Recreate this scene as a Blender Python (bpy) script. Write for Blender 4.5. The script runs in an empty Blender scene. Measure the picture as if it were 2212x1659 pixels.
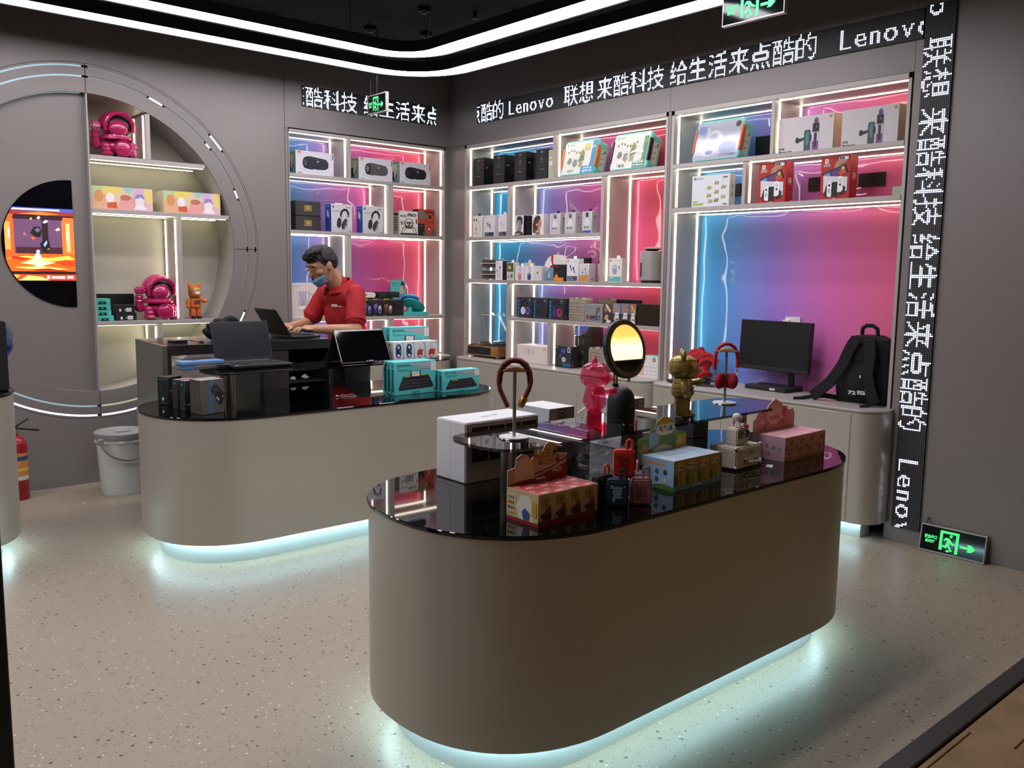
import bpy, bmesh, math, random
from mathutils import Vector, Matrix
random.seed(7)
PI = math.pi
S = bpy.context.scene
COL = S.collection

# ------------------------------------------------------------ camera, world, exposure
cd = bpy.data.cameras.new('camera'); cam = bpy.data.objects.new('camera', cd); COL.objects.link(cam)
S.camera = cam
yaw, pit, rol = 0.71988, -0.125366, 0.012588
fw = Vector((math.sin(yaw)*math.cos(pit), math.cos(yaw)*math.cos(pit), math.sin(pit)))
r0 = Vector((math.cos(yaw), -math.sin(yaw), 0)); u0 = r0.cross(fw)
rt = r0*math.cos(rol)+u0*math.sin(rol); up = u0*math.cos(rol)-r0*math.sin(rol)
m = Matrix.Identity(4)
for i in range(3):
    m[i][0] = rt[i]; m[i][1] = up[i]; m[i][2] = -fw[i]
m[0][3], m[1][3], m[2][3] = -4.8954, -6.4766, 1.5
cam.matrix_world = m
cd.sensor_fit = 'HORIZONTAL'; cd.sensor_width = 36; cd.lens = 1884.2/2212*36
cd.clip_start = .05; cd.clip_end = 60

W = bpy.data.worlds.new('world'); S.world = W; W.use_nodes = True
W.node_tree.nodes['Background'].inputs[0].default_value = (.80, .72, .66, 1)
W.node_tree.nodes['Background'].inputs[1].default_value = .07
S.view_settings.view_transform = 'Standard'; S.view_settings.look = 'None'
S.view_settings.gamma = 1; S.view_settings.use_curve_mapping = False
S.view_settings.exposure = 0.0
cy = S.cycles
cy.max_bounces = 7; cy.diffuse_bounces = 3; cy.glossy_bounces = 4; cy.transmission_bounces = 5; cy.transparent_max_bounces = 10
cy.sample_clamp_indirect = 4.0; cy.caustics_reflective = False; cy.caustics_refractive = False

LOOP_E, STRIP_E, TOE_E = 13.5, 9.0, 26.0        # brightness of ceiling loops, shelf strips, plinth strips

def mall_lamp(x, y, z, sx, sy, watt, col):
    l = bpy.data.lights.new('mall_ceiling_lamp', 'AREA'); l.shape = 'RECTANGLE'; l.size = sx; l.size_y = sy
    l.energy = watt; l.color = col
    o = bpy.data.objects.new('mall_ceiling_lamp', l); COL.objects.link(o); o.location = (x, y, z)
mall_lamp(-3.0, -8.5, 3.9, 3.0, 1.0, 11, (1, .82, .62))
mall_lamp(-7.0, -8.5, 3.9, 3.0, 1.0, 8, (1, .82, .62))

# ------------------------------------------------------------ materials
def lin(h):
    h = h.lstrip('#'); o = []
    for i in (0, 2, 4):
        v = int(h[i:i+2], 16)/255
        o.append(v/12.92 if v <= .04045 else ((v+.055)/1.055)**2.4)
    return tuple(o)+(1,)
_mc = {}
def mat(h, rough=.5, metal=0, emit=0, coat=0, name=None, sheen=0):
    k = (h, rough, metal, emit, coat, name)
    if k in _mc: return _mc[k]
    mt = bpy.data.materials.new(name or 'm_'+h.strip('#')); mt.use_nodes = True
    b = mt.node_tree.nodes['Principled BSDF']; c = lin(h)
    b.inputs['Base Color'].default_value = c; b.inputs['Roughness'].default_value = rough
    b.inputs['Metallic'].default_value = metal
    if coat: b.inputs['Coat Weight'].default_value = coat; b.inputs['Coat Roughness'].default_value = .05
    if emit: b.inputs['Emission Color'].default_value = c; b.inputs['Emission Strength'].default_value = emit
    _mc[k] = mt; return mt
class NT:
    def __init__(s, mt): s.t = mt.node_tree; s.b = s.t.nodes['Principled BSDF']
    def n(s, typ, **kw):
        x = s.t.nodes.new(typ)
        for k, v in kw.items():
            if k[0] == 'i' and k[1:].isdigit(): x.inputs[int(k[1:])].default_value = v
            else: setattr(x, k, v)
        return x
    def l(s, a, b): s.t.links.new(a, b)
    def math(s, op, a, b=None):
        x = s.n('ShaderNodeMath', operation=op)
        for i, v in enumerate((a, b)):
            if v is None: continue
            if isinstance(v, (int, float)): x.inputs[i].default_value = v
            else: s.l(v, x.inputs[i])
        return x.outputs[0]
    def ramp(s, fac, stops, interp='LINEAR'):
        r = s.n('ShaderNodeValToRGB'); r.color_ramp.interpolation = interp; e = r.color_ramp.elements
        while len(e) < len(stops): e.new(.5)
        for q, (p, c) in zip(e, stops): q.position = p; q.color = lin(c) if isinstance(c, str) else c
        s.l(fac, r.inputs[0]); return r.outputs[0]
def fresh(name, h='#808080', rough=.5, metal=0):
    mt = mat(h, rough, metal, name=name); return mt, NT(mt)

# satin champagne metal sheet of walls and counters
def satin(name, h, metal, rough):
    mt, N = fresh(name, h, rough, metal)
    g = N.n('ShaderNodeNewGeometry'); no = N.n('ShaderNodeTexNoise'); no.inputs['Scale'].default_value = 700
    N.l(g.outputs['Position'], no.inputs['Vector'])
    bp = N.n('ShaderNodeBump'); bp.inputs['Strength'].default_value = .03; bp.inputs['Distance'].default_value = .002
    N.l(no.outputs['Fac'], bp.inputs['Height']); N.l(bp.outputs[0], N.b.inputs['Normal'])
    return mt
WALL = satin('wall_metal', '#88827e', .25, .42)
BODY = satin('counter_metal', '#b8b2a5', .32, .36)
SHELF = satin('shelf_metal', '#b4aea8', .25, .45)
DESK = satin('desk_metal', '#8f8f82', .75, .28)
NICHE = mat('#c9c4b4', .55, name='niche_paint')
CEIL = mat('#1d1d22', .8, name='ceiling_black')
BLK = mat('#0b0b0c', .45, name='black_plastic'); BLKM = mat('#141416', .6, name='black_matte')
FAB = mat('#131315', .95, name='black_fabric')
WHT = mat('#e6e4e2', .5, name='white_card'); CHROME = mat('#d8d8d8', .18, 1, name='chrome')
STEEL = mat('#8f8b84', .3, 1, name='brushed_steel'); GOLD = mat('#c9a24e', .3, 1, name='brass')
BGLASS = mat('#050506', .03, coat=.0, name='black_glass'); BGLASS.node_tree.nodes['Principled BSDF'].inputs['IOR'].default_value = 1.55
LOOP = mat('#fbf6ff', .5, emit=LOOP_E, name='loop_diffuser')
STRIP = mat('#fff6e2', .5, emit=STRIP_E, name='shelf_led'); STRIPC = mat('#fff9d8', .5, emit=STRIP_E*.75, name='niche_led')
TOE = mat('#c4f2ff', .5, emit=TOE_E, name='plinth_led')
SLOT_HI = mat('#e8f4ff', .5, emit=1.6, name='slot_bright'); SLOT_MID = mat('#a9c6d2', .4, emit=.45, name='slot_pale')
SLOT_LO = mat('#8f928e', .25, name='slot_unlit'); SLOT_WARM = mat('#d2cfa8', .4, emit=.5, name='slot_warm')

def clear_mat(name, tint, f0=.05, rough=.03):
    """thin clear sheet: the same share is mirrored on either side, the rest passes tinted"""
    mt = bpy.data.materials.new(name); mt.use_nodes = True; t = mt.node_tree; t.nodes.clear()
    o = t.nodes.new('ShaderNodeOutputMaterial'); o.name = 'Material Output'; mx = t.nodes.new('ShaderNodeMixShader'); lw = t.nodes.new('ShaderNodeLayerWeight'); lw.inputs[0].default_value = .5
    pw = t.nodes.new('ShaderNodeMath'); pw.operation = 'POWER'; pw.inputs[1].default_value = 5; ma = t.nodes.new('ShaderNodeMath'); ma.operation = 'MULTIPLY_ADD'; ma.inputs[1].default_value = 1-f0; ma.inputs[2].default_value = f0
    t.links.new(lw.outputs['Facing'], pw.inputs[0]); t.links.new(pw.outputs[0], ma.inputs[0])
    tr = t.nodes.new('ShaderNodeBsdfTransparent'); tr.inputs[0].default_value = lin(tint); g = t.nodes.new('ShaderNodeBsdfGlossy'); g.inputs['Roughness'].default_value = rough
    t.links.new(ma.outputs[0], mx.inputs[0]); t.links.new(tr.outputs[0], mx.inputs[1]); t.links.new(g.outputs[0], mx.inputs[2])
    t.links.new(mx.outputs[0], o.inputs[0]); return mt
TINT = clear_mat('tinted_glass', '#9a9c9e', .06, .01); CLEAR = clear_mat('clear_plastic', '#fbfdfc', .04, .06)
FILM = clear_mat('clear_film', '#fcfcfc', .05, .12)
PINKJ = clear_mat('pink_clear_plastic', '#ffb0cc', .05, .08); BLUEG = clear_mat('blue_clear_plastic', '#bcd4f8', .05, .05)

t_ = PINKJ.node_tree; mx = t_.nodes.new('ShaderNodeMixShader'); mx.inputs[0].default_value = .22; df = t_.nodes.new('ShaderNodeBsdfPrincipled')
df.inputs['Base Color'].default_value = lin('#f0407c'); df.inputs['Roughness'].default_value = .15
ou = t_.nodes['Material Output']; src = ou.inputs[0].links[0].from_socket; t_.links.new(src, mx.inputs[1]); t_.links.new(df.outputs[0], mx.inputs[2]); t_.links.new(mx.outputs[0], ou.inputs[0])
# terrazzo
TERR, N = fresh('terrazzo', '#8f887e', .38)
g = N.n('ShaderNodeNewGeometry'); 
def chips(scale, lo, hi):
    v = N.n('ShaderNodeTexVoronoi'); v.inputs['Scale'].default_value = scale; N.l(g.outputs['Position'], v.inputs['Vector'])
    sp = N.n('ShaderNodeSeparateColor'); N.l(v.outputs['Color'], sp.inputs[0])
    near = N.math('LESS_THAN', v.outputs['Distance'], lo)
    return near, sp.outputs[0], sp.outputs[1]
mixc = None
base = N.n('ShaderNodeTexNoise'); base.inputs['Scale'].default_value = 260; N.l(g.outputs['Position'], base.inputs['Vector'])
cur = N.ramp(base.outputs['Fac'], [(.3, '#968978'), (.7, '#a89b88')])
for sc, near, prob, colr in ((40, .24, .14, '#4a4642'), (55, .22, .10, '#d4cfc3'), (95, .30, .20, '#6f6961'), (70, .24, .10, '#b7a58a')):
    nr, a, b = chips(sc, near, 0)
    sel = N.math('MULTIPLY', nr, N.math('LESS_THAN', a, prob))
    mx = N.n('ShaderNodeMix', data_type='RGBA'); N.l(sel, mx.inputs[0]); N.l(cur, mx.inputs[6]); mx.inputs[7].default_value = lin(colr)
    cur = mx.outputs[2]
N.l(cur, N.b.inputs['Base Color'])

# gradient acrylic behind the shelves, hung slightly wavy
def acrylic(name, axis, a, b, stops):
    mt, N = fresh(name, '#cc5599', .45)
    g = N.n('ShaderNodeNewGeometry'); sp = N.n('ShaderNodeSeparateXYZ'); N.l(g.outputs['Position'], sp.inputs[0])
    t = N.math('DIVIDE', N.math('SUBTRACT', sp.outputs[axis], a), b-a)
    N.l(N.ramp(t, stops), N.b.inputs['Base Color'])
    no = N.n('ShaderNodeTexNoise'); no.inputs['Scale'].default_value = 3.2; no.inputs['Detail'].default_value = 1.0
    N.l(g.outputs['Position'], no.inputs['Vector'])
    bp = N.n('ShaderNodeBump'); bp.inputs['Strength'].default_value = .35; bp.inputs['Distance'].default_value = .06
    N.l(no.outputs['Fac'], bp.inputs['Height']); N.l(bp.outputs[0], N.b.inputs['Coat Normal'])
    N.b.inputs['Coat Weight'].default_value = 1; N.b.inputs['Coat Roughness'].default_value = .015
    N.b.inputs['Specular IOR Level'].default_value = .1
    return mt
ACR_A = acrylic('acrylic_left', 0, -1.6, -.06, [(0, '#2a9cdc'), (.22, '#7c90e0'), (.42, '#bd74c8'), (.68, '#e45a9c'), (1, '#f0607c')])
ACR_B = acrylic('acrylic_right', 1, -.25, -2.48, [(0, '#2098d8'), (.16, '#3c9ee0'), (.36, '#9a80d4'), (.6, '#d65fa8'), (.85, '#ea5572'), (1, '#e45a6c')])
ACR_C = acrylic('acrylic_desk', 1, -2.56, -4.16, [(0, '#44a8e4'), (.16, '#609ce4'), (.38, '#9c80d8'), (.62, '#dc74bc'), (.85, '#ea709c'), (1, '#ea6c94')])
# LED panel face with unlit lamps
LEDP, N = fresh('led_face', '#08080a', .55)
tc = N.n('ShaderNodeTexCoord'); sp = N.n('ShaderNodeSeparateXYZ'); N.l(tc.outputs['Object'], sp.inputs[0])
fx = N.math('SUBTRACT', N.math('FRACT', N.math('MULTIPLY', sp.outputs[0], 100)), .5)
fz = N.math('SUBTRACT', N.math('FRACT', N.math('MULTIPLY', sp.outputs[2], 100)), .5)
rr = N.math('ADD', N.math('MULTIPLY', fx, fx), N.math('MULTIPLY', fz, fz))
N.l(N.ramp(N.math('LESS_THAN', rr, .05), [(0, '#08080a'), (1, '#8d8d92')]), N.b.inputs['Base Color'])
LEDON = mat('#d9e4ff', .5, emit=4.0, name='led_lit')
def wood(name, a, b):
    mt, N = fresh(name, a, .45)
    tc = N.n('ShaderNodeTexCoord'); mp = N.n('ShaderNodeMapping'); mp.inputs['Scale'].default_value = (6, 60, 6); N.l(tc.outputs['Object'], mp.inputs[0])
    no = N.n('ShaderNodeTexNoise'); no.inputs['Scale'].default_value = 2; N.l(mp.outputs[0], no.inputs['Vector'])
    N.l(N.ramp(no.outputs['Fac'], [(.35, a), (.65, b)]), N.b.inputs['Base Color']); return mt
WOOD = wood('walnut', '#7a4d22', '#a87a3c'); WOODL = wood('light_wood', '#c89a66', '#dab384')
# ------------------------------------------------------------ mesh helpers
class MB:
    def __init__(s): s.v = []; s.f = []; s.mi = []; s.m = []
    def k(s, mt):
        if mt not in s.m: s.m.append(mt)
        return s.m.index(mt)
    def add(s, vs, fs, mt):
        o = len(s.v); s.v += [tuple(v) for v in vs]; i = s.k(mt)
        for f in fs: s.f.append([o+q for q in f]); s.mi.append(i)
        return s
    def box(s, x0, x1, y0, y1, z0, z1, mt, M=None):
        vs = [(x, y, z) for z in (z0, z1) for y in (y0, y1) for x in (x0, x1)]
        if M: vs = [M @ Vector(v) for v in vs]
        return s.add(vs, [(0, 2, 3, 1), (4, 5, 7, 6), (0, 1, 5, 4), (2, 6, 7, 3), (0, 4, 6, 2), (1, 3, 7, 5)], mt)
    def prism(s, p, a, b, mt, ax='z', M=None):
        n = len(p); T = {'z': lambda q, h: (q[0], q[1], h), 'y': lambda q, h: (q[0], h, q[1]), 'x': lambda q, h: (h, q[0], q[1])}[ax]
        vs = [T(q, a) for q in p]+[T(q, b) for q in p]
        if M: vs = [M @ Vector(v) for v in vs]
        return s.add(vs, [list(range(n))[::-1], list(range(n, 2*n))]+[(i, (i+1) % n, n+(i+1) % n, n+i) for i in range(n)], mt)
    def lathe(s, pr, mt, c=(0, 0, 0), n=24, M=None, a0=0, a1=2*PI):
        full = abs(a1-a0-2*PI) < 1e-6; k = n if full else n+1; vs = []; fs = []
        for (r, z) in pr:
            for i in range(k):
                a = a0+(a1-a0)*i/n; vs.append(Vector((r*math.cos(a), r*math.sin(a), z)))
        if M: vs = [M @ v for v in vs]
        vs = [v+Vector(c) for v in vs]
        for j in range(len(pr)-1):
            for i in range(n):
                i2 = (i+1) % k; fs.append((j*k+i, j*k+i2, (j+1)*k+i2, (j+1)*k+i))
        if full:
            if pr[0][0] > 1e-6: fs.append(list(range(k))[::-1])
            if pr[-1][0] > 1e-6: fs.append([(len(pr)-1)*k+i for i in range(k)])
        return s.add(vs, fs, mt)
    def ell(s, c, r, mt, n=20, h=12, M=None, t0=-PI/2, t1=PI/2):
        pr = [(max(1e-7, math.cos(t0+(t1-t0)*j/h)), math.sin(t0+(t1-t0)*j/h)) for j in range(h+1)]
        Q = Matrix.Diagonal((*r, 1)); Q = (M @ Q) if M else Q
        return s.lathe(pr, mt, c, n, Q)
    def tube(s, pts, r, mt, n=8, closed=False):
        P = [Vector(p) for p in pts]; k = len(P); R = r if isinstance(r, (list, tuple)) else [r]*k; vs = []; fs = []; prev = None
        for i, p in enumerate(P):
            if closed: t = P[(i+1) % k]-P[i-1]
            else: t = P[min(i+1, k-1)]-P[max(i-1, 0)]
            t = t.normalized()
            a = prev if prev else (Vector((0, 0, 1)) if abs(t.z) < .9 else Vector((1, 0, 0)))
            a = (a-t*a.dot(t)).normalized(); prev = a; b = t.cross(a)
            for j in range(n):
                q = 2*PI*j/n; vs.append(p+(a*math.cos(q)+b*math.sin(q))*R[i])
        for i in range(k if closed else k-1):
            for j in range(n):
                i2 = (i+1) % k; fs.append((i*n+j, i*n+(j+1) % n, i2*n+(j+1) % n, i2*n+j))
        if not closed: fs += [list(range(n))[::-1], [(k-1)*n+j for j in range(n)]]
        return s.add(vs, fs, mt)
    def capsule(s, p0, p1, r0, r1, mt, n=14):
        p0 = Vector(p0); p1 = Vector(p1); d = p1-p0; L = d.length; q = d.to_track_quat('Z', 'Y').to_matrix().to_4x4()
        pr = [(max(1e-6, r0*math.cos(t)), r0*math.sin(t)) for t in [-PI/2+PI/2*i/5 for i in range(6)]]
        pr += [(max(1e-6, r1*math.cos(t)), L+r1*math.sin(t)) for t in [PI/2*i/5 for i in range(6)]]
        return s.lathe(pr, mt, p0, n, q)
    def mesh(s, name, bev=0, smooth=True, seg=1):
        me = bpy.data.meshes.new(name); me.from_pydata(s.v, [], s.f)
        for mt in s.m: me.materials.append(mt)
        me.polygons.foreach_set('material_index', s.mi)
        bm = bmesh.new(); bm.from_mesh(me); bmesh.ops.remove_doubles(bm, verts=bm.verts, dist=1e-5) if smooth else None
        bmesh.ops.recalc_face_normals(bm, faces=bm.faces) if smooth else None
        if bev:
            es = [e for e in bm.edges if len(e.link_faces) == 2 and e.calc_face_angle(0) > .6]
            bmesh.ops.bevel(bm, geom=es, offset=bev, segments=seg, affect='EDGES', clamp_overlap=True)
        bm.to_mesh(me); bm.free()
        if smooth:
            me.shade_smooth(); me.set_sharp_from_angle(angle=.62)
        return me
    def build(s, name, parent=None, bev=0, smooth=True, seg=1, label=None):
        return put(name, s.mesh(name, bev, smooth, seg), parent, label)
def put(name, me, parent=None, label=None):
    o = bpy.data.objects.new(name, me); COL.objects.link(o)
    if parent: o.parent = parent
    if label: o['label'] = label
    return o
def tag(o, label, cat, group=None, kind=None):
    o['label'] = label; o['category'] = cat
    if group: o['group'] = group
    if kind: o['kind'] = kind
    return o
def thing(name, label, cat, loc=(0, 0, 0), rz=0, group=None):
    o = bpy.data.objects.new(name, None); COL.objects.link(o); o.location = loc; o.rotation_euler = (0, 0, rz)
    o.empty_display_size = .05
    return tag(o, label, cat, group)
def struct(o): o['kind'] = 'structure'; return o
def sroot(name):
    o = bpy.data.objects.new(name, None); COL.objects.link(o); return struct(o)
def RX(a): return Matrix.Rotation(a, 4, 'X')
def RY(a): return Matrix.Rotation(a, 4, 'Y')
def RZ(a): return Matrix.Rotation(a, 4, 'Z')
def TR(*p): return Matrix.Translation(p)
def arc(cx, cy_, rx, ry, a0, a1, n): return [(cx+rx*math.cos(a0+(a1-a0)*i/n), cy_+ry*math.sin(a0+(a1-a0)*i/n)) for i in range(n+1)]
def rrect(x0, x1, y0, y1, r, n=5):
    return arc(x1-r, y0+r, r, r, -PI/2, 0, n)+arc(x1-r, y1-r, r, r, 0, PI/2, n)+arc(x0+r, y1-r, r, r, PI/2, PI, n)+arc(x0+r, y0+r, r, r, PI, 1.5*PI, n)
def remesh(mb, name, vox, it=4, mt=None, fac=.5):
    me = mb.mesh('tmp'); o = bpy.data.objects.new('tmp', me); COL.objects.link(o)
    md = o.modifiers.new('r', 'REMESH'); md.mode = 'VOXEL'; md.voxel_size = vox; md.use_smooth_shade = True
    if it: sm = o.modifiers.new('s', 'SMOOTH'); sm.iterations = it; sm.factor = fac
    dg = bpy.context.evaluated_depsgraph_get(); out = bpy.data.meshes.new_from_object(o.evaluated_get(dg))
    bpy.data.objects.remove(o); out.name = name
    if mt: out.materials.clear(); out.materials.append(mt)
    return out
def displace(me, fn):
    ns = [v.normal.copy() for v in me.vertices]
    for v, n in zip(me.vertices, ns): v.co = v.co+n*fn(v.co)
# text to triangles
_tc = {}
def tris(txt, bold=0):
    k = (txt, bold)
    if k not in _tc:
        cu = bpy.data.curves.new('t', 'FONT'); cu.body = txt; cu.size = 1; cu.resolution_u = 2; cu.offset = bold
        o = bpy.data.objects.new('t', cu); me = o.to_mesh(); me.calc_loop_triangles()
        P = [(v.co.x, v.co.y) for v in me.vertices]; T = [tuple(t.vertices) for t in me.loop_triangles]
        o.to_mesh_clear(); bpy.data.objects.remove(o); bpy.data.curves.remove(cu)
        if P:
            x0 = min(p[0] for p in P); x1 = max(p[0] for p in P); P = [(p[0]-x0, p[1]) for p in P]
        else: x0 = x1 = 0
        _tc[k] = (P, T, x1-x0)
    return _tc[k]
def pm(h, glow=0): return mat(h, .55, emit=glow, name='print_'+h.strip('#')+('_lit' if glow else ''))
def paint(parent, fr, items, name='printed_front', glow=0, rel=None, lift=.0005):
    """flat print on a face. fr = origin, u edge, v edge, normal; items use face fractions"""
    O, U, V, Nn = [Vector(q) for q in fr]; Nn = Nn.normalized(); mb = MB(); asp = V.length/max(1e-6, U.length)
    for i, it in enumerate(items):
        z = Nn*(lift+.00012*i); F = lambda p: O+U*p[0]+V*p[1]+z; t, c = it[0], pm(it[1], glow); a = it[2:]
        if t == 'r': mb.add([F((a[0], a[1])), F((a[2], a[1])), F((a[2], a[3])), F((a[0], a[3]))], [(0, 1, 2, 3)], c)
        elif t == 'e':
            n = 20; mb.add([F((a[0]+a[2]*math.cos(2*PI*j/n), a[1]+a[3]*math.sin(2*PI*j/n))) for j in range(n)], [tuple(range(n))], c)
        elif t == 'p': mb.add([F(p) for p in a[0]], [tuple(range(len(a[0])))], c)
        elif t == 'l':
            w, pts = a[0], a[1]; q = [Vector((p[0], p[1]*asp)) for p in pts]
            for j in range(len(q)-1):
                d = (q[j+1]-q[j]); L = d.length
                if L < 1e-6: continue
                e = Vector((-d.y, d.x))/L*w/2; d = d/L*w*.3
                mb.add([F((p.x, p.y/asp)) for p in (q[j]-e-d, q[j+1]-e+d, q[j+1]+e+d, q[j]+e-d)], [(0, 1, 2, 3)], c)
        elif t == 't':
            txt, u_, v_, h = a[:4]; al = a[4] if len(a) > 4 else 'l'; q = a[5:7]; rot = a[7] if len(a) > 7 else 0
            bold = min(q) if q else 0; w = max(q) if len(q) > 1 else None      # (stroke weight, width) in either order
            P, T, wd = tris(txt, bold)
            if not P: continue
            sy = h*V.length; sx = sy if not w else w*(U.length if not rot else V.length)/wd
            off = {'l': 0, 'c': -wd*sx/2, 'r': -wd*sx}[al]; ca, sa = math.cos(rot), math.sin(rot); vs = []
            for p in P:
                x = p[0]*sx+off; y = p[1]*sy; x, y = x*ca-y*sa, x*sa+y*ca
                vs.append(F((u_+x/U.length, v_+y/V.length)))
            mb.add(vs, T, c)
    return mb.build(name, parent, smooth=False)
def frames(w, d, h):
    return {'F': ((-w/2, -d/2, 0), (w, 0, 0), (0, 0, h), (0, -1, 0)), 'L': ((-w/2, d/2, 0), (0, -d, 0), (0, 0, h), (-1, 0, 0)),
            'R': ((w/2, -d/2, 0), (0, d, 0), (0, 0, h), (1, 0, 0)), 'T': ((-w/2, -d/2, h), (w, 0, 0), (0, d, 0), (0, 0, 1))}
PN = {'F': 'printed_front', 'L': 'printed_side', 'R': 'printed_side', 'T': 'printed_top'}
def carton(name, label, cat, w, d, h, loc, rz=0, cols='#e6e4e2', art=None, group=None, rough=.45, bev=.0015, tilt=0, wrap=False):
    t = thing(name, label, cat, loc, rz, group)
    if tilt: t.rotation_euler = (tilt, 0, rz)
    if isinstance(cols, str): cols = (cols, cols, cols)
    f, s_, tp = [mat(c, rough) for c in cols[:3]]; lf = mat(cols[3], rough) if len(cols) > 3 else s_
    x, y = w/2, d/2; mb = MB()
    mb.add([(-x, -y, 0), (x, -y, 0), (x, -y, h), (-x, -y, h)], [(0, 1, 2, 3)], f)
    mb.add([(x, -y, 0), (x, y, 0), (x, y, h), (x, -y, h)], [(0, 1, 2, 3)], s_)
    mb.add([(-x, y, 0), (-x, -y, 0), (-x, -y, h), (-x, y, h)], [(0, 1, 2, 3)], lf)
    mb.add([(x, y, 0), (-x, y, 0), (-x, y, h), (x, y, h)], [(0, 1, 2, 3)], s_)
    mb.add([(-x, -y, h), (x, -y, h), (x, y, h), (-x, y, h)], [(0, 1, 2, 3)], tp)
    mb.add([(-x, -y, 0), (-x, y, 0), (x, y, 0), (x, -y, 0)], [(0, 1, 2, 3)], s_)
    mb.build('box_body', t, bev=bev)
    fr = frames(w, d, h)
    for k, items in (art or {}).items(): paint(t, fr[k], items, PN[k])
    if wrap:
        q = .003; MB().box(-x-q, x+q, -y-q, y+q, .0005, h+q, FILM).build('clear_wrap', t, bev=.004)
    return t
def cA(name, label, cat, x0, x1, z, h, d, art=None, cols='#e6e4e2', front=.03, **k):
    return carton(name, label, cat, x1-x0, d, h, ((x0+x1)/2, front+d/2, z), 0, cols, art, **k)
def cB(name, label, cat, y0, y1, z, h, d, art=None, cols='#e6e4e2', front=.03, **k):
    return carton(name, label, cat, y0-y1, d, h, (front+d/2, (y0+y1)/2, z), -PI/2, cols, art, **k)
def dup(o, parent=None):
    c = o.copy(); COL.objects.link(c)
    if parent: c.parent = parent
    for ch in list(o.children): dup(ch, c)
    return c
# ============================================================ the setting
struct(MB().box(-8.5, .5, -5.33, .6, -.06, 0, TERR).build('floor', smooth=False))
struct(MB().box(-8.5, 2.5, -5.40, -5.33, -.06, .004, mat('#4c4644', .35, .6, name='threshold_metal')).build('trim_1', bev=.003))
mf = sroot('floor_mall')
TILE = []
for i, h in enumerate(('#a98d68', '#a3875f', '#b0946f')):
    mt, N = fresh('mall_tile_%d' % i, h, .3)
    g = N.n('ShaderNodeNewGeometry'); no = N.n('ShaderNodeTexNoise'); no.inputs['Scale'].default_value = 5; no.inputs['Detail'].default_value = 6
    N.l(g.outputs['Position'], no.inputs['Vector']); N.l(N.ramp(no.outputs['Fac'], [(.3, h), (.75, '#8a6d4c')]), N.b.inputs['Base Color']); TILE.append(mt)
struct(MB().box(-8.5, 2.5, -9.5, -5.40, -.08, -.016, mat('#5c4a36', .9, name='grout')).build('bed', mf, smooth=False))
tm = {}
for cx_ in range(-8, 6):
    x0 = -1.905+cx_*.522; off = -5.426 if cx_ == -1 else (-5.56 if cx_ == 0 else -5.40-random.uniform(.05, .5))
    ys = [off-.522*j for j in range(0, 6)]; edges = [-5.402]+ys
    for a, b in zip(edges, edges[1:]):
        if a-b < .02: continue
        MB().box(x0+.003, x0+.519, b+.003, a-.003, -.03, -.006+random.uniform(-.001, .001), random.choice(TILE)).build('tile', mf, bev=.002, smooth=False)

HT = 3.34
CX, CZ, RI, RG = -3.07, 1.663, 1.014, 1.204
def holed(name, x0, x1, z0, z1, R, side, parent, y=0, th=.012):
    """sheet panel x0..x1, z0..z1 minus a disc of radius R centred on (CX,CZ); side +1 keeps x>CX, -1 x<CX"""
    a0, a1 = -PI/2, PI/2
    def hit(a):
        dx, dz = side*math.cos(a), math.sin(a); t = []
        if dx > 1e-9: t.append((x1-CX)/dx)
        if dx < -1e-9: t.append((x0-CX)/dx)
        if dz > 1e-9: t.append((z1-CZ)/dz)
        if dz < -1e-9: t.append((z0-CZ)/dz)
        return min(q for q in t if q >= 0)
    A = [a0+(a1-a0)*i/64 for i in range(65)]
    xo = x1 if side > 0 else x0
    A += [math.atan2(zz-CZ, abs(xo-CX)) for zz in (z0, z1)]
    A = sorted(q for q in A if CZ+R*math.sin(q) >= z0-2e-3 and CZ+R*math.sin(q) <= z1+2e-3 and a0 <= q <= a1)
    mb = MB(); vs = []; fs = []
    for a in A:
        t = max(hit(a), R+.0001); c_, s_ = side*math.cos(a), math.sin(a)
        for yy in (y, y+th):
            vs += [(CX+R*c_, yy, CZ+R*s_), (CX+t*c_, yy, CZ+t*s_)]
    for i in range(len(A)-1):
        o = 4*i; fs += [(o, o+1, o+5, o+4), (o+2, o+6, o+7, o+3), (o, o+4, o+6, o+2), (o+1, o+3, o+7, o+5)]
    mb.add(vs, fs, WALL); return mb.build(name, parent, smooth=False)
def ringseg(R0, R1, a0, a1, y0, y1, mt, mb=None, n=40):
    mb = mb or MB(); vs = []; fs = []
    for i in range(n+1):
        a = a0+(a1-a0)*i/n
        for R in (R0, R1):
            for y in (y0, y1): vs.append((CX+R*math.cos(a), y, CZ+R*math.sin(a)))
    for i in range(n):
        o = 4*i; fs += [(o, o+2, o+6, o+4), (o+1, o+5, o+7, o+3), (o, o+4, o+5, o+1), (o+2, o+3, o+7, o+6)]
    fs += [(0, 1, 3, 2), (4*n, 4*n+2, 4*n+3, 4*n+1)]
    return mb.add(vs, fs, mt)
wl = sroot('wall_left')
struct(MB().box(-8.5, .62, .36, .46, 0, HT, mat('#3a3836', .8, name='wall_core')).build('wall_core', wl, smooth=False))
G = .002
holed('panel', -6.2, CX-G, 0, HT, RG+.003, -1, wl)
holed('panel', CX+G, -1.62-G, CZ+G, HT, RG+.003, 1, wl)
holed('panel', CX+G, -1.62-G, 0, CZ-G, RG+.003, 1, wl)
MB().box(-8.5, -6.2-2*G, 0, .012, 0, HT, WALL).build('panel', wl, smooth=False)
MB().box(-1.62+G, .012, 0, .012, 2.615, HT, WALL).build('panel', wl, smooth=False)
MB().box(-.05, .012, 0, .012, 0, 2.615-G, WALL).build('panel', wl, smooth=False)
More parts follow.
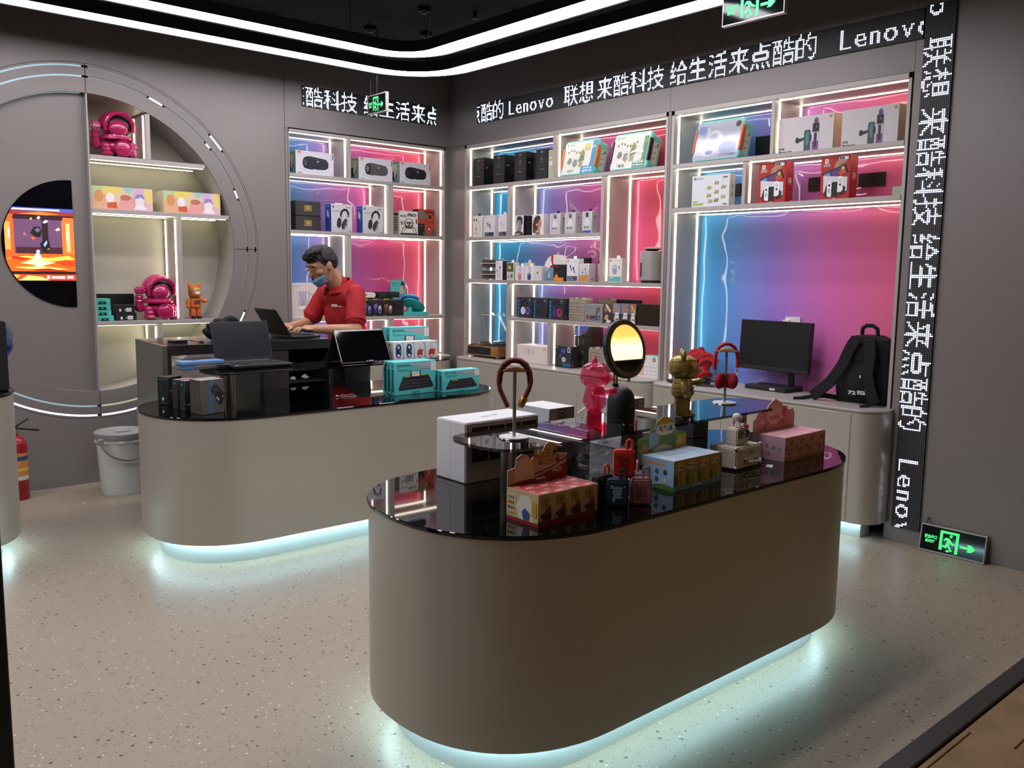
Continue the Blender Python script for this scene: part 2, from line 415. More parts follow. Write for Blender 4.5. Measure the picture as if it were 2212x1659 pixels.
MB().box(-1.62+G, -1.59, 0, .012, 0, 2.615-G, WALL).build('panel', wl, smooth=False)
# the decorative ring: four quarter sheets, light slots let in between
for q in range(4):
    a0, a1 = q*PI/2+.002, (q+1)*PI/2-.002
    mb = MB()
    for R0, R1 in ((RI, 1.112), (1.126, 1.178), (1.192, RG)): ringseg(R0, R1, a0, a1, 0, .012, WALL, mb)
    mb.build('ring_panel', wl, smooth=False)
    ringseg(1.10, RG+.02, a0, a1, .03, .034, mat('#2c2b2a', .7), n=24).build('ring_backing', wl, smooth=False)
def slot(R0, R1, d0, d1, mt): ringseg(R0+.001, R1-.001, math.radians(d0), math.radians(d1), .004, .012, mt, n=max(4, int(abs(d1-d0)/3))).build('light_slot', wl, smooth=False)
I_, O_ = (1.112, 1.126), (1.178, 1.192)
slot(*I_, 91, 178, SLOT_MID); slot(*O_, 91, 178, SLOT_MID); slot(*I_, 182, 269, SLOT_MID); slot(*O_, 182, 269, SLOT_HI)
slot(*I_, 270.5, 299, SLOT_WARM); slot(*O_, 270.5, 297, SLOT_HI); slot(*I_, 300, 330, SLOT_LO); slot(*O_, 298, 318, SLOT_LO); slot(*O_, 319, 336, SLOT_HI)
slot(*O_, 337, 359, SLOT_LO); slot(*I_, 331, 359, SLOT_LO)
for a, b, mt in ((1, 19, SLOT_LO), (20, 23, SLOT_HI), (24, 40, SLOT_LO), (41, 43, SLOT_HI), (44, 62, SLOT_LO), (63, 68, SLOT_HI), (69, 89, SLOT_LO)): slot(*I_, a, b, mt)
for a, b, mt in ((1, 37, SLOT_LO), (38, 44, SLOT_HI), (45, 89, SLOT_MID if 0 else SLOT_LO)): slot(*O_, a, b, mt)
# reveal of the round opening, recessed half disc on the left with its hidden glow
ringseg(RI, RI+.012, PI/2, 3*PI/2, .012, .065, WALL).build('reveal', wl, smooth=False)
ringseg(RI, RI+.012, -PI/2, PI/2, .012, .33, SHELF).build('reveal', wl, smooth=False)
ringseg(RI-.0025, RI-.0005, PI/2+.03, PI-.05, .016, .050, SLOT_MID).build('glow_strip', wl, smooth=False)
hd = [(CX-G, CZ-RI-.006), (CX-G, CZ+RI+.006)]+arc(CX, CZ, RI+.006, RI+.006, PI/2, 3*PI/2, 60)
MB().prism(hd[2:], .055, .07, WALL, 'y').build('panel', wl, smooth=False)

wr = sroot('wall_right')
struct(MB().box(.40, .50, -5.4, .4, 0, HT, mat('#3a3836', .8, name='wall_core')).build('wall_core', wr, smooth=False))
def wB(y0, y1, z0, z1): MB().box(0, .012, y1+G/2, y0-G/2, z0+G/2, z1-G/2, WALL).build('panel', wr, smooth=False)
wB(0, -2.512, 2.625, HT); wB(-2.512, -4.195, 2.625, HT); wB(0, -.22, 0, 2.625); wB(-4.195, -4.41, 0, HT); wB(-4.41, -5.40, 0, HT)
wB(-2.503, -2.527, 0, 2.625)
MB().box(0, .4, -5.40, -5.385, 0, HT, WALL).build('panel', wr, smooth=False)
struct(MB().box(-8.5, .5, -5.5, .5, HT, HT+.06, CEIL).build('ceiling', smooth=False))
struct(MB().box(-8.56, -8.5, -5.4, .5, 0, HT, WALL).build('wall_far', smooth=False))
struct(MB().box(-9, 3, -10, -5.5, 4.2, 4.26, mat('#8c857c', .8)).build('ceiling_mall', smooth=False))

# ============================================================ ceiling lights and fittings
def loop_light(x0, x1, y0, y1, r, w, label):
    t = thing('loop_light', label, 'ceiling light', ((x0+x1)/2, (y0+y1)/2, 3.0), group=None)
    ax, ay = (x1-x0)/2, (y1-y0)/2
    def ring(off, n=14): return rrect(-ax+off, ax-off, -ay+off, ay-off, r-off, n)
    o, i_ = ring(0), ring(w); n = len(o); mb = MB()
    def wallring(p, z0, z1): mb.add([(*q, z0) for q in p]+[(*q, z1) for q in p], [(k, (k+1) % n, n+(k+1) % n, n+k) for k in range(n)], BLKM)
    wallring(o, 0, .075); wallring(i_, 0, .075)
    mb.add([(*q, .075) for q in o]+[(*q, .075) for q in i_], [(k, (k+1) % n, n+(k+1) % n, n+k) for k in range(n)], BLKM)
    mb.build('housing', t, smooth=False)
    a, b = ring(.006), ring(w-.006)
    MB().add([(*q, .004) for q in a]+[(*q, .004) for q in b], [(k, n+k, n+(k+1) % n, (k+1) % n) for k in range(n)], LOOP).build('diffuser', t, smooth=False)
    for sx in (-1, -.33, .33, 1):
        for sy in (-1, 1): MB().tube([(sx*(ax-.6), sy*(ay-w/2), .075), (sx*(ax-.6), sy*(ay-w/2), HT-3.004)], .002, BLK, 5).build('suspension_wire', t)
loop_light(-6.6, -.675, -3.95, -.60, .55, .175, 'outer white light loop, the lower one nearer the walls')
loop_light(-6.15, -1.115, -3.5, -1.075, .42, .175, 'inner white light loop, set within the larger loop')
def fitting(x, y, label, r=.045):
    t = thing('cable_rose', label, 'cable rose', (x, y, HT))
    MB().lathe([(r, -.03), (r, 0)], BLK, n=16).build('cap', t); MB().lathe([(.02, -.045), (.02, -.03)], mat('#777777', .4), n=12).build('nozzle', t); return t
t = thing('smoke_detector', 'round white smoke detector on the dark ceiling at the left', 'detector', (-1.80, -.36, HT))
MB().lathe([(.05, -.045), (.062, -.03), (.065, 0)], mat('#8e8b88', .5), n=20).build('body', t); MB().lathe([(.02, -.055), (.035, -.045)], mat('#6e6b68', .5), n=14).build('sensor', t)
fitting(-1.2, -.587, 'small black ceiling rose above the hanging exit sign, left of the looped wire')
fitting(-1.18, -1.26, 'small black ceiling rose from which a loose wire loops down')
fitting(-.80, -.75, 'small black ceiling rose where the loose wire arrives')
for x, y, l in ((-.87, -1.44, 'black sprinkler head on the ceiling right of the wire loop'), (-.70, -1.66, 'black sprinkler head on the ceiling furthest right')):
    t = thing('sprinkler_head', l, 'sprinkler', (x, y, HT)); MB().lathe([(.012, -.05), (.012, 0)], BLK, n=10).build('pipe', t); MB().lathe([(.03, -.055), (.035, -.05)], BLK, n=14).build('deflector', t)
tag(MB().tube([(-1.18, -1.26, HT-.03), (-1.1, -1.22, HT-.03), (-.98, -1.05, HT-.07), (-.86, -.85, HT-.06), (-.80, -.75, HT-.04), (-.86, -.8, HT-.14), (-1.0, -.98, 3.08)], .004, BLK, 6).build('loose_wire'), 'thin black wire looping below the ceiling', 'cable')

# ============================================================ LED running-text displays
import numpy as np
_gc = {}
def glyph(ch):
    """16-row dot pattern of a character, sampled from the built-in font"""
    if ch in _gc: return _gc[ch]
    P, T, wd = tris(ch); P = np.array(P); n = 4
    if ord(ch) > 255: w, sx, sy, ox, oy, thr = 16, 16.4, 17.0, -.025, -.09, .42
    else: w = max(2, round(wd*16.5)); sx, sy, ox, oy, thr = w/wd, 16.5, 0, -.115, .40
    gx, gy = np.meshgrid((np.arange(w*n)+.5)/n/sx+ox, (np.arange(16*n)+.5)/n/sy+oy); hit = np.zeros(gx.shape, bool)
    for a, b, c in T:
        A_, B_, C_ = P[a], P[b], P[c]
        e = [(q[0]-p[0])*(gy-p[1])-(q[1]-p[1])*(gx-p[0]) for p, q in ((A_, B_), (B_, C_), (C_, A_))]
        hit |= ((e[0] >= 0) & (e[1] >= 0) & (e[2] >= 0)) | ((e[0] <= 0) & (e[1] <= 0) & (e[2] <= 0))
    cov = hit.reshape(16, n, w, n).mean(axis=(1, 3))
    _gc[ch] = (w, [(int(c), 15-int(r)) for r, c in np.argwhere(cov > thr)]); return _gc[ch]
def led_sign(name, label, text, n, loc, rot, c0=0):
    """text: list of (column of glyph start, string); columns run along local +x, rows down"""
    t = thing(name, label, 'LED display', loc); t.rotation_euler = rot
    L = n*.01; mb = MB()
    mb.box(0, L, -.012, .02, 0, .16, LEDP); mb.build('panel', t, smooth=False)
    mb = MB(); hexa = [(math.cos(a*PI/3)*.0041, math.sin(a*PI/3)*.0041) for a in range(6)]
    for col, st in text:
        x = col
        for ch in st:
            if ch == ' ': x += 5; continue
            w, pts = glyph(ch)
            for c_, r_ in pts:
                if 0 <= x+c_ < n:
                    px, pz = (x+c_+.5)*.01, (15-r_+.5)*.01
                    mb.add([(px+q[0], -.0128, pz+q[1]) for q in hexa], [tuple(range(6))], LEDON)
            x += 16 if w == 16 else w+2
    o = mb.build('lit_dots', t, smooth=False); o['kind'] = 'stuff'; return t
led_sign('led_sign', 'short LED text strip on the left wall above the shelf niche', [(-14, '来'), (2, '酷科技'), (55, '给生活来点')], 130, (-1.465, 0, 2.80), (0, 0, 0))
led_sign('led_sign', 'long LED text strip running along the right wall under the ceiling',
         [(-11, '点'), (5, '酷的'), (42, 'Lenovo'), (107, '联想'), (142, '来酷科技'), (210, '给生活来点酷的'), (335, 'Lenovo')], 383, (0, -.404, 2.79), (0, 0, -PI/2))
t = led_sign('led_sign', 'tall vertical LED text strip on the right wall beside the shelves',
         [(-47, 'Lenovo'), (17, '联想'), (53, '来酷科技'), (120, '给生活来点酷的'), (247, 'Lenovo')], 287, (0, -4.402, 2.955), (0, 0, 0))
# reading direction runs down the wall: local x -> -z, local z (up of the letters) -> -y, local -y -> -x
t.matrix_basis = Matrix(((0, 1, 0, 0), (0, 0, -1, -4.242), (-1, 0, 0, 2.955), (0, 0, 0, 1)))

# far side of the mall corridor, with a glowing panel added for the vanity mirror
struct(MB().box(-9, 9, -9.6, -9.5, 0, 4.2, mat('#6b4f33', .7, name='mall_wall')).build('wall_mall', smooth=False))
t = thing('mirror_glow_panel', 'added warm glowing panel across the corridor, reflected in the vanity mirror', 'sign', (3.1, -9.45, 2.50))
MB().box(-3, 3, -.05, .04, 0, .8, mat('#3a2c1e', .6)).build('glow_panel_box', t, smooth=False)
mt, N = fresh('glow_panel_face', '#ffb45a', .5); tc = N.n('ShaderNodeTexCoord'); sp = N.n('ShaderNodeSeparateXYZ'); N.l(tc.outputs['Object'], sp.inputs[0])
N.l(N.ramp(N.math('DIVIDE', sp.outputs[2], .8), [(0, '#f8e0a8'), (.25, '#f8f0c0'), (.45, '#f2b04e'), (1, '#b98a52')]), N.b.inputs['Emission Color']); N.b.inputs['Emission Strength'].default_value = 2.2  # glow graded pale to amber, made up for the mirror's reflection
MB().box(-2.95, 2.95, .04, .045, .03, .77, mt).build('lit_face', t, smooth=False)
def wb(mb, name, t, **k):
    L = t.location; mb.v = [(v[0]-L[0], v[1]-L[1], v[2]-L[2]) for v in mb.v]; return mb.build(name, t, **k)
def box1(t, name, x0, x1, y0, y1, z0, z1, mt, bev=.001, **k): return wb(MB().box(x0, x1, y0, y1, z0, z1, mt), name, t, bev=bev, **k)
W2 = .006
# ------------------------------------------------ left wall shelf niche
def shelves_A():
    t = thing('shelf_unit', 'lit shelf niche in the left wall, blue to pink back, between round niche and corner', 'shelf unit', (-.82, .15, .70))
    xa, xb, D = -1.59, -.05, .345; q = lambda n, *a, **k: box1(t, n, *a, **k)
    q('back_panel', xa, xb, D, D+.006, .76, 2.61, ACR_A, bev=0); q('side_board', xb-.015, xb, 0, D, .76, 2.625, SHELF); q('side_board', xa-.005, xa+.008, 0, D, .76, 2.625, SHELF)
    q('top_board', xa, xb, 0, D, 2.595, 2.625, SHELF)
    for z in (2.248, 1.802, 1.09): q('shelf', xa, xb, -.004, D, z, z+.027 if z > 1.2 else z+.03, SHELF)
    for x0, x1, z0, z1 in ((-1.054, -1.028, 2.275, 2.595), (-.66, -.61, 1.829, 2.248), (-1.076, -1.03, 1.12, 1.802), (-.66, -.608, .76, 1.09)):
        q('divider', x0, x1, 0, D, z0, z1, SHELF)
        for y in (.05, .295): q('led_strip', x0-.004, x0, y-W2, y+W2, z0+.01, z1-.01, STRIP, bev=0)
    for z0, z1 in ((2.275, 2.595), (1.829, 2.248), (1.12, 1.802), (.765, 1.09)):
        for y in (.05, .295): q('led_strip', xb-.019, xb-.015, y-W2, y+W2, z0+.01, z1-.01, STRIP, bev=0)
    for z, segs in ((2.595, ((xa+.01, -1.06), (-1.025, xb-.02))), (2.248, ((xa+.01, -.665), (-.605, xb-.02))), (1.802, ((xa+.01, -1.08), (-1.025, xb-.02))), (1.09, ((xa+.01, -.665), (-.605, xb-.02)))):
        for a, b in segs:
            for y in (.05, .295): q('led_strip', a, b, y-W2, y+W2, z-.004, z, STRIP, bev=0)
    q('socket_strip', -1.30, -1.20, .33, .345, 1.93, 1.99, BLK)
shelves_A()
# ------------------------------------------------ right wall shelf niches
def shelvesB(label, y0, y1, acr, shelves, dividers, plates):
    t = thing('shelf_unit', label, 'shelf unit', (.15, (y0+y1)/2, .70)); D = .345
    q = lambda n, a, b, x0, x1, z0, z1, m_, **k: box1(t, n, x0, x1, min(a, b), max(a, b), z0, z1, m_, **k)
    q('back_panel', y0, y1, D, D+.006, .76, 2.61, acr, bev=0)
    q('side_board', y0, y0-.025, 0, D, .76, 2.625, SHELF); q('side_board', y1, y1+.02, 0, D, .76, 2.625, SHELF); q('top_board', y0, y1, 0, D, 2.595, 2.625, SHELF)
    for a, b, z in shelves: q('shelf', a, b, -.004, D, z-.028, z, SHELF)
    vf = [(y0-.025, a, b) for a, b in dividers[0]]
    for a, b, z0, z1 in dividers[1]:
        q('divider', a, b, 0, D, z0, z1, SHELF)
    for y, z0, z1 in vf+dividers[2]:
        for x in (.05, .295): q('led_strip', y, y-.004, x-W2, x+W2, z0+.012, z1-.012, STRIP, bev=0)
    for a, b, z in dividers[3]:
        for x in (.05, .295): q('led_strip', a, b, x-W2, x+W2, z-.004, z, STRIP, bev=0)
    for a, b, z0, z1 in plates: q('socket_strip', a, b, .325, .345, z0, z1, BLK)
shelvesB('wide lit shelf niche of many boxes in the right wall, blue to red back', -.22, -2.50, ACR_B,
    [(-.245, -2.48, 2.264), (-.245, -1.88, 1.82), (-.245, -2.48, 1.447), (-.834, -2.48, 1.137)],
    [[(2.264, 2.595), (1.82, 2.236), (1.447, 1.792), (.76, 1.419)],
     [(-1.349, -1.375, 2.264, 2.595), (-.806, -.832, 1.82, 2.236), (-1.88, -1.91, 1.447, 2.236), (-.806, -.834, .76, 1.419), (-1.325, -1.355, .76, 1.109)],
     [(-1.375, 2.264, 2.595), (-.832, 1.82, 2.236), (-1.91, 1.447, 2.236), (-.834, 1.137, 1.419), (-.834, .76, 1.109), (-1.355, .76, 1.109)],
     [(-.25, -1.345, 2.595), (-1.38, -2.475, 2.595), (-.25, -.80, 2.236), (-.837, -1.876, 2.236), (-1.915, -2.475, 2.236), (-.25, -1.876, 1.792), (-.25, -.80, 1.419), (-.84, -2.475, 1.419), (-.84, -2.475, 1.109)]],
    [(-2.33, -2.41, 2.31, 2.39), (-1.32, -1.47, 1.585, 1.64), (-2.33, -2.45, 1.52, 1.60), (-1.72, -2.02, 1.25, 1.31)])
shelvesB('tall lit display niche on the right wall holding a monitor and a backpack', -2.53, -4.185, ACR_C,
    [(-2.555, -4.165, 2.264), (-2.555, -4.165, 1.966)],
    [[(2.264, 2.595), (1.966, 2.236), (.76, 1.938)], [(-3.313, -3.339, 2.264, 2.595), (-3.12, -3.147, 1.966, 2.236)],
     [(-3.339, 2.264, 2.595), (-3.147, 1.966, 2.236)],
     [(-2.56, -3.309, 2.595), (-3.344, -4.16, 2.595), (-2.56, -3.116, 2.236), (-3.152, -4.16, 2.236), (-2.56, -4.16, 1.938)]],
    [(-3.40, -3.52, 2.055, 2.14), (-3.74, -3.905, 2.06, 2.14), (-2.80, -2.885, 2.06, 2.14), (-2.99, -3.10, 2.32, 2.44)])
# ------------------------------------------------ low cabinets under the shelves
def cabinet(label, pts, seams, t_loc, frontaxis, parts_front):
    """pts: plan outline of carcass (counter-clockwise seen from above)"""
    t = thing('low_cabinet', label, 'cabinet', t_loc)
    cut = [(min(p[0], -.002), p[1]) if frontaxis == 'x' else (p[0], min(p[1], -.002)) for p in pts]; cut = [p for i, p in enumerate(cut) if p != cut[i-1]]
    wb(MB().prism(cut, .10, .742, BODY), 'carcass', t, bev=0)
    wb(MB().prism(pts, .745, .760, SHELF), 'countertop', t, bev=.002)
    for a, b in parts_front:
        if frontaxis == 'x': box1(t, 'door', pts[0][0]*0+PF[0]-.004, PF[0]+.01, b+.002, a-.002, .115, .735, BODY)
        else: box1(t, 'door', a+.002, b-.002, PF[0]-.004, PF[0]+.01, .115, .735, BODY)
    return t
def cab_right(label, y0, y1, fx, r, doors):
    global PF; PF = (fx,)
    pts = [(.345, y1), (.345, y0)]+[(0, y0)]+arc(fx+r, y0-r, r, r, PI/2, PI, 8)+arc(fx+r, y1+r, r, r, PI, 1.5*PI, 8)+[(0, y1)]
    t = cabinet(label, pts[::-1], None, (0, (y0+y1)/2, 0), 'x', doors)
    box1(t, 'toe_kick', fx+.09, -.002, y1+.10, y0-.10, 0, .10, mat('#b9bdbc', .5)); box1(t, 'plinth_light', fx+.05, fx+.062, y1+.08, y0-.08, .092, .098, TOE, bev=0)
cab_right('low grey cabinet under the wide shelf niche, turntable standing at its left end', -.235, -2.515, -.17, .15, [(-.40, -.88), (-.88, -1.36), (-1.36, -1.84), (-1.84, -2.34)])
cab_right('low grey cabinet under the monitor and backpack', -2.54, -4.21, -.20, .13, [(-2.70, -3.18), (-3.18, -3.62), (-3.62, -4.06)])
PF = (-.2,)
pts = [(-1.59, .34), (-1.59, -.2)]+arc(-.21, -.05, .15, .15, -PI/2, 0, 8)+[(-.06, .34)]
t = cabinet('low grey cabinet under the left shelf niche, behind the salesman', pts, None, (-.8, 0, 0), 'y', [(-1.58, -1.16), (-1.16, -.70), (-.70, -.24)])
box1(t, 'toe_kick', -1.55, -.2, -.1, -.002, 0, .10, mat('#b9bdbc', .5)); box1(t, 'plinth_light', -1.55, -.2, -.15, -.14, .092, .098, TOE, bev=0)
# ------------------------------------------------ round niche shelves
t = thing('round_niche_shelves', 'half-round lit shelf niche with astronaut figures in the left wall', 'shelf unit', (-2.6, .15, .66))
hd = arc(CX, CZ, RI+.006, RI+.006, -PI/2, PI/2, 40)
wb(MB().prism(hd, .30, .315, NICHE, 'y'), 'back_panel', t, smooth=False)
box1(t, 'side_board', CX-.002, CX+.008, .004, .30, CZ-RI, CZ+RI, SHELF)
def chord(z): return CX+math.sqrt(RI**2-(z-CZ)**2)-.004
for z in (2.274, 1.912, 1.134):
    z0 = z-.028; box1(t, 'shelf', CX+.008, min(chord(z), chord(z0)), 0, .30, z0, z, SHELF)
    if z < 2.3:
        segs = {2.274: [(CX+.02, chord(2.25)-.02)], 1.912: [(CX+.02, -2.49), (-2.45, chord(1.88)-.02)], 1.134: [(CX+.02, -2.66), (-2.60, chord(1.1)-.02)]}[z]
        for a, b in segs:
            for y in (.04, .235): box1(t, 'led_strip', a, b, y-W2, y+W2, z0-.004, z0, STRIPC, bev=0)
for x0, x1, z0, z1 in ((-2.686, -2.654, 2.274, 2.60), (-2.485, -2.455, 1.134, 1.884), (-2.652, -2.618, .76, 1.106)):
    box1(t, 'divider', x0, x1, 0, .30, z0, min(z1, CZ+math.sqrt(RI**2-(x1-CX)**2)) if z1 > 2.5 else z1, SHELF)
    for y in (.045, .24): box1(t, 'led_strip', x0-.004, x0, y-W2, y+W2, z0+.01, z1-.02, STRIP, bev=0)
box1(t, 'socket_strip', -2.60, -2.56, .285, .30, 1.93, 2.02, BLK); box1(t, 'socket_strip', -3.05, -2.72, .285, .30, 1.24, 1.32, BLK)

# ------------------------------------------------ display counters
def sup(cx_, cy_, rx, ry, e, a0, a1, n):
    o = []
    for i in range(n+1):
        a = a0+(a1-a0)*i/n; c_, s_ = math.cos(a), math.sin(a)
        o.append((cx_+rx*math.copysign(abs(c_)**(2/e), c_), cy_+ry*math.copysign(abs(s_)**(2/e), s_)))
    return o
def outline(xl, xr, y0, y1, rl, rr, e=2.25):
    c = (y0+y1)/2; h = (y1-y0)/2
    return sup(xr-rr, c, rr, h, e, -PI/2, PI/2, 28)+sup(xl+rl, c, rl, h, e, PI/2, 1.5*PI, 28)
def inset(p, d):
    n = len(p); o = []
    for i in range(n):
        a = Vector(p[i-1]); b = Vector(p[(i+1) % n]); q = (b-a); q = Vector((-q.y, q.x)).normalized() if q.length > 1e-9 else Vector((0, 0)); o.append((p[i][0]+q.x*d, p[i][1]+q.y*d))
    return o
def counter(label, p, zt, loc, zb=.12):
    t = thing('display_counter', label, 'counter', loc); n = len(p)
    wb(MB().prism(inset(p, .006), zb, zt-.015, BODY), 'body', t)
    wb(MB().prism(p, zt-.012, zt, BGLASS), 'glass_top', t, bev=.002)
    k = inset(p, .095); wb(MB().prism(k, 0, zb, mat('#c6cbca', .5, name='plinth_grey')), 'toe_kick', t)
    a, b = inset(p, .055), inset(p, .07)
    mb = MB(); z = zb-.006
    mb.add([(*q, z) for q in a]+[(*q, z) for q in b]+[(*q, zb-.001) for q in b], [(i, n+i, n+(i+1) % n, (i+1) % n) for i in range(n)]+[(n+i, 2*n+i, 2*n+(i+1) % n, n+(i+1) % n) for i in range(n)], TOE)
    wb(mb, 'plinth_light', t, smooth=False); return t
counter('long rounded grey counter in the foreground with black glass top', outline(-3.483, -1.33, -4.805, -3.875, .49, .50), .772, (-2.4, -4.34, 0))
counter('rounded grey counter with black glass top in front of the salesman', outline(-3.405, -1.24, -2.365, -1.445, .49, .47), .772, (-2.3, -1.9, 0))
counter('end of a rounded grey counter at the left edge', outline(-6.0, -3.855, -1.66, -.75, .46, .46), .865, (-4.9, -1.2, 0), .10)
def riser(label, x0, x1, y0, y1, legs, zt=.96):
    t = thing('riser_shelf', label, 'shelf', ((x0+x1)/2, (y0+y1)/2, .772)); c = (y0+y1)/2; h = (y1-y0)/2
    p = sup(x1-.2, c, .2, h, 2.6, -PI/2, PI/2, 16)+sup(x0+.14, c, .14, h, 2.8, PI/2, 1.5*PI, 16)
    wb(MB().prism(p, zt-.010, zt, TINT), 'glass_shelf', t)
    for x, y in legs: wb(MB().lathe([(.028, .772), (.028, zt-.010)], STEEL, (x, y, 0), 20), 'leg', t)
riser('tinted glass riser on steel posts on the foreground counter', -3.19, -1.545, -4.495, -4.165, [(-3.02, -4.325), (-1.685, -4.32)])
riser('tinted glass riser carrying the open laptop on the back counter', -3.08, -1.475, -2.06, -1.74, [(-2.93, -1.89), (-1.62, -1.89)])
# ------------------------------------------------ cash desk
t = thing('cash_desk', 'dark high desk behind the counter where the salesman works', 'desk', (-2.53, -1.0, 0)); DK = mat('#2a2826', .35, name='desk_dark')
wb(MB().prism([(-3.10, -1.345), (-3.07, -1.345), (-3.01, -.70), (-3.04, -.70)], 0, 1.06, DESK), 'side_panel', t, bev=.001)
wb(MB().prism([(-3.0695, -1.345), (-1.985, -1.345), (-1.985, -.70), (-3.0095, -.70)], 1.0, 1.06, mat('#3a3835', .18, .3, name='desk_top')), 'desk_top', t, bev=.001)
for x0, x1 in ((-2.50, -2.47), (-2.01, -1.985)): box1(t, 'upright', x0, x1, -1.34, -.72, 0, 1.0, DK)
box1(t, 'upright', -3.068, -3.045, -1.34, -1.31, 0, 1.0, DK)
box1(t, 'back_board', -2.47, -2.01, -.74, -.72, 0, 1.0, DK); box1(t, 'front_board', -2.47, -2.30, -1.34, -1.32, .55, 1.0, mat('#3b3330', .5))
box1(t, 'shelf', -2.99, -2.50, -1.34, -.72, .58, .60, DK); box1(t, 'shelf', -2.47, -2.01, -1.30, -.74, .775, .79, DK)
# ============================================================ goods on the left wall shelves
def speaker_art(dark):
    hi = {'#1d2430': '#3a4658', '#55514f': '#77726f', '#121214': '#2e2e33'}[dark]
    return {'F': [('r', '#e24a2a', .05, .87, .13, .97), ('t', '#ffffff', 'JBL', .09, .895, .045, 'c', .06, .02), ('e', '#d3d6dc', .5, .24, .42, .13),
        ('p', dark, [(.17, .46), (.20, .68), (.28, .77), (.37, .79), (.72, .72), (.80, .70), (.86, .55), (.85, .36), (.78, .26), (.40, .22), (.28, .24), (.20, .32)]),
        ('e', '#0c0d10', .26, .5, .085, .245), ('e', hi, .25, .52, .05, .15), ('l', hi, .012, [(.40, .70), (.70, .64), (.80, .58)]), ('t', '#b8bcc4', 'JBL', .58, .56, .09, 'c', .03),
        ('l', '#e9edf5', .02, [(.25, .24), (.38, .20), (.5, .235), (.62, .19), (.82, .235)]), ('r', '#222222', .955, .72, .975, .96), ('r', '#777777', .05, .05, .16, .08), ('r', '#999999', .93, .04, .96, .09)],
        'L': [('r', '#6fa9a8', .05, .05, .95, .95), ('e', '#d9d2a0', .5, .7, .3, .2), ('e', '#33404a', .4, .35, .18, .22), ('e', '#e9e4d6', .6, .45, .12, .2), ('e', '#b8452c', .7, .35, .06, .1), ('t', '#ffffff', 'JBL', .25, .8, .09, 'c', .04)]}
for x0, x1, dk, lb, sd in ((-1.514, -1.172, '#1d2430', 'white speaker box with navy speaker picture, alone in the top left compartment', '#8fc3c2'),
        (-.933, -.598, '#55514f', 'white speaker box with a grey speaker picture beside the black speaker one', '#d8cfa2'),
        (-.525, -.193, '#121214', 'white speaker box with a black speaker picture, last one before the corner', '#4b2c26')):
    cA('speaker_box', lb, 'box', x0, x1, 2.2755, .186, .17, speaker_art(dk), ('#dedbe0', '#cfcacc', '#e2dfe2', sd), front=.03, group='boxed speakers on the top shelf')
def wrapped(z, lb):
    t = cA('wrapped_box', lb, 'box', -1.523, -1.298, z, .115, .17, {'F': [('l', '#c9a640', .03, [(.36, .36), (.62, .36), (.62, .68), (.36, .68), (.36, .34)]), ('l', '#c9a640', .035, [(.42, .60), (.56, .60)]), ('l', '#c9a640', .035, [(.42, .46), (.56, .46), (.56, .53), (.42, .53), (.42, .6)])]},
           '#26282a', group='film wrapped dark boxes', wrap=True); return t
wrapped(1.8295, 'dark box with gold emblem in clear film, lower one of the two'); wrapped(1.949, 'dark box with gold emblem in clear film, laid on top of the lower one')
HP = [('t', '#333333', 'S', .10, .86, .10, 'c', .04, .08), ('l', '#333333', .02, [(.05, .88), (.15, .93)]), ('r', '#666666', .70, .88, .92, .90), ('r', '#999999', .06, .73, .42, .76), ('r', '#c4c4c6', .02, .02, .98, .2),
      ('l', '#2e2f31', .085, [(.45, .55), (.46, .66), (.52, .76), (.62, .81), (.73, .79), (.80, .70), (.80, .58)]), ('l', '#9a9a98', .04, [(.78, .62), (.72, .48)]), ('l', '#9a9a98', .03, [(.46, .58), (.44, .48)]),
      ('p', '#26282a', [(.26, .34), (.30, .48), (.40, .52), (.47, .44), (.46, .26), (.38, .14), (.30, .16), (.25, .24)]), ('p', '#303234', [(.46, .22), (.52, .36), (.66, .50), (.76, .44), (.75, .26), (.64, .10), (.52, .10)]),
      ('l', '#a8a7a2', .05, [(.62, .12), (.70, .28), (.78, .44)]), ('r', '#a7a7a9', .5, .05, .9, .07), ('r', '#5a6fb8', .86, .03, .94, .07)]
for x0, x1, lb in ((-1.201, -1.002, 'silver headphone box with blue side, next to the film wrapped boxes'), (-.900, -.697, 'silver headphone box with blue side, left of the shelf divider')):
    t = cA('headphone_box', lb, 'box', x0, x1, 1.8295, .23, .10, {'F': HP, 'L': [('r', '#e8eaee', .28, .55, .5, .78), ('r', '#e8eaee', .5, .5, .62, .7), ('t', '#cfd8f0', 'Momentum', .2, .90, .05, 'l', .01, .6)]}, ('#cfcfd1', '#c9c9cc', '#d8d8da', '#2a55a8'), group='headphone boxes on the second shelf')
    MB().box(-.035, .035, -.003, .003, .23, .242, WHT).build('hang_tab', t)
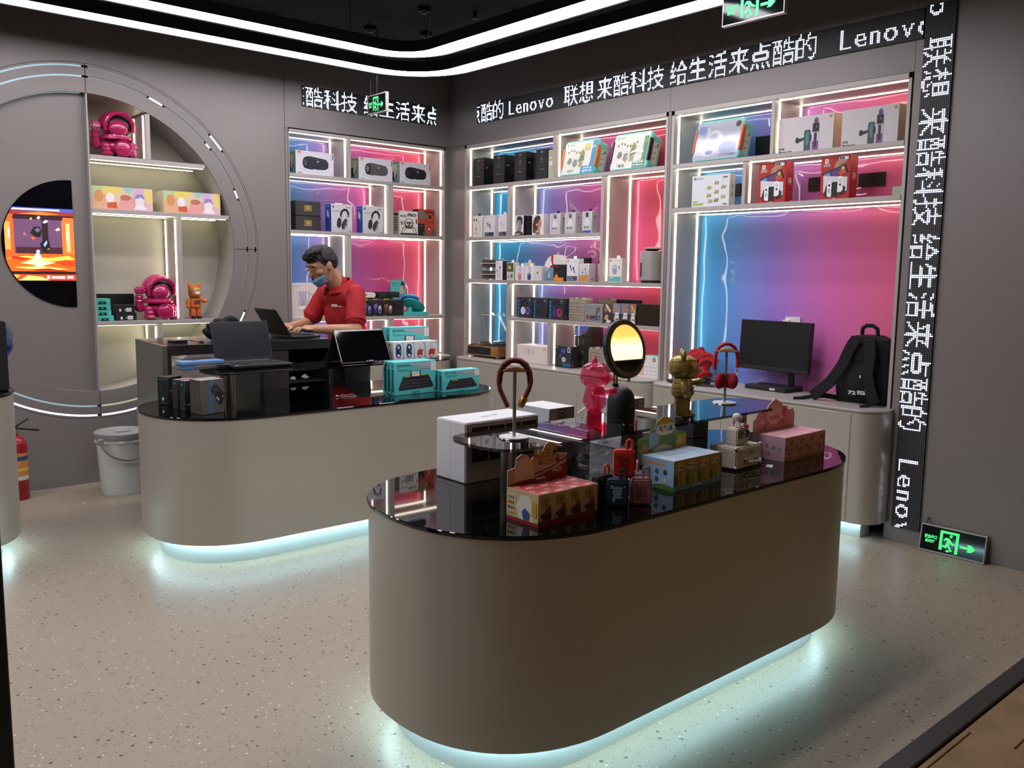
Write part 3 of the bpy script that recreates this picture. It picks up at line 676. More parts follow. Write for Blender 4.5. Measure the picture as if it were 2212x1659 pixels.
cA('game_headset_box', 'white box with black robot drawing and the word PRO', 'box', -.526, -.33, 1.8295, .211, .10,
   {'F': [('r', '#222222', .02, .84, .98, .98), ('r', '#e4e2dc', .025, .85, .975, .975), ('t', '#1a1a1a', 'PRO', .44, .78, .17, 'l', .05, .46), ('t', '#1a1a1a', 'MARS', .04, .75, .10, 'l', .03, .34), ('e', '#1a1a1a', .5, .50, .24, .20), ('e', '#ddd8cc', .5, .52, .19, .16), ('r', '#1a1a1a', .36, .48, .64, .55), ('p', '#1a1a1a', [(.42, .45), (.58, .45), (.54, .38), (.46, .38)]),
          ('l', '#1a1a1a', .03, [(.1, .1), (.16, .28), (.3, .36), (.4, .28)]), ('l', '#1a1a1a', .03, [(.9, .1), (.84, .28), (.7, .36), (.6, .28)]), ('l', '#1a1a1a', .02, [(.2, .12), (.3, .28), (.5, .3), (.7, .28), (.8, .12)]), ('r', '#1a1a1a', .04, .02, .96, .09), ('r', '#1a1a1a', .04, .5, .22, .53), ('r', '#1a1a1a', .04, .56, .22, .58), ('r', '#1a1a1a', .04, .44, .22, .47), ('r', '#1a1a1a', .88, .5, .94, .68)],
    'L': [('r', '#22211f', .1, .82, .9, .9)]+[('r', '#4a4843', .15, y, .8, y+.03) for y in (.2, .3, .4, .5, .6, .7)]+[('r', '#fffdf0', .84, .05, .97, .95)]}, ('#e4e0d6', '#cfcabc', '#e4e0d6'))
cA('game_headset_box', 'black and red patterned box right of the robot drawing box', 'box', -.327, -.146, 1.8295, .237, .09,
   {'F': [('r', '#b63a22', 0, .45, 1, 1), ('r', '#a83a26', .36, .02, 1, .55), ('p', '#3f7f78', [(.05, .9), (.3, .95), (.45, .7), (.2, .6)]), ('p', '#5a2a1c', [(.5, .95), (.95, .9), (.9, .6), (.55, .55)]), ('e', '#c9582c', .7, .72, .2, .14), ('e', '#3a2018', .7, .72, .12, .09), ('e', '#2f5a56', .85, .15, .12, .1), ('e', '#3f6b60', .45, .12, .08, .1), ('e', '#d8512c', .66, .28, .2, .16), ('e', '#8c1f14', .66, .28, .15, .12), ('t', '#f4e9dc', 'B', .66, .22, .13, 'c', .05), ('r', '#17181a', 0, .02, .37, .46), ('r', '#8a8a8a', .06, .36, .28, .38), ('r', '#8a8a8a', .3, .08, .33, .14)]}, ('#1b1b1d', '#2a1512', '#8a2c1c'))
JUG = [('r', '#b9a9a4', .06, .90, .32, .925), ('p', '#c6bcc2', [(.20, .74), (.24, .77), (.66, .77), (.72, .72), (.66, .22), (.27, .22)]), ('p', '#efeae9', [(.23, .74), (.64, .74), (.62, .52), (.26, .52)]), ('p', '#b9b0bb', [(.26, .74), (.60, .74), (.58, .50), (.29, .50)]), ('r', '#a79fb0', .36, .36, .52, .50), ('p', '#f2eeec', [(.27, .36), (.63, .36), (.62, .26), (.28, .26)]), ('r', '#8d8792', .27, .355, .63, .365), ('l', '#c0b8bd', .035, [(.66, .74), (.80, .68), (.83, .55), (.78, .42), (.68, .36)]), ('r', '#d2c8c4', .3, .12, .6, .14)]
for x0, x1, lb in ((-1.575, -1.34, 'cream water-jug box with a printed filter jug, at the left edge behind the salesman'), (-1.335, -1.148, 'cream water-jug box mostly hidden behind the salesman')):
    cA('water_jug_box', lb, 'box', x0, x1, 1.1205, .285, .16, {'F': JUG}, ('#e0d2cb', '#d6c9bd', '#e6dcd2'), group='water jug boxes')
for i, (x0, x1, c1, c2) in enumerate(((-.909, -.813, '#5a5a9a', '#9a9ad8'), (-.811, -.706, '#7a62b0', '#d8d8e0'), (-.704, -.596, '#8a5a3a', '#e0ddd8'))):
    cA('mouse_box', ('black mouse box with a blue mouse picture, partly behind the salesman', 'black mouse box with a violet and white mouse picture', 'black mouse box with a red and white mouse picture')[i], 'box', x0, x1, 1.1205, .16, .09,
       {'F': [('t', '#d8b62a', ('SPEED', 'BOLT', 'CZHYPE')[i], .05, .88, .09, 'l', .05, .55), ('r', '#8a8a8a', .7, .86, .94, .89), ('r', '#8a8a8a', .05, .78, .22, .80), ('p', c1, [(.1, .62), (.45, .7), (.5, .5), (.25, .35)]), ('p', '#4a3a5a', [(.15, .4), (.5, .3), (.3, .15)]), ('e', c2, .72, .36, .15, .23), ('e', c1, .72, .26, .13, .13), ('l', '#333333', .02, [(.72, .58), (.72, .40)]), ('p', ('#3a3a7a', '#5a3aa0', '#c0301c')[i], [(.6, .34), (.84, .42), (.84, .28), (.66, .2)]), ('r', '#aaaaaa', .06, .04, .36, .055)]}, '#17151a', group='mouse boxes beside the salesman')
for x0, x1, z, h, lb in ((-.751, -.637, 1.281, .05, 'flat black box lying on the mouse boxes, left one'), (-.634, -.527, 1.281, .05, 'flat black box lying on the mouse boxes, right one'), (-.591, -.486, 1.1205, .067, 'small black box right of the mouse boxes, bottom one'), (-.591, -.486, 1.1885, .067, 'small black box right of the mouse boxes, stacked on another')):
    cA('black_box', lb, 'box', x0, x1, z, h, .09, {'F': [('e', '#26262a', .5, .6, .3, .18)]}, '#121214', front=.03 if z < 1.25 else .035)
t = thing('handheld_printer', 'small cream handheld printer lying on the black mouse boxes', 'device', (-.842, .08, 1.281))
MB().prism(rrect(-.072, .072, 0, .045, .02, 5), -.04, .04, mat('#e3dfd2', .4), 'y').build('body', t, bev=.002); paint(t, ((-.072, -.0402, 0), (.144, 0, 0), (0, 0, .045), (0, -1, 0)), [('e', '#77705f', .35, .55, .06, .18)], 'emblem')
TEAL = mat('#45bdb9', .45, name='teal_plastic')
t = thing('massager_display', 'teal cap-shaped massager tilted on its small teal stand', 'massager', (-.353, .105, 1.1205))
MB().prism(rrect(-.135, .135, -.09, .09, .02), 0, .03, TEAL).build('base', t, bev=.002); MB().tube([(-.02, 0, .03), (-.01, -.005, .075)], [.03, .016], TEAL, 12).build('stem', t)
Q = TR(-.01, -.02, .115) @ RY(.5) @ RX(-.35)
mb = MB(); mb.lathe([(1e-6, .06), (.04, .058), (.07, .045), (.082, .01), (.084, -.02), (.074, -.022), (1e-6, -.02)], TEAL, n=28, M=Q); mb.v = [tuple(Vector(v)) for v in mb.v]; mb.build('crown', t)
pts = arc(.02, -.01, .115, .095, -1.9, 1.2, 20); MB().prism(pts, -.026, -.018, TEAL, M=Q).build('brim', t, bev=.002)
MB().tube([Q @ Vector((.088*math.cos(a), .088*math.sin(a), .005)) for a in [PI*.75+PI*.75*i/12 for i in range(13)]], .013, mat('#2f5fb0', .25), 8).build('visor_band', t); MB().ell(Q @ Vector((0, 0, .058)), (.03, .03, .006), mat('#8fdcd8', .3), M=Q.to_3x3().to_4x4()).build('button', t)
t = thing('acrylic_sign', 'clear acrylic sheet holding a teal leaflet with a woman, behind the cap massager', 'sign', (-.43, .235, 1.1205))
MB().box(-.10, .10, -.002, .002, 0, .36, CLEAR).build('acrylic_sheet', t); paint(t, ((-.06, -.0025, .14), (.16, 0, 0), (0, 0, .17), (0, -1, 0)), [('r', '#4db9b6', 0, 0, 1, 1), ('t', '#1f6f72', '舒压护眼', .08, .80, .09, 'l', .02, .45), ('t', '#1f6f72', '按摩仪', .12, .68, .08, 'l', .02, .3), ('p', '#5c86b4', [(.45, 0), (.98, 0), (.9, .28), (.6, .34)]), ('p', '#caa48c', [(.62, .36), (.66, .62), (.72, .78), (.86, .78), (.88, .5), (.84, .3), (.66, .28)]), ('p', '#2a2224', [(.66, .7), (.72, .92), (.86, .95), (.96, .8), (.92, .5), (.87, .5), (.86, .74)])], 'leaflet')
# round niche goods ------------------------------------------------
PINK = mat('#b3255c', .16, coat=.6, name='glossy_pink')
PAS = lambda: [('r', '#e9cfa8', 0, 0, 1, 1), ('p', '#e8b48e', [(0, 0), (0, .5), (.25, .7), (.4, 0)]), ('p', '#b9d69a', [(0, .5), (0, 1), (.2, 1), (.15, .6)]), ('p', '#ecd86f', [(.18, 1), (.5, 1), (.35, .6), (.2, .7)]), ('p', '#e9a6a0', [(.4, 0), (.5, .7), (.72, .5), (.7, 0)]), ('p', '#9fd0c6', [(.5, 1), (.7, 1), (.6, .7)]), ('p', '#d7b6d8', [(.7, 1), (.86, 1), (.8, .5), (.66, .6)]), ('p', '#f0d787', [(.86, 1), (1, 1), (1, .4), (.9, .3)]), ('p', '#e7b9c4', [(.7, 0), (.82, .5), (.95, .3), (1, 0)]),
      ('e', '#e09a60', .12, .58, .07, .26), ('e', '#f4f0e8', .3, .5, .07, .24), ('p', '#d86040', [(.25, .08), (.25, .3), (.4, .34), (.41, .06)]), ('e', '#c07860', .55, .55, .09, .12), ('e', '#f0e8f0', .78, .42, .075, .24), ('p', '#9888c0', [(.70, .5), (.73, .72), (.83, .74), (.87, .5), (.8, .6)]), ('p', '#f4f0f0', [(.68, .06), (.73, .3), (.83, .3), (.9, .06)])]
for x0, x1, lb in ((-3.058, -2.645, 'pastel printed gift box on the left of the middle shelf'), (-2.566, -2.145, 'pastel printed gift box on the right, near the ring edge')):
    cA('gift_box', lb, 'box', x0, x1, 1.9125, .157, .16, {'F': PAS()}, ('#e9d6b0', '#e2d6b8', '#e9e6da'), group='pastel gift boxes', rough=.3)
for i, (x0, x1) in enumerate(((-3.057, -2.935), (-3.060, -2.948), (-3.060, -2.951), (-3.060, -2.951))):
    z = 1.1345+i*.0395
    t = cA('teal_box', 'teal box with a black clasp in the stack of four, '+('bottom one', 'second from the bottom', 'second from the top', 'top one')[i], 'box', x0, x1, z, .0385, .13, None, '#4cc0ad', front=.06+.01*(i > 0), group='teal boxes in the round niche')
    MB().prism([(-.028, 0), (-.022, .020), (.022, .020), (.028, 0)], -.0655, -.066, BLK, 'y').build('clasp', t); paint(t, ((-.03, -.0662, 0), (.06, 0, 0), (0, 0, .022), (0, -1, 0)), [('p', '#6fd0c0', [(.3, .6), (.7, .6), (.5, .3)])], 'mark')
for i, (x0, x1) in enumerate(((-2.918, -2.775), (-2.925, -2.785))):
    cA('black_box', 'black box with white stickers between teal boxes and pink astronaut, '+('lower', 'upper')[i], 'box', x0, x1, 1.1345+i*.0565, .0555, .14, {'F': [('r', '#d8d8d4', .22, .15, .32, .5), ('r', '#d8d8d4', .56, .12, .82, .6), ('r', '#55524e', .60, .28, .78, .34), ('r', '#8a8884', .48, .2, .54, .5)]}, '#17171a', front=.07)
def astronaut(label, x, z, w, y=.13):
    k = w/.32; t = thing('astronaut_figurine', label, 'figurine', (x, y, z)); t.scale = (k, k, k); g = PINK
    mb = MB()
    mb.ell((.055, 0, .205), (.088, .085, .085), g, 26, 16); mb.lathe([(.088, .155), (.10, .15), (.102, .135), (.095, .128)], g, (.055, 0, 0), 26)
    mb.build('head', t)
    mb = MB(); mb.lathe([(.104, -.03), (.108, -.012), (.112, 0), (.106, .012), (.098, .012), (.098, -.03)], g, n=28, M=TR(.06, .005, .222) @ RX(1.0) @ RY(0), a0=-.25, a1=PI+.25)
    Q = TR(.06, .012, .215); vs = []; fs = []; n, h = 24, 9
    for j in range(h+1):
        for i in range(n+1):
            b = -1.25+2.5*i/n; e = PI*j/h*.62+.42
            vs.append(Q @ Vector((.112*math.sin(b)*1.0, -.112*math.cos(b)*math.cos(e)*.85, .105*math.sin(e))))
    mb.build('visor_rim', t)
    mb = MB(); mb.ell((.06, .018, .222), (.108, .088, .105), g, 28, 16, t0=-.15); mb.build('helmet_shell', t)
    # open helmet: solid bulge coloured dark as the shade inside, and the face dome
    mb = MB(); mb.ell((.06, -.052, .212), (.086, .038, .074), mat('#2b0713', .3), 24, 12); mb.build('helmet_inner_shade', t)
    mb = MB(); mb.ell((.052, -.066, .196), (.066, .045, .058), g, 24, 14); mb.build('face_dome', t)
    MB().tube([(.06+.092*math.cos(a), -.072-.02*math.sin(a), .205+.092*math.sin(a)) for a in [-.3+(PI+.6)*i/18 for i in range(19)]], .014, g, 10).build('helmet_rim', t)
    mb = MB(); mb.lathe([(.10, -.012), (.112, -.006), (.112, .006), (.10, .012)], g, (.055, 0, .13), 28); mb.build('collar', t)
    MB().ell((.05, 0, .075), (.082, .07, .062), g, 22, 12).build('torso', t)
    mb = MB(); Q = TR(.075, -.085, .062) @ RX(PI/2); mb.lathe([(1e-6, .028), (.03, .026), (.046, .018), (.050, .024), (.056, .018), (.060, 0), (.055, -.03)], g, n=28, M=Q); mb.build('chest_dial', t)
    for sx, xx in ((-1, -.022), (1, .135)):
        mb = MB(); mb.ell((xx, -.03, .075), (.036, .045, .032), g, 16, 10); mb.ell((xx, -.04, .05), (.034, .05, .026), g, 16, 10); mb.ell((xx, -.048, .022), (.04, .062, .022), g, 16, 10); mb.build('leg', t)
    mb = MB(); mb.ell((-.075, 0, .085), (.036, .036, .032), g, 16, 10); mb.tube([(-.08, -.01, .09), (-.085, -.02, .14), (-.085, -.025, .18)], [.03, .026, .026], g, 12)
    for zz in (.135, .165): mb.lathe([(.028, -.006), (.032, 0), (.028, .006)], g, (-.085, -.02, zz), 16)
    mb.build('raised_arm', t); mb = MB(); mb.box(-.115, -.05, -.05, .0, .185, .235, g); mb.build('hand', t, bev=.01, seg=3)
    mb = MB(); mb.ell((.145, -.02, .098), (.032, .034, .028), g, 14, 8); mb.ell((.165, -.045, .085), (.022, .024, .02), g, 14, 8); mb.ell((.15, -.06, .07), (.02, .022, .018), g, 12, 8); mb.build('bent_arm', t); return t
astronaut('glossy pink astronaut figure on the top shelf of the round niche', -2.905, 2.2745, .325); astronaut('glossy pink astronaut figure on the lowest shelf, right of the black boxes', -2.655, 1.1345, .325)
# ============================================================ goods in the wide right niche
KA = lambda: [('l', '#35363a', .05, [(.3, .42), (.7, .42), (.7, .80), (.3, .80), (.3, .42)]), ('e', '#55565a', .5, .60, .12, .06), ('e', '#3c3d42', .5, .60, .07, .035), ('e', '#55565a', .5, .70, .09, .045), ('t', '#a8a8ac', 'Alienware', .5, .33, .035, 'c', .02, .42)]+[('r', '#2d2e31', x, .08, x+.1, .28) for x in (.14, .34, .54, .74)]+[('r', '#9a9a9e', .42, .88, .58, .93)]
for i, (a, b) in enumerate(((-.304, -.451), (-.581, -.727), (-.856, -1.000), (-1.122, -1.259))):
    cB('keyboard_box', 'tall black box on the top shelf, '+('first from the corner', 'second from the corner', 'third from the corner', 'fourth from the corner beside the clear box')[i], 'box', a, b, 2.2645, .24, .21,
       {'F': KA(), 'R': [('r', '#8f8f92', .12, .62, .24, .66), ('r', '#3f3f42', .3, .55, .85, .57), ('r', '#3f3f42', .3, .5, .8, .52), ('r', '#3f3f42', .3, .45, .83, .47), ('r', '#5a4a2a', .3, .38, .6, .4)]}, ('#202124', '#0f1012', '#161719'), group='tall black boxes on the top shelf')
cB('keyboard_box', 'olive-black box set back between the third and fourth tall black boxes', 'box', -1.015, -1.11, 2.2645, .215, .14, {'F': [('r', '#4a4526', .2, .5, .8, .52), ('r', '#4a4526', .2, .44, .7, .46)]}, '#1e1c14', front=.10)
cB('clear_box', 'clear plastic box standing against the divider of the top shelf', 'box', -1.268, -1.335, 2.2645, .225, .12, {'F': [('r', '#e8e6c8', .2, .45, .7, .6), ('r', '#e8e6c8', .25, .7, .65, .75)]}, '#b7b59a')
def kit(label, yb0, yb1, z, clasp, art, w_lean=.24, fx=.02, h=.285, rz=-PI/2, dz=.0):
    w = yb0-yb1; t = thing('tool_kit', label, 'toy kit', (fx+.004, (yb0+yb1)/2+.004, z), rz); t.rotation_euler = (-w_lean, 0, rz); g = mat('#79cfc6', .35, name='kit_teal')
    d = .125; MB().prism(rrect(-w/2+.008, w/2-.008, .012, h-.012, .025, 4), .035, d, g, 'y').build('case', t, bev=.004)
    MB().prism(rrect(-w/2, w/2, .004, h, .03, 5), .004, .045, g, 'y').build('lid', t, bev=.006, seg=2)
    n = paint(t, ((-w/2+.014, .0038, .016), (w-.028, 0, 0), (0, 0, h-.03), (0, -1, 0)), art, 'lid_sheet')
    for s_ in (-1, 1): MB().box(s_*(w/2)-.012 if s_ > 0 else -w/2-.004, s_*(w/2)+.004 if s_ > 0 else -w/2+.012, -.004, .03, h*.22, h*.80, mat(clasp, .4)).build('clasp', t, bev=.003)
    paint(t, ((w/2-.008, .05, .03), (0, .06, 0), (0, 0, h-.08), (1, 0, 0)), [('r', '#d9d6bd', 0, .1, .85, .9), ('r', '#8f8a70', .1, .5, .6, .54), ('r', '#8f8a70', .1, .3, .6, .34), ('r', '#8f8a70', .1, .7, .6, .74), ('r', '#3a3a38', .55, .75, .75, .86)], 'side_label')
    if dz: MB().prism(rrect(-w/2+.01, w/2-.01, .012, h-.008, .03, 5), .0005, .003, FILM, 'y').build('clear_cover', t)
    return t
BOT = lambda c: [('r', '#e6e5da', 0, 0, 1, 1), ('e', '#555', .07, .92, .02, .025) if 0 else ('e', '#555555', .07, .92, .02, .025), ('r', '#888888', .11, .91, .30, .93)]+[('e', c, .12+.09*i, .70+.05*math.sin(i*1.3), .025, .04) for i in range(7)]+[('p', c, [(.12, .36), (.16, .5), (.24, .52), (.28, .38), (.2, .3)]), ('p', '#8f9a86', [(.3, .28), (.34, .46), (.44, .44), (.46, .26), (.38, .2)]), ('p', '#7d8a72', [(.48, .36), (.52, .62), (.64, .6), (.66, .4)]), ('p', '#a8a884', [(.5, .2), (.52, .38), (.62, .36), (.62, .2)]), ('e', '#96a04e', .58, .62, .07, .08), ('r', '#b9b8ac', .18, .06, .36, .14)]
ORK = BOT('#8a9685')+[('p', '#4f9cc0', [(.6, 0), (.6, .16), (.64, .22), (.84, .22), (.86, .3), (.86, 1), (1, 1), (1, 0)]), ('t', '#ffffff', '机器人', .68, .125, .07, 'l', .03, .28), ('t', '#ffffff', '编程玩具', .66, .04, .06, 'l', .02, .3), ('r', '#d9cf6a', .62, .72, .78, .92), ('t', '#f6f2c8', '大颗粒', .905, .78, .06, 'c', .03, .12)]
GRK = BOT('#7f857c')+[('p', '#5f9a80', [(.62, 0), (.62, .18), (.84, .2), (.86, .28), (.86, .9), (.98, .9), (.98, 0)]), ('t', '#ffffff', '机械大师', .64, .13, .07, 'l', .03, .3), ('t', '#ffffff', '百变编程积木', .64, .05, .045, 'l', .02, .3), ('e', '#8fae4a', .93, .76, .05, .07), ('p', '#f4f2ee', [(.38, .12), (.42, .3), (.5, .42), (.66, .46), (.86, .40), (.9, .46), (.74, .56), (.56, .5), (.44, .38)]), ('e', '#6a78b0', .26, .08, .03, .04), ('e', '#6a9a80', .36, .08, .03, .04)]
kit('teal kit case with orange clasps and blue corner print, leaning back on the shelf', -1.405, -1.775, 2.2655, '#e5762c', ORK)
kit('teal kit case with black clasps and green corner print, leaning back on the shelf', -1.930, -2.292, 2.2655, '#1b1b1d', GRK)
# second shelf
def ear(u, v, c, k=1): return [('e', c, u, v, .055*k, .05*k), ('l', c, .06*k, [(u+.02*k, v-.02*k), (u+.08*k, v-.16*k)])]
def tab(t, w, h, c=WHT):
    o = MB().prism([(-.016, 0), (.016, 0), (.016, .022), (-.016, .022)], -.001, .001, c, 'y').build('hang_tab', t); o.location = (0, 0, h); return t
t = cB('earphone_box', 'white earphone box with an orange side, first from the corner on the second shelf', 'box', -.300, -.43, 1.8205, .186, .055,
   {'F': [('l', '#2a2a2c', .02, [(.2, .8), (.34, .5), (.42, .22), (.55, .2)]), ('l', '#2a2a2c', .02, [(.46, .78), (.8, .55), (.85, .3), (.6, .12), (.1, .2)]), ('e', '#222222', .18, .82, .07, .05), ('e', '#222222', .44, .8, .07, .05), ('r', '#2a2a2c', .38, .3, .44, .46)], 'L': [('t', '#ffffff', '小度', .4, .5, .12, 'l', .03, .5), ('e', '#ffffff', .5, .82, .18, .06)]}, ('#e9e6e0', '#e2ded6', '#efece6', '#ec7a26'))
tab(t, .13, .186, BLK)
MB().box(-.067, -.0655, -.028, .028, 0, .186, mat('#ec7a26', .45)).build('orange_side', t)
for a, b, c, c2, lb in ((-.457, -.602, '#3c4468', '#2c3350', 'white earbud box with dark earbuds and a navy band'), (-.649, -.765, '#b9b6b4', '#3a3d50', 'white earbud box with pale earbuds, left of the first divider')):
    t = cB('earbud_box', lb, 'box', a, b, 1.8205, .184, .06, {'F': ear(.35, .62, c)+ear(.55, .56, c, 1.1)+[('r', c2, .1, .02, .95, .21), ('r', '#9a9cb0', .16, .14, .5, .17), ('r', '#9a9cb0', .16, .07, .6, .09), ('e', '#333333', .12, .92, .04, .03), ('r', '#aaaaaa', .74, .91, .92, .925)]}, '#e3e1e2', group='earbud boxes'); tab(t, .1, .184)
t = cB('portrait_box', 'headphone box with a man in grey tones, right of the first divider', 'box', -.865, -.980, 1.8205, .168, .10, {'F': [('r', '#d8d6d6', 0, 0, 1, 1), ('p', '#8f8480', [(.3, .2), (.22, .4), (.2, .62), (.3, .78), (.62, .82), (.8, .66), (.82, .42), (.7, .2)]), ('p', '#2c2a2b', [(.22, .64), (.3, .92), (.6, .97), (.86, .88), (.9, .6), (.78, .5), (.74, .72), (.4, .8)]), ('p', '#4a4646', [(0, 0), (.1, .16), (.34, .24), (.72, .22), (1, .1), (1, 0)]), ('r', '#e6e3e0', .12, .06, .6, .1), ('p', '#b6a79f', [(.26, .3), (.24, .6), (.44, .7), (.5, .4), (.4, .26)])]}, ('#d8d6d6', '#18171a', '#2a282b'))
MB().box(.0575, .1, -.03, .04, 0, .15, BLK).build('back_part', t)
cB('portrait_box', 'headphone box with a long-haired woman in profile', 'box', -1.085, -1.224, 1.8205, .167, .06, {'F': [('p', '#4a3128', [(.1, .1), (.06, .5), (.2, .84), (.5, .96), (.72, .88), (.74, .68), (.56, .6), (.5, .3), (.36, .1)]), ('p', '#b98a70', [(.5, .3), (.52, .62), (.66, .74), (.78, .7), (.84, .52), (.78, .36), (.62, .26)]), ('p', '#9a6f58', [(.3, 0), (.42, .3), (.66, .3), (.72, 0)]), ('e', '#d6b8a6', .42, .5, .07, .06), ('r', '#d8cfc6', .3, .16, .62, .2)]}, ('#e6e3e0', '#dcd8d2', '#e9e6e2'))
for a, b, c, lb in ((-1.295, -1.417, '#e8c4c4', 'small window earphone box with a pink foot'), (-1.468, -1.585, '#c8c6c4', 'small window earphone box with a grey foot'), (-1.660, -1.762, '#3a56a8', 'small window earphone box with a blue foot')):
    h = .165; t = cB('window_box', lb, 'box', a, b, 1.8205, h, .075, {'F': [('r', '#d2d2d2', .06, .1, .94, .96), ('p', '#eceaea', [(.2, .36), (.4, .7), (.64, .7), (.86, .36)]), ('p', '#8a8a90' if c != '#3a56a8' else '#2c2f4a', [(.4, .74), (.36, .95), (.66, .95), (.66, .74)]), ('e', '#333333', .55, .82, .09, .05), ('t', '#3a3a3e', '漫步者', .2, .24, .09, 'l', .02, .5), ('r', c, .06, .02, .94, .12)], 'R': [('l', '#8a8a8c', .06, [(.4, .3), (.45, .7)]), ('e', '#77777a', .5, .76, .12, .06)]}, ('#dedcdc', '#cfccca', '#e4e2e2'), group='window earphone boxes', wrap=True); tab(t, .1, h, BLKM)
# third shelf
for z, lb in ((1.4475, 'clear-lidded case on the third shelf near the corner, lower one'), (1.5435, 'clear-lidded case on the third shelf near the corner, upper one')):
    t = thing('clear_case', lb, 'case', (.10, -.50, z), -PI/2, 'clear cases on the third shelf'); MB().prism(rrect(-.098, .098, 0, .094, .022, 4), -.06, .06, CLEAR, 'y').build('case', t, bev=.004)
    MB().prism(rrect(-.088, .088, .012, .08, .015, 4), -.045, .045, mat('#4a4a44', .5), 'y').build('contents', t); MB().box(-.02, .02, -.064, -.058, 0, .02, mat('#5a5a50', .4)).build('catch', t); MB().box(-.1, .1, -.062, .062, .044, .050, mat('#c9c8b4', .4)).build('rim', t)
t = cB('earphone_box', 'narrow white earphone box with a black side, third shelf', 'box', -.621, -.715, 1.4475, .165, .07, {'F': [('e', '#222222', .25, .5, .07, .05), ('e', '#222222', .66, .66, .1, .05), ('l', '#333333', .04, [(.7, .64), (.62, .3), (.5, .12)]), ('l', '#333333', .04, [(.25, .48), (.36, .2), (.5, .12)]), ('r', '#999999', .14, .86, .4, .88), ('r', '#c88878', .14, .8, .3, .82)]}, ('#e8e4e2', '#22222c', '#e8e6e4'))
for a, b, f, lb in ((-.772, -.866, .03, 'small olive-green earphone box with a teal foot'), (-.872, -.95, .14, 'small white box behind the olive-green one')):
    t = cB('earphone_box', lb, 'box', a, b, 1.4475, .15, .06, {'F': [('r', '#5f5a30', .06, .48, .94, .97), ('e', '#c9c48a', .4, .72, .2, .1), ('p', '#3a8a90', [(.55, .1), (.5, .3), (.75, .4), (.9, .2)]), ('e', '#333333', .25, .2, .08, .05)] if f < .1 else [('r', '#8a8676', .1, .8, .9, .84)]}, '#cfcbb6', front=f); tab(t, .07, .15)
for a, b, c, c2, lb in ((-.884, -.994, '#c0787c', '#e0a8a8', 'small white box with a pink charging case'), (-1.001, -1.113, '#3a4478', '#8a94b8', 'small white box with a navy charging case')):
    t = cB('earbud_box', lb, 'box', a, b, 1.4475, .122, .06, {'F': [('p', c, [(.32, .12), (.32, .42), (.72, .42), (.72, .12), (.62, .04), (.42, .04)]), ('e', c2, .52, .46, .2, .09), ('e', c2, .6, .62, .06, .07), ('r', '#a8a4b0', .25, .76, .85, .78), ('r', '#a8a4b0', .35, .7, .75, .72), ('e', '#333333', .55, .9, .06, .05)]}, '#e4e2e4', group='small charging case boxes'); tab(t, .11, .122)
cB('small_box', 'small plain white box with a round emblem, in front of the dome box', 'box', -1.113, -1.210, 1.4475, .121, .06, {'F': [('e', '#55585f', .5, .55, .09, .08), ('r', '#aaaaaa', .4, .4, .6, .42)]}, '#d6d4d0')
t = thing('dome_box', 'white apple-shaped gift box with red headphones printed on it', 'box', (.16, -1.26, 1.4475), -PI/2); pts = [(-.10, 0)]+[(-.132*math.cos(a), .09+.125*math.sin(a)) for a in [-.3+(PI+.6)*i/24 for i in range(25)]]+[(.10, 0)]
MB().prism(pts[::-1], -.03, .03, mat('#ece6e2', .4), 'y').build('body', t, bev=.004); MB().prism([(-.012, .212), (.0, .226), (.022, .25), (.018, .228), (.004, .212)], -.006, .006, mat('#cfc6be', .5), 'y').build('stem', t)
paint(t, ((-.13, -.0305, 0), (.26, 0, 0), (0, 0, .22), (0, -1, 0)), [('r', '#c8202c', .33, .74, .43, .97), ('l', '#c8202c', .06, [(.38, .74), (.42, .6), (.55, .55), (.56, .36)]), ('e', '#c8202c', .48, .34, .13, .16), ('e', '#b01824', .38, .52, .10, .06), ('e', '#e05058', .5, .34, .06, .08)])
cB('small_box', 'small blue-grey earphone box in front of the dome box, right side', 'box', -1.252, -1.346, 1.4475, .105, .05, {'F': [('p', '#c9d6de', [(.4, .3), (.5, .7), (.6, .75), (.58, .3)]), ('r', '#dfe9ee', .1, .82, .3, .9), ('r', '#4a6a80', .1, .1, .9, .16)]}, '#6f8ea2')
t = cB('earphone_box', 'black earphone box with an orange foot', 'box', -1.352, -1.485, 1.4475, .133, .07, {'F': [('r', '#e08a3a', 0, 0, .85, .22), ('e', '#e08a3a', .25, .24, .16, .16), ('e', '#8a5a30', .24, .46, .06, .06), ('r', '#6a6a6c', .6, .55, .64, .6), ('r', '#77706a', .1, .86, .4, .89)]}, '#1d1b1b')
t = cB('earbud_box', 'white earbud box with navy earbuds and a navy band, third shelf', 'box', -1.501, -1.630, 1.4475, .179, .06, {'F': ear(.33, .66, '#4a5070', 1.1)+ear(.58, .58, '#4a5070', 1.3)+[('r', '#4a4c5c', .04, .03, .92, .24), ('r', '#a6a8b8', .1, .17, .5, .2), ('r', '#a6a8b8', .1, .08, .6, .11), ('e', '#333333', .12, .9, .05, .035), ('r', '#aaaaaa', .64, .89, .9, .905)]}, '#e5e3e2'); tab(t, .13, .179)
t = cB('earphone_box', 'white earphone box with an orange lower half', 'box', -1.639, -1.744, 1.4475, .14, .075, {'F': [('r', '#e6a25a', .02, .02, .98, .36), ('e', '#4a5070', .35, .52, .06, .05), ('e', '#4a5070', .65, .7, .07, .05), ('l', '#4a5070', .03, [(.35, .5), (.38, .22), (.5, .1)]), ('l', '#4a5070', .03, [(.66, .68), (.68, .4), (.52, .1)]), ('l', '#4a5070', .03, [(.82, .55), (.84, .2)])], 'R': [('e', '#e6842a', .5, .15, .18, .07)]}, '#e6e3de', wrap=True)
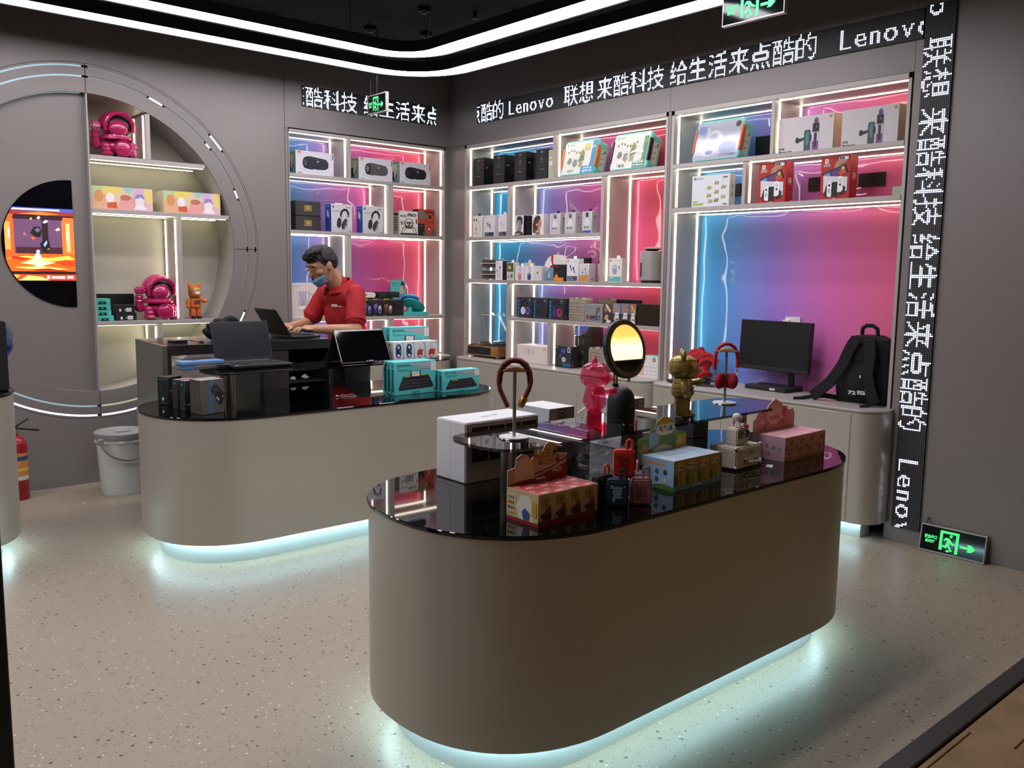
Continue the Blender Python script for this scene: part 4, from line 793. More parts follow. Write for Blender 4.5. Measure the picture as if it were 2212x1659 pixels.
cB('portrait_box', 'earphone box with a portrait, standing behind the orange and white box', 'box', -1.735, -1.845, 1.4475, .165, .05, {'F': [('r', '#cfcabc', 0, .3, 1, 1), ('p', '#4a403a', [(.2, 0), (.15, .3), (.4, .6), (.8, .6), (.95, .3), (.9, 0)]), ('e', '#b59a86', .5, .62, .2, .14), ('r', '#2a2826', 0, .86, 1, 1)]}, '#b7b1a4', front=.14)
t = cB('earbud_box', 'white earbud box with a teal band beside the metal cylinder', 'box', -1.954, -2.083, 1.4475, .179, .065, {'F': [('p', '#9a9cc0', [(.28, .42), (.28, .66), (.36, .72), (.56, .72), (.62, .66), (.62, .42), (.54, .34), (.36, .34)]), ('e', '#c4c6dc', .45, .62, .14, .06), ('e', '#77799a', .78, .64, .06, .05), ('l', '#77799a', .05, [(.8, .62), (.84, .54)]), ('r', '#62b5b0', .03, .03, .95, .24), ('r', '#cfeae8', .1, .17, .4, .2), ('e', '#333333', .12, .9, .05, .035), ('r', '#aaaaaa', .62, .89, .92, .905)]}, '#e6e2da'); tab(t, .13, .179)
t = thing('air_purifier', 'silver metal cylinder air purifier with a black slot and a mushroom cap', 'appliance', (.125, -2.292, 1.4475), -PI/2); CY = mat('#b9b8b4', .38, .6, name='satin_aluminium')
MB().lathe([(.083, .018), (.088, .022), (.088, .226), (.083, .23)], CY, n=36).build('body', t); MB().lathe([(.078, .0), (.080, .018)], BLK, n=30).build('base', t); MB().lathe([(.03, .228), (.055, .243), (.066, .246)], BLK, n=30).build('neck', t); MB().lathe([(.068, .245), (.069, .249), (.05, .258), (1e-6, .263)], CY, n=30).build('cap', t)
mb = MB(); mb.lathe([(.0885, .045), (.0885, .145)], mat('#0e0e10', .15), n=8, a0=-PI/2-.62, a1=-PI/2-.32); mb.build('display_slot', t)
# fourth shelf
def g435(label, y0, y1, z, c1, c2, flip=0, d=.11, side='#2e2e3a', grp='gaming headset boxes'):
    w = y0-y1; h = .172
    A = [('t', '#1e86c4', 'G435', .155, .04, .16, 'l', .03, .86, PI/2)]+([('p', '#3a4a9a', [(.45, .3), (.42, .55), (.55, .66), (.72, .6), (.74, .45), (.58, .44)]), ('e', c1, .5, .45, .14, .17), ('p', c2, [(.45, .35), (.8, .55), (.82, .72), (.74, .78), (.5, .5)])] if flip else
       [('l', '#2c2c48' if c1 != '#26282a' else '#1c1d1f', .09, [(.34, .55), (.38, .76), (.55, .84), (.72, .72), (.76, .5)]), ('e', c1, .42, .34, .15, .19), ('e', c2, .72, .34, .14, .19), ('e', '#2e2e3c', .73, .36, .07, .11)])+[('e', '#d8d8d8', .84, .88, .03, .035), ('r', '#8a8a8a', .76, .80, .92, .815), ('r', '#3a8ac8', .03, .03, .12, .06)]
    if flip:
        f = lambda p: (1-p[0], 1-p[1])
        A = [('t', '#1e86c4', 'G435', .95, .19, .16, 'l', .03, .5, PI), ('e', '#24242a', .4, .55, .24, .28), ('p', '#4a58b0', [(.34, .78), (.5, .92), (.66, .82), (.6, .66), (.46, .7)]), ('p', '#3c4690', [(.2, .4), (.3, .62), (.4, .66), (.42, .5)]), ('e', '#d0d2d8', .55, .38, .13, .12), ('e', '#9aa0b8', .55, .38, .07, .07), ('r', '#d8d8d4', .78, .72, .94, .96), ('r', '#333333', .82, .76, .9, .92), ('e', '#d8d8d8', .1, .92, .03, .035)]
    return cB('headset_box', label, 'box', y0, y1, z, h, d, {'F': A, 'R': [('r', '#3a3e8a', .2, .2, .35, .35), ('r', '#a02a40', .1, .05, .3, .2)]}, ('#2b3034', side, '#33383c'), group=grp, front=.03)
g435('dark headset box lettered G435, white headset picture, left of the fourth shelf', -.908, -1.100, 1.1375, '#d8d8dc', '#6a70b8'); g435('dark headset box lettered G435, black headset picture, between white and red ones', -1.113, -1.285, 1.1375, '#1a1b1d', '#1d1e20'); g435('dark headset box lettered G435, blue and red headset picture', -1.301, -1.478, 1.1375, '#3a3a78', '#c83a50')
def tan_case(label, y0, y1, z, h, d=.10):
    t = thing('embossed_case', label, 'case', (.03+d/2, (y0+y1)/2, z), -PI/2, 'embossed tan cases'); w = y0-y1; g = mat('#a39c8a', .4, .2, name='tan_case')
    MB().prism(rrect(-w/2, w/2, 0, h, .022, 5), -d/2, d/2, g, 'y').build('shell', t, bev=.004)
    mb = MB(); rows = [('r', .12, .86, .88)]
    for i, (u0, u1, v) in enumerate(((.12, .42, .80), (.5, .9, .80), (.12, .86, .64), (.12, .8, .52), (.16, .5, .42), (.56, .86, .42), (.12, .86, .30), (.12, .7, .2), (.2, .86, .11))):
        mb.box(-w/2+u0*w, -w/2+u1*w, -d/2-.003, -d/2, v*h-.004, v*h+.004, g); mb.box(-w/2+u0*w, -w/2+u0*w+.008, -d/2-.003, -d/2, v*h-.012, v*h+.004, g)
    o = mb.build('embossing', t, bev=.001); o['kind'] = 'stuff'
    for s_ in (-1, 1): MB().box(s_*w*.2-.008, s_*w*.2+.008, -d/2-.003, -d/2+.02, h-.002, h+.004, STEEL).build('catch', t)
    return t
tan_case('embossed tan metal case beside the headset boxes on the fourth shelf', -1.533, -1.705, 1.1375, .183); t = tan_case('second embossed tan case, standing behind the first on the fourth shelf', -1.66, -1.81, 1.1375, .180, .06); t.location.x = .26
t = cB('tin', 'grey tin with rust-coloured characters on the fourth shelf', 'tin', -1.709, -1.899, 1.1380, .138, .10, {'F': [('t', '#5a3a34', 'J7', .6, .52, .42, 'l', .05, .28), ('t', '#3a3436', '京舰', .3, .14, .28, 'l', .05, .6), ('e', '#7a4a3a', .18, .28, .1, .14), ('r', '#77777a', .05, .8, .4, .84), ('r', '#84868a', .05, .66, .3, .7)]}, '#8d8e92', rough=.3)
for i, (a, b) in enumerate(((-1.908, -1.998), (-2.003, -2.082), (-2.087, -2.165), (-2.169, -2.235))):
    cB('model_box', ('model box with brown picture right of the grey tin', 'model box with a white label, second of the picture boxes', 'model box with a white label, third of the picture boxes', 'model box with orange top and white label, against the black box')[i], 'box', a, b, 1.1375, .152, .10,
       {'F': [('r', ('#5a4a40', '#7a8a98', '#6e7f92', '#8a6a52')[i], 0, .5, 1, 1), ('r', ('#3a3030', '#33384a', '#33384a', '#3f3a46')[i], 0, 0, 1, .5), ('p', '#c89a6a', [(.1, .2), (.3, .45), (.6, .4), (.5, .15)]), ('p', '#d8d4cc', [(.3, .04), (.5, .22), (.95, .1), (.7, .02)]), ('p', ('#e8c49a', '#d07a5a', '#c86a52', '#e0a05a')[i], [(.2, .9), (.4, .96), (.9, .62), (.7, .56)]), ('e', '#a08a78', .3, .68, .12, .1)]+([] if i == 0 else [('r', '#ecebe8', .34, .12, .8, .56), ('r', '#444444', .40, .42, .74, .46), ('r', '#444444', .40, .2, .74, .27), ('r', '#999999', .4, .33, .7, .35)])}, '#2d2a30', group='picture model boxes', rough=.25)
cB('gloss_box', 'glossy black box at the right end of the fourth shelf', 'box', -2.245, -2.445, 1.1375, .158, .16, None, '#2a2a24', rough=.08)
# bottom compartments, standing on the cabinet top
cB('white_box', 'long white carton between the turntable and the dark stack', 'box', -.919, -1.300, .7605, .148, .16, {'F': [('r', '#c4bcb6', .05, .86, .13, .9), ('r', '#b8b0aa', .3, .5, .33, .8), ('r', '#b8b0aa', .38, .45, .42, .82), ('r', '#b8b0aa', .52, .5, .55, .8), ('e', '#55504c', .88, .82, .03, .06), ('e', '#e2dcd8', .88, .82, .02, .04), ('r', '#c4bcb6', .04, .08, .14, .2), ('r', '#c4bcb6', .16, .08, .19, .2)]}, ('#e4d8d2', '#f0dcc8', '#f0e8e0'))
for i in range(4):
    cB('router_box', 'black box in the stack behind the upside-down headset box, '+('bottom one', 'second from the bottom', 'third from the bottom', 'top one with a blue picture')[i], 'box', -1.519, -1.700, .7605+i*.0845, .0825, .14,
       {'F': ([('p', '#4a5ac0', [(0, 0), (0, 1), (.9, 1), (.7, .4), (.3, 0)]), ('p', '#8a3a5a', [(.4, .3), (.6, .6), (.7, .3)]), ('r', '#c8ccd8', .18, 0, .3, 1)] if i == 3 else [('e', '#3a4a3a', .5, .5, .1, .2), ('r', '#9a9a80', .2, .1, .26, .9)]), 'R': [('l', '#18181a', .02, [(.3, .25), (.7, .25), (.7, .6), (.3, .6), (.3, .25)])]}, ('#23241f', '#2a2926', '#2c2b29'), front=.12, group='stacked black boxes')
g435('dark headset box standing upside down in front of the black stack', -1.418, -1.600, .7605, '#d8d8dc', '#5a60b0', 1, .085, '#232326')
bpy.data.objects[[o.name for o in bpy.data.objects if o.get('label', '').startswith('dark headset box standing')][0]].location.x = .0725-.03
tan_case('embossed tan metal case on the cabinet top, behind the round mirror', -1.760, -1.945, .7605, .182)
t = cB('small_carton', 'white carton with a mint top and printed drawings, right of the mirror', 'box', -2.270, -2.462, .7605, .155, .14, {'F': [('r', '#e9e4e2', 0, 0, 1, 1), ('r', '#e0b8b4', .02, .08, .3, .56), ('l', '#555555', .012, [(.12, .8), (.24, .68), (.42, .94), (.3, .99), (.12, .8)]), ('e', '#6a5a2a', .78, .86, .08, .1), ('e', '#d8c88a', .78, .86, .04, .05)]+[('r', '#b0acb4', .36+.22*(i % 3), .14+.18*(i//3), .5+.22*(i % 3), .16+.18*(i//3)) for i in range(9)]}, ('#e9e4e2', '#ded8d4', '#86d0bc'))
tag(MB().prism(rrect(-.066, .066, 0, .05, .006, 3), -.03, .03, BLK, 'y', TR(.30, -2.40, .925) @ RZ(-PI/2)).build('black_adapter', bev=.002), 'black power adapter fixed to the red back panel behind the mirror', 'adapter')
# turntable
t = thing('turntable', 'walnut record player with an open tinted lid in the corner compartment', 'record player', (.135, -.5, .7605), -PI/2)
MB().box(-.215, .21, -.145, .15, .016, .104, WOOD).build('cabinet', t, bev=.003); MB().box(-.205, .115, -.1475, -.1455, .028, .092, mat('#15151a', .9, name='grille_cloth')).build('grille', t, bev=.001)
paint(t, ((-.215, -.1478, .0), (.43, 0, 0), (0, 0, .104), (0, -1, 0)), [('r', '#5a5a5e', .38, .55, .48, .6)], 'maker_mark')
for x in (-.16, .17):
    for y in (-.11, .11): MB().lathe([(.014, 0), (.016, .016)], mat('#b8b6b0', .3, 1), (x, y, 0), 14).build('foot', t)
MB().box(-.2, .2, -.135, .14, .104, .112, mat('#3a3a38', .25, .5)).build('deck', t, bev=.002); MB().lathe([(.12, .112), (.125, .118), (.125, .128), (.118, .131), (1e-6, .131)], mat('#1a1a1a', .2), (-.03, 0, 0), 36).build('platter', t); MB().lathe([(.126, .114), (.130, .118), (.130, .124), (.126, .126)], CHROME, (-.03, 0, 0), 36).build('platter_ring', t)
MB().tube([(.14, .09, .112), (.14, .09, .15), (.10, .0, .15), (.05, -.06, .14)], .005, CHROME, 8).build('tone_arm', t)
mb = MB(); Q = TR(0, .145, .115) @ RX(.28); mb.box(-.2, .2, -.004, 0, .0, .285, CLEAR, Q); mb.box(-.2, -.196, -.06, 0, 0, .285, CLEAR, Q); mb.box(.196, .2, -.06, 0, 0, .285, CLEAR, Q); mb.box(-.2, .2, -.06, 0, .281, .285, CLEAR, Q); o = mb.build('lid', t, smooth=False)
mb = MB(); mb.tube([Q @ Vector(p) for p in ((-.2, -.06, 0), (-.2, -.06, .285), (.2, -.06, .285), (.2, -.06, 0))], .0025, mat('#cfcaa0', .2), 6); mb.build('lid_edge', t)
# ============================================================ goods in the right-hand niche
BLU = [('r', '#b9c0d2', 0, 0, 1, 1), ('e', '#8f9cc0', .2, .5, .12, .2), ('e', '#e6e6e8', .42, .62, .16, .16), ('e', '#a9b2c6', .40, .6, .10, .1), ('e', '#7f93c4', .12, .8, .1, .12), ('e', '#d6d0c8', .66, .5, .07, .08), ('e', '#8fa2c8', .75, .28, .2, .16), ('e', '#dfe2ea', .3, .18, .16, .1), ('e', '#7c90b8', .34, .18, .09, .06), ('e', '#4a3c34', .92, .88, .06, .08), ('r', '#c9ccd4', .22, .5, .3, .85), ('t', '#6a7084', '百变积木套装', .58, .06, .07, 'l', .02, .38)]
kit('teal kit case with orange clasps, wrapped in clear film, alone beside the massage gun boxes', -2.690, -3.065, 2.2655, '#d8642c', BLU, dz=1)
MGA = [('p', '#3f5a5c', [(.48, .02), (.48, .56), (.50, .60), (.58, .60), (.60, .56), (.60, .02)]), ('e', '#5f8a86', .54, .36, .03, .2), ('p', '#2e3a40', [(.36, .36), (.48, .40), (.48, .32), (.36, .26)]), ('e', '#24282c', .36, .33, .035, .085), ('p', '#2a2c30', [(.58, .46), (.615, .45), (.615, .28), (.58, .28)]),
       ('r', '#d6cdda', .625, .02, .745, .80), ('p', '#8a4a94', [(.63, .02), (.63, .26), (.74, .26), (.74, .02)]), ('r', '#3a3440', .66, .1, .71, .5), ('r', '#1d1c20', .63, .52, .745, .76), ('e', '#8a8a90', .70, .66, .012, .03), ('p', '#7d4a8c', [(.655, .76), (.655, .88), (.69, .93), (.725, .88), (.725, .76)]), ('r', '#5a3a66', .655, .78, .725, .82),
       ('t', '#3a3634', '按摩枪', .03, .09, .075, 'l', .02, .1), ('t', '#3a3634', 'Massage Gun', .03, .02, .06, 'l', .02, .24), ('e', '#d87a5a', .94, .91, .022, .035)]
for a, b, lb in ((-3.352, -3.721, 'white massage gun box with a warm edge, next to the shelf divider'), (-3.771, -4.110, 'white massage gun box at the right end of the top shelf')):
    cB('massager_box', lb, 'box', a, b, 2.2645, .21, .09, {'F': MGA}, ('#d9d4d2', '#f0e0c0', '#dcd8d4'), group='massage gun boxes')
TOY = []
for u, v, c in ((.66, .74, '#8a8244'), (.46, .6, '#9a9250'), (.84, .6, '#8c8a5e'), (.66, .46, '#a8803c'), (.46, .36, '#98903c'), (.84, .3, '#b0a050'), (.66, .2, '#5a6a58'), (.5, .18, '#c09060')): TOY += [('p', c, [(u-.06, v-.05), (u-.02, v+.07), (u+.03, v+.03), (u+.07, v+.05), (u+.05, v-.05)]), ('e', '#d8cf9a', u, v, .02, .025)]
cB('toy_box', 'white construction toy box with small models printed on it', 'box', -2.701, -3.005, 1.9665, .208, .065, {'F': TOY+[('t', '#444444', 'STEAM', .82, .88, .07, 'l', .03, .12), ('e', '#444444', .08, .91, .022, .035), ('r', '#77777a', .12, .90, .2, .915), ('r', '#77777a', .22, .90, .3, .915), ('r', '#a8c84a', .04, .07, .32, .13), ('r', '#88888a', .04, .17, .16, .19), ('r', '#444444', .84, .05, .95, .08)], 'R': [('r', '#8a8a8a', .4, .3, .55, .45), ('r', '#8a8a8a', .4, .55, .55, .7)]}, ('#dde2e2', '#eef0e4', '#e4e8e8'))
SWA = [('r', '#d8d2d0', .13, .84, .19, .95), ('r', '#f4f0ee', .14, .84, .185, .945), ('r', '#f4f0ee', .20, .84, .255, .945), ('e', '#c23026', .163, .91, .014, .018), ('e', '#c23026', .228, .88, .014, .018), ('t', '#f4f0ee', 'NINTENDO', .09, .805, .03, 'l', .03, .23), ('t', '#f4f0ee', 'SWITCH', .09, .765, .035, 'l', .04, .23),
       ('p', '#b98a72', [(.44, .70), (.50, .84), (.62, .93), (.80, .99), (.95, .93), (.84, .84), (.70, .78), (.60, .70)]), ('p', '#9a6a54', [(.62, .70), (.66, .82), (.74, .84), (.76, .72)]),
       ('p', '#14141a', [(.06, .61), (.82, .80), (.96, .60), (.60, .55), (.10, .55)]), ('p', '#3a3a78', [(.11, .60), (.79, .77), (.90, .60), (.60, .53), (.12, .56)]), ('p', '#7a3a6a', [(.38, .60), (.70, .74), (.82, .58), (.52, .52)]), ('p', '#c8583a', [(.62, .6), (.76, .74), (.88, .60), (.7, .54)]), ('p', '#6aa0c8', [(.12, .58), (.30, .63), (.34, .55), (.14, .55)]), ('e', '#e8b83a', .76, .71, .05, .045),
       ('p', '#dcdcde', [(.12, .16), (.10, .56), (.92, .50), (.92, .18)]), ('p', '#232327', [(.20, .06), (.14, .12), (.22, .34), (.34, .40), (.36, .07)]), ('p', '#232327', [(.66, .08), (.70, .36), (.88, .26), (.84, .12)]), ('r', '#1c1c20', .40, .06, .60, .40), ('p', '#f2f2f2', [(.25, .09), (.24, .36), (.30, .42), (.40, .42), (.40, .06), (.30, .06)]), ('p', '#f2f2f2', [(.60, .16), (.60, .52), (.72, .53), (.78, .47), (.78, .2), (.72, .16)]),
       ('e', '#26262a', .32, .33, .035, .03), ('e', '#26262a', .69, .33, .035, .03), ('r', '#26262a', .30, .22, .335, .25), ('r', '#26262a', .27, .195, .295, .215), ('r', '#26262a', .345, .195, .37, .215), ('r', '#26262a', .30, .16, .335, .185)]+[('e', '#26262a', .69+dx, .43+dy, .013, .012) for dx, dy in ((0, .03), (0, -.03), (.035, 0), (-.035, 0))]+[('r', '#e8e4e2', .62, .90, .93, .975), ('r', '#222222', .64, .91, .70, .965), ('r', '#222222', .72, .91, .79, .965), ('t', '#f0dcd8', 'OLED', .5, .012, .03, 'c', .03)]
for a, b, lb in ((-3.221, -3.420, 'red game console box beside the shelf divider'), (-3.654, -3.842, 'red game console box standing alone further from the divider')):
    cB('console_box', lb, 'box', a, b, 1.9665, .252, .085, {'F': SWA, 'R': [('r', '#f4e6e2', .30, .48, .48, .6), ('r', '#f4e6e2', .54, .48, .72, .6), ('e', '#c02a20', .4, .56, .06, .02), ('t', '#f4e6e2', 'SWITCH', .28, .44, .03, 'l', .03, .45), ('r', '#d87a70', .2, .25, .8, .26), ('r', '#d87a70', .2, .2, .7, .21), ('r', '#f0d0c0', .7, .03, .9, .06)]}, ('#b3261e', '#bf2a20', '#c03026'), group='red console boxes')
cB('green_carton', 'edge of a small green and white carton at the far right of the second shelf', 'box', -4.10, -4.16, 1.9665, .05, .12, {'F': [('r', '#d8a060', .2, .2, .5, .5)]}, '#9fb894')
# monitor
t = thing('monitor', 'black flat computer monitor on a low rectangular stand', 'monitor', (.20, -3.30, .7605), -PI/2-.06)
MB().prism(rrect(-.165, .165, -.10, .10, .02), 0, .028, BLKM).build('stand_base', t, bev=.003); MB().box(.055, .095, .04, .062, .02, .20, BLK, TR(.03, 0, 0) @ RY(-.12)).build('stand_neck', t, bev=.003)
Q = TR(0, -.02, .125) @ RX(-.06)
MB().prism(rrect(-.272, .272, 0, .33, .006, 3), -.012, .02, BLK, 'y', Q).build('screen_housing', t, bev=.002); MB().box(-.265, .265, -.0135, -.0115, .03, .324, mat('#1b1d20', .28, name='screen_off'), Q).build('screen', t, smooth=False); MB().box(-.27, .27, -.0145, -.012, .003, .026, BLKM, Q).build('chin', t, bev=.001)
paint(t, ((.04, -.1005, .004), (.06, 0, 0), (0, 0, .02), (0, -1, 0)), [('r', '#cfcfcf', 0, .2, .7, .9)], 'sticker')
t = thing('wall_socket', 'white double socket plate with a plug, behind the monitor', 'socket', (.338, -3.335, 1.20), -PI/2)
MB().prism(rrect(-.055, .055, -.04, .04, .006, 3), -.006, .005, WHT, 'y').build('plate', t, bev=.001); MB().box(-.06, -.015, -.03, -.006, -.035, .02, mat('#dedad6', .4)).build('plug', t, bev=.003); paint(t, ((-.06, -.0302, -.035), (.045, 0, 0), (0, 0, .055), (0, -1, 0)), [('r', '#444444', .2, .6, .35, .8), ('r', '#444444', .2, .3, .35, .5)], 'ports')
tag(MB().tube([(.20, -3.24, .90), (.22, -3.22, .83), (.18, -3.16, .785), (.05, -3.06, .766)], .0022, mat('#bdb7b4', .5), 6).build('thin_cord'), 'thin pale cord hanging below the monitor to the cabinet top', 'cable')
# red shirts, cables
def cloth_blob(name, label, cat, prims, mt, vox=.006, it=6):
    mb = MB()
    for c, r in prims: mb.ell(c, r, mt, 16, 10)
    return tag(put(name, remesh(mb, name, vox, it, mt)), label, cat)
REDC = mat('#a8141c', .8, name='red_cloth')
t = thing('red_bag', 'crumpled red fabric bag stuffed in the left corner of the monitor niche', 'bag', (.17, -2.69, .7605))
mb = MB()
for c, r in (((0, 0, .075), (.06, .10, .075)), ((.01, .03, .16), (.05, .07, .06)), ((.0, -.07, .15), (.05, .06, .07)), ((.02, .0, .20), (.045, .055, .04)), ((-.02, -.09, .05), (.05, .05, .05))): mb.ell(c, r, REDC, 14, 9)
me = remesh(mb, 'cloth', .008, 3, REDC)
displace(me, lambda c: .010*math.sin(c.y*80+c.z*55)*math.sin(c.z*70+c.x*50))
for v in me.vertices: v.co.z = max(v.co.z, .0005)
put('cloth', me, t); MB().box(-.004, .004, -.09, -.01, .19, .24, REDC, TR(-.03, -.02, 0) @ RX(.5)).build('folded_strap', t, bev=.002); MB().box(-.004, .004, -.13, -.05, .1, .15, REDC, TR(-.04, -.01, .02) @ RX(-.5)).build('folded_strap', t, bev=.002); paint(t, ((-.071, .08, .03), (0, -.035, .012), (0, .012, .035), (-1, 0, 0)), [('r', '#e8d8d8', 0, .1, .3, .9), ('r', '#e8d8d8', .45, .3, 1, .7)], 'lettering', lift=.002)
random.seed(3)
for k, lb in enumerate(('tangled black cables and clips on the cabinet top, left heap', 'tangled black cables and clips on the cabinet top, heap behind the red headphones')):
    t = thing('cable_heap', lb, 'cables', (.02+.03*k, -2.74-.13*k, .7605)); 
    for j in range(5):
        p = [(random.uniform(-.05, .05), random.uniform(-.06, .06), .008+.006*j+random.uniform(0, .02)) for _ in range(7)]
        p = [tuple(Vector(p[min(i//3, 5)]).lerp(Vector(p[min(i//3+1, 6)]), (i % 3)/3)) for i in range(18)]; MB().tube(p, .0045, BLK, 6).build('cable', t)
    MB().box(-.03, .03, -.02, .02, 0, .03, BLKM, RZ(.4)).build('adapter', t, bev=.004); paint(t, ((-.03, -.03, .0305), (.04, 0, 0), (0, .02, 0), (0, 0, 1)), [('r', '#c8c8c8', .2, .3, .5, .8)], 'sticker')
t = thing('black_pouch', 'small flat black pouch at the left end of the cabinet top', 'pouch', (-.06, -2.66, .7605)); MB().ell((0, 0, .014), (.03, .05, .014), BLKM, 16, 8).build('body', t)
t = thing('selfie_stick', 'thin black rod lying on the cabinet top before the monitor stand', 'rod', (-.04, -2.96, .7605), -1.2); MB().capsule((-.09, 0, .008), (.05, 0, .008), .007, .007, BLK, 10).build('rod', t); MB().box(.05, .09, -.012, .012, .0, .016, BLKM).build('clip', t, bev=.002); MB().tube([(.03, -.01, .012), (.05, -.03, .01), (.09, -.03, .008)], .003, CHROME, 6).build('metal_link', t)
# backpack
t = thing('backpack', 'black backpack standing upright against the back with straps trailing left', 'backpack', (.13, -3.975, .7605), -PI/2)
mb = MB(); mb.prism([(-.155, .0), (.15, .0), (.165, .06), (.16, .22), (.145, .32), (.11, .38), (.06, .405), (-.06, .405), (-.105, .37), (-.14, .24), (-.165, .10)], -.075, .075, FAB, 'y'); mb.ell((0, -.03, .13), (.155, .10, .14), FAB, 18, 12); mb.ell((0, -.02, .28), (.12, .085, .12), FAB, 18, 12)
me = remesh(mb, 'bag_body', .008, 8, FAB)
for v in me.vertices: v.co.z = max(v.co.z, .0005)
put('bag_body', me, t)
def strap(pts, w, name='shoulder_strap', th=.012):
    mb = MB(); P = [Vector(p) for p in pts]; vs = []
    for i, p in enumerate(P):
        d = (P[min(i+1, len(P)-1)]-P[max(i-1, 0)]).normalized(); s_ = d.cross(Vector((0, -1, 0.2))).normalized()*w/2; n = s_.cross(d).normalized()*th/2
        vs += [p-s_-n, p+s_-n, p+s_+n, p-s_+n]
    fs = [(0, 1, 2, 3), tuple(4*(len(P)-1)+q for q in (3, 2, 1, 0))]
    for i in range(len(P)-1):
        for q in range(4): fs.append((4*i+q, 4*i+4+q, 4*i+4+(q+1) % 4, 4*i+(q+1) % 4))
    return mb.add(vs, fs, FAB).build(name, t, bev=.002)
strap([(-.03, -.10, .39), (-.06, -.115, .33), (-.10, -.125, .22), (-.16, -.14, .12), (-.24, -.15, .045), (-.27, -.15, .02)], .07); strap([(-.27, -.15, .022), (-.20, -.12, .03), (-.14, -.08, .02)], .03, 'webbing', .006); strap([(-.26, -.155, .022), (-.31, -.20, .008), (-.34, -.24, .004)], .024, 'webbing', .006)
strap([(.05, -.10, .39), (.07, -.12, .30), (.07, -.14, .18), (.10, -.15, .08), (.13, -.15, .02)], .065); strap([(.12, -.16, .02), (.10, -.2, .006), (.08, -.23, .004)], .024, 'webbing', .006)
MB().tube([(-.05, 0, .40), (-.045, -.005, .445), (-.02, -.008, .462), (.02, -.008, .462), (.045, -.005, .445), (.05, 0, .40)], .012, FAB, 8).build('grab_handle', t)
paint(t, ((-.045, -.135, .055), (.11, 0, 0), (0, -.004, .035), (0, -1, .1)), [('t', '#d8d8d8', '72', 0, .1, .85, 'l', .05, .45), ('r', '#c8c8c8', .52, .2, .98, .85), ('l', '#222222', .03, [(.6, .45), (.7, .38), (.9, .7)])], 'badge', lift=.004); MB().box(.02, .028, -.14, -.135, .16, .175, WHT).build('zip_pull', t)
# exit signs
def exit_sign(label, L, H, loc, rot, hang=0, dark='#071010', hw=(-1, 1)):
    t = thing('exit_sign', label, 'exit sign', loc); t.rotation_euler = rot; F_ = mat('#b3aeaa', .4, .5, name='sign_frame')
    MB().box(-L/2+.006, L/2-.006, -.010, .012, .006, H-.006, mat(dark, .08, name='sign_glass')).build('panel', t)
    for n_, b in (('frame_rail', (-L/2, L/2, -.012, .014, H-.009, H)), ('frame_rail', (-L/2, L/2, -.012, .014, 0, .008)), ('frame_stile', (-L/2, -L/2+.006, -.011, .013, .008, H-.009)), ('frame_stile', (L/2-.006, L/2, -.012, .014, .008, H-.009))): MB().box(*b, F_).build(n_, t, bev=.001)
    gr = '#48e07c'; a = L/H
    it = [('t', gr, '安全出口', .055, .50, .17, 'l', .04, .20), ('t', gr, 'EXIT', .075, .33, .15, 'l', .06, .15), ('p', gr, [(.30, .12), (.30, .92), (.345, .92), (.345, .30), (.355, .12)]), ('p', gr, [(.30, .82), (.30, .92), (.60, .92), (.60, .82)]), ('p', gr, [(.555, .06), (.555, .92), (.60, .92), (.60, .06)]), ('e', gr, .475, .74, .023, .065),
          ('p', gr, [(.36, .54), (.395, .66), (.455, .64), (.50, .50), (.545, .45), (.545, .39), (.49, .42), (.46, .48), (.455, .36), (.52, .14), (.49, .12), (.43, .32), (.42, .22), (.35, .26), (.35, .34), (.40, .32), (.425, .52), (.40, .56), (.375, .50)]), ('p', gr, [(.41, .10), (.43, .16), (.465, .17), (.48, .12), (.45, .07)]), ('p', gr, [(.63, .46), (.63, .36), (.76, .36), (.735, .26), (.80, .26), (.87, .41), (.80, .56), (.735, .56), (.76, .46)])]
    paint(t, ((-L/2+.006, -.0102, .008), (L-.012, 0, 0), (0, 0, H-.017), (0, -1, 0)), it, 'lit_pictogram', glow=1.0)
    if hang:
        for s_ in hw: MB().tube([(s_*L*.38, 0, H), (s_*L*.38, 0, hang)], .003, BLK, 6).build('hanging_wire', t)
    return t
exit_sign('green exit sign leaning against the right wall on the floor', .345, .150, (-.045, -4.597, .001), (-.16, 0, -PI/2)); t = bpy.data.objects['exit_sign']
MB().tube([(-.15, .0, .15), (-.148, 0, .165), (-.142, 0, .185)], [.002, .003, .006], mat('#1a2030', .5), 8).build('cut_wire', t)
exit_sign('small dark exit sign hanging before the left LED strip', .262, .143, (-1.14, -.592, 2.711), (0, 0, -PI/2), HT-2.711-.01, hw=(-1, -.1))
exit_sign('exit sign hanging from the ceiling, cut by the top edge', .362, .155, (-1.0, -3.83, 2.772), (0, 0, -PI/2), HT-2.772-.01)
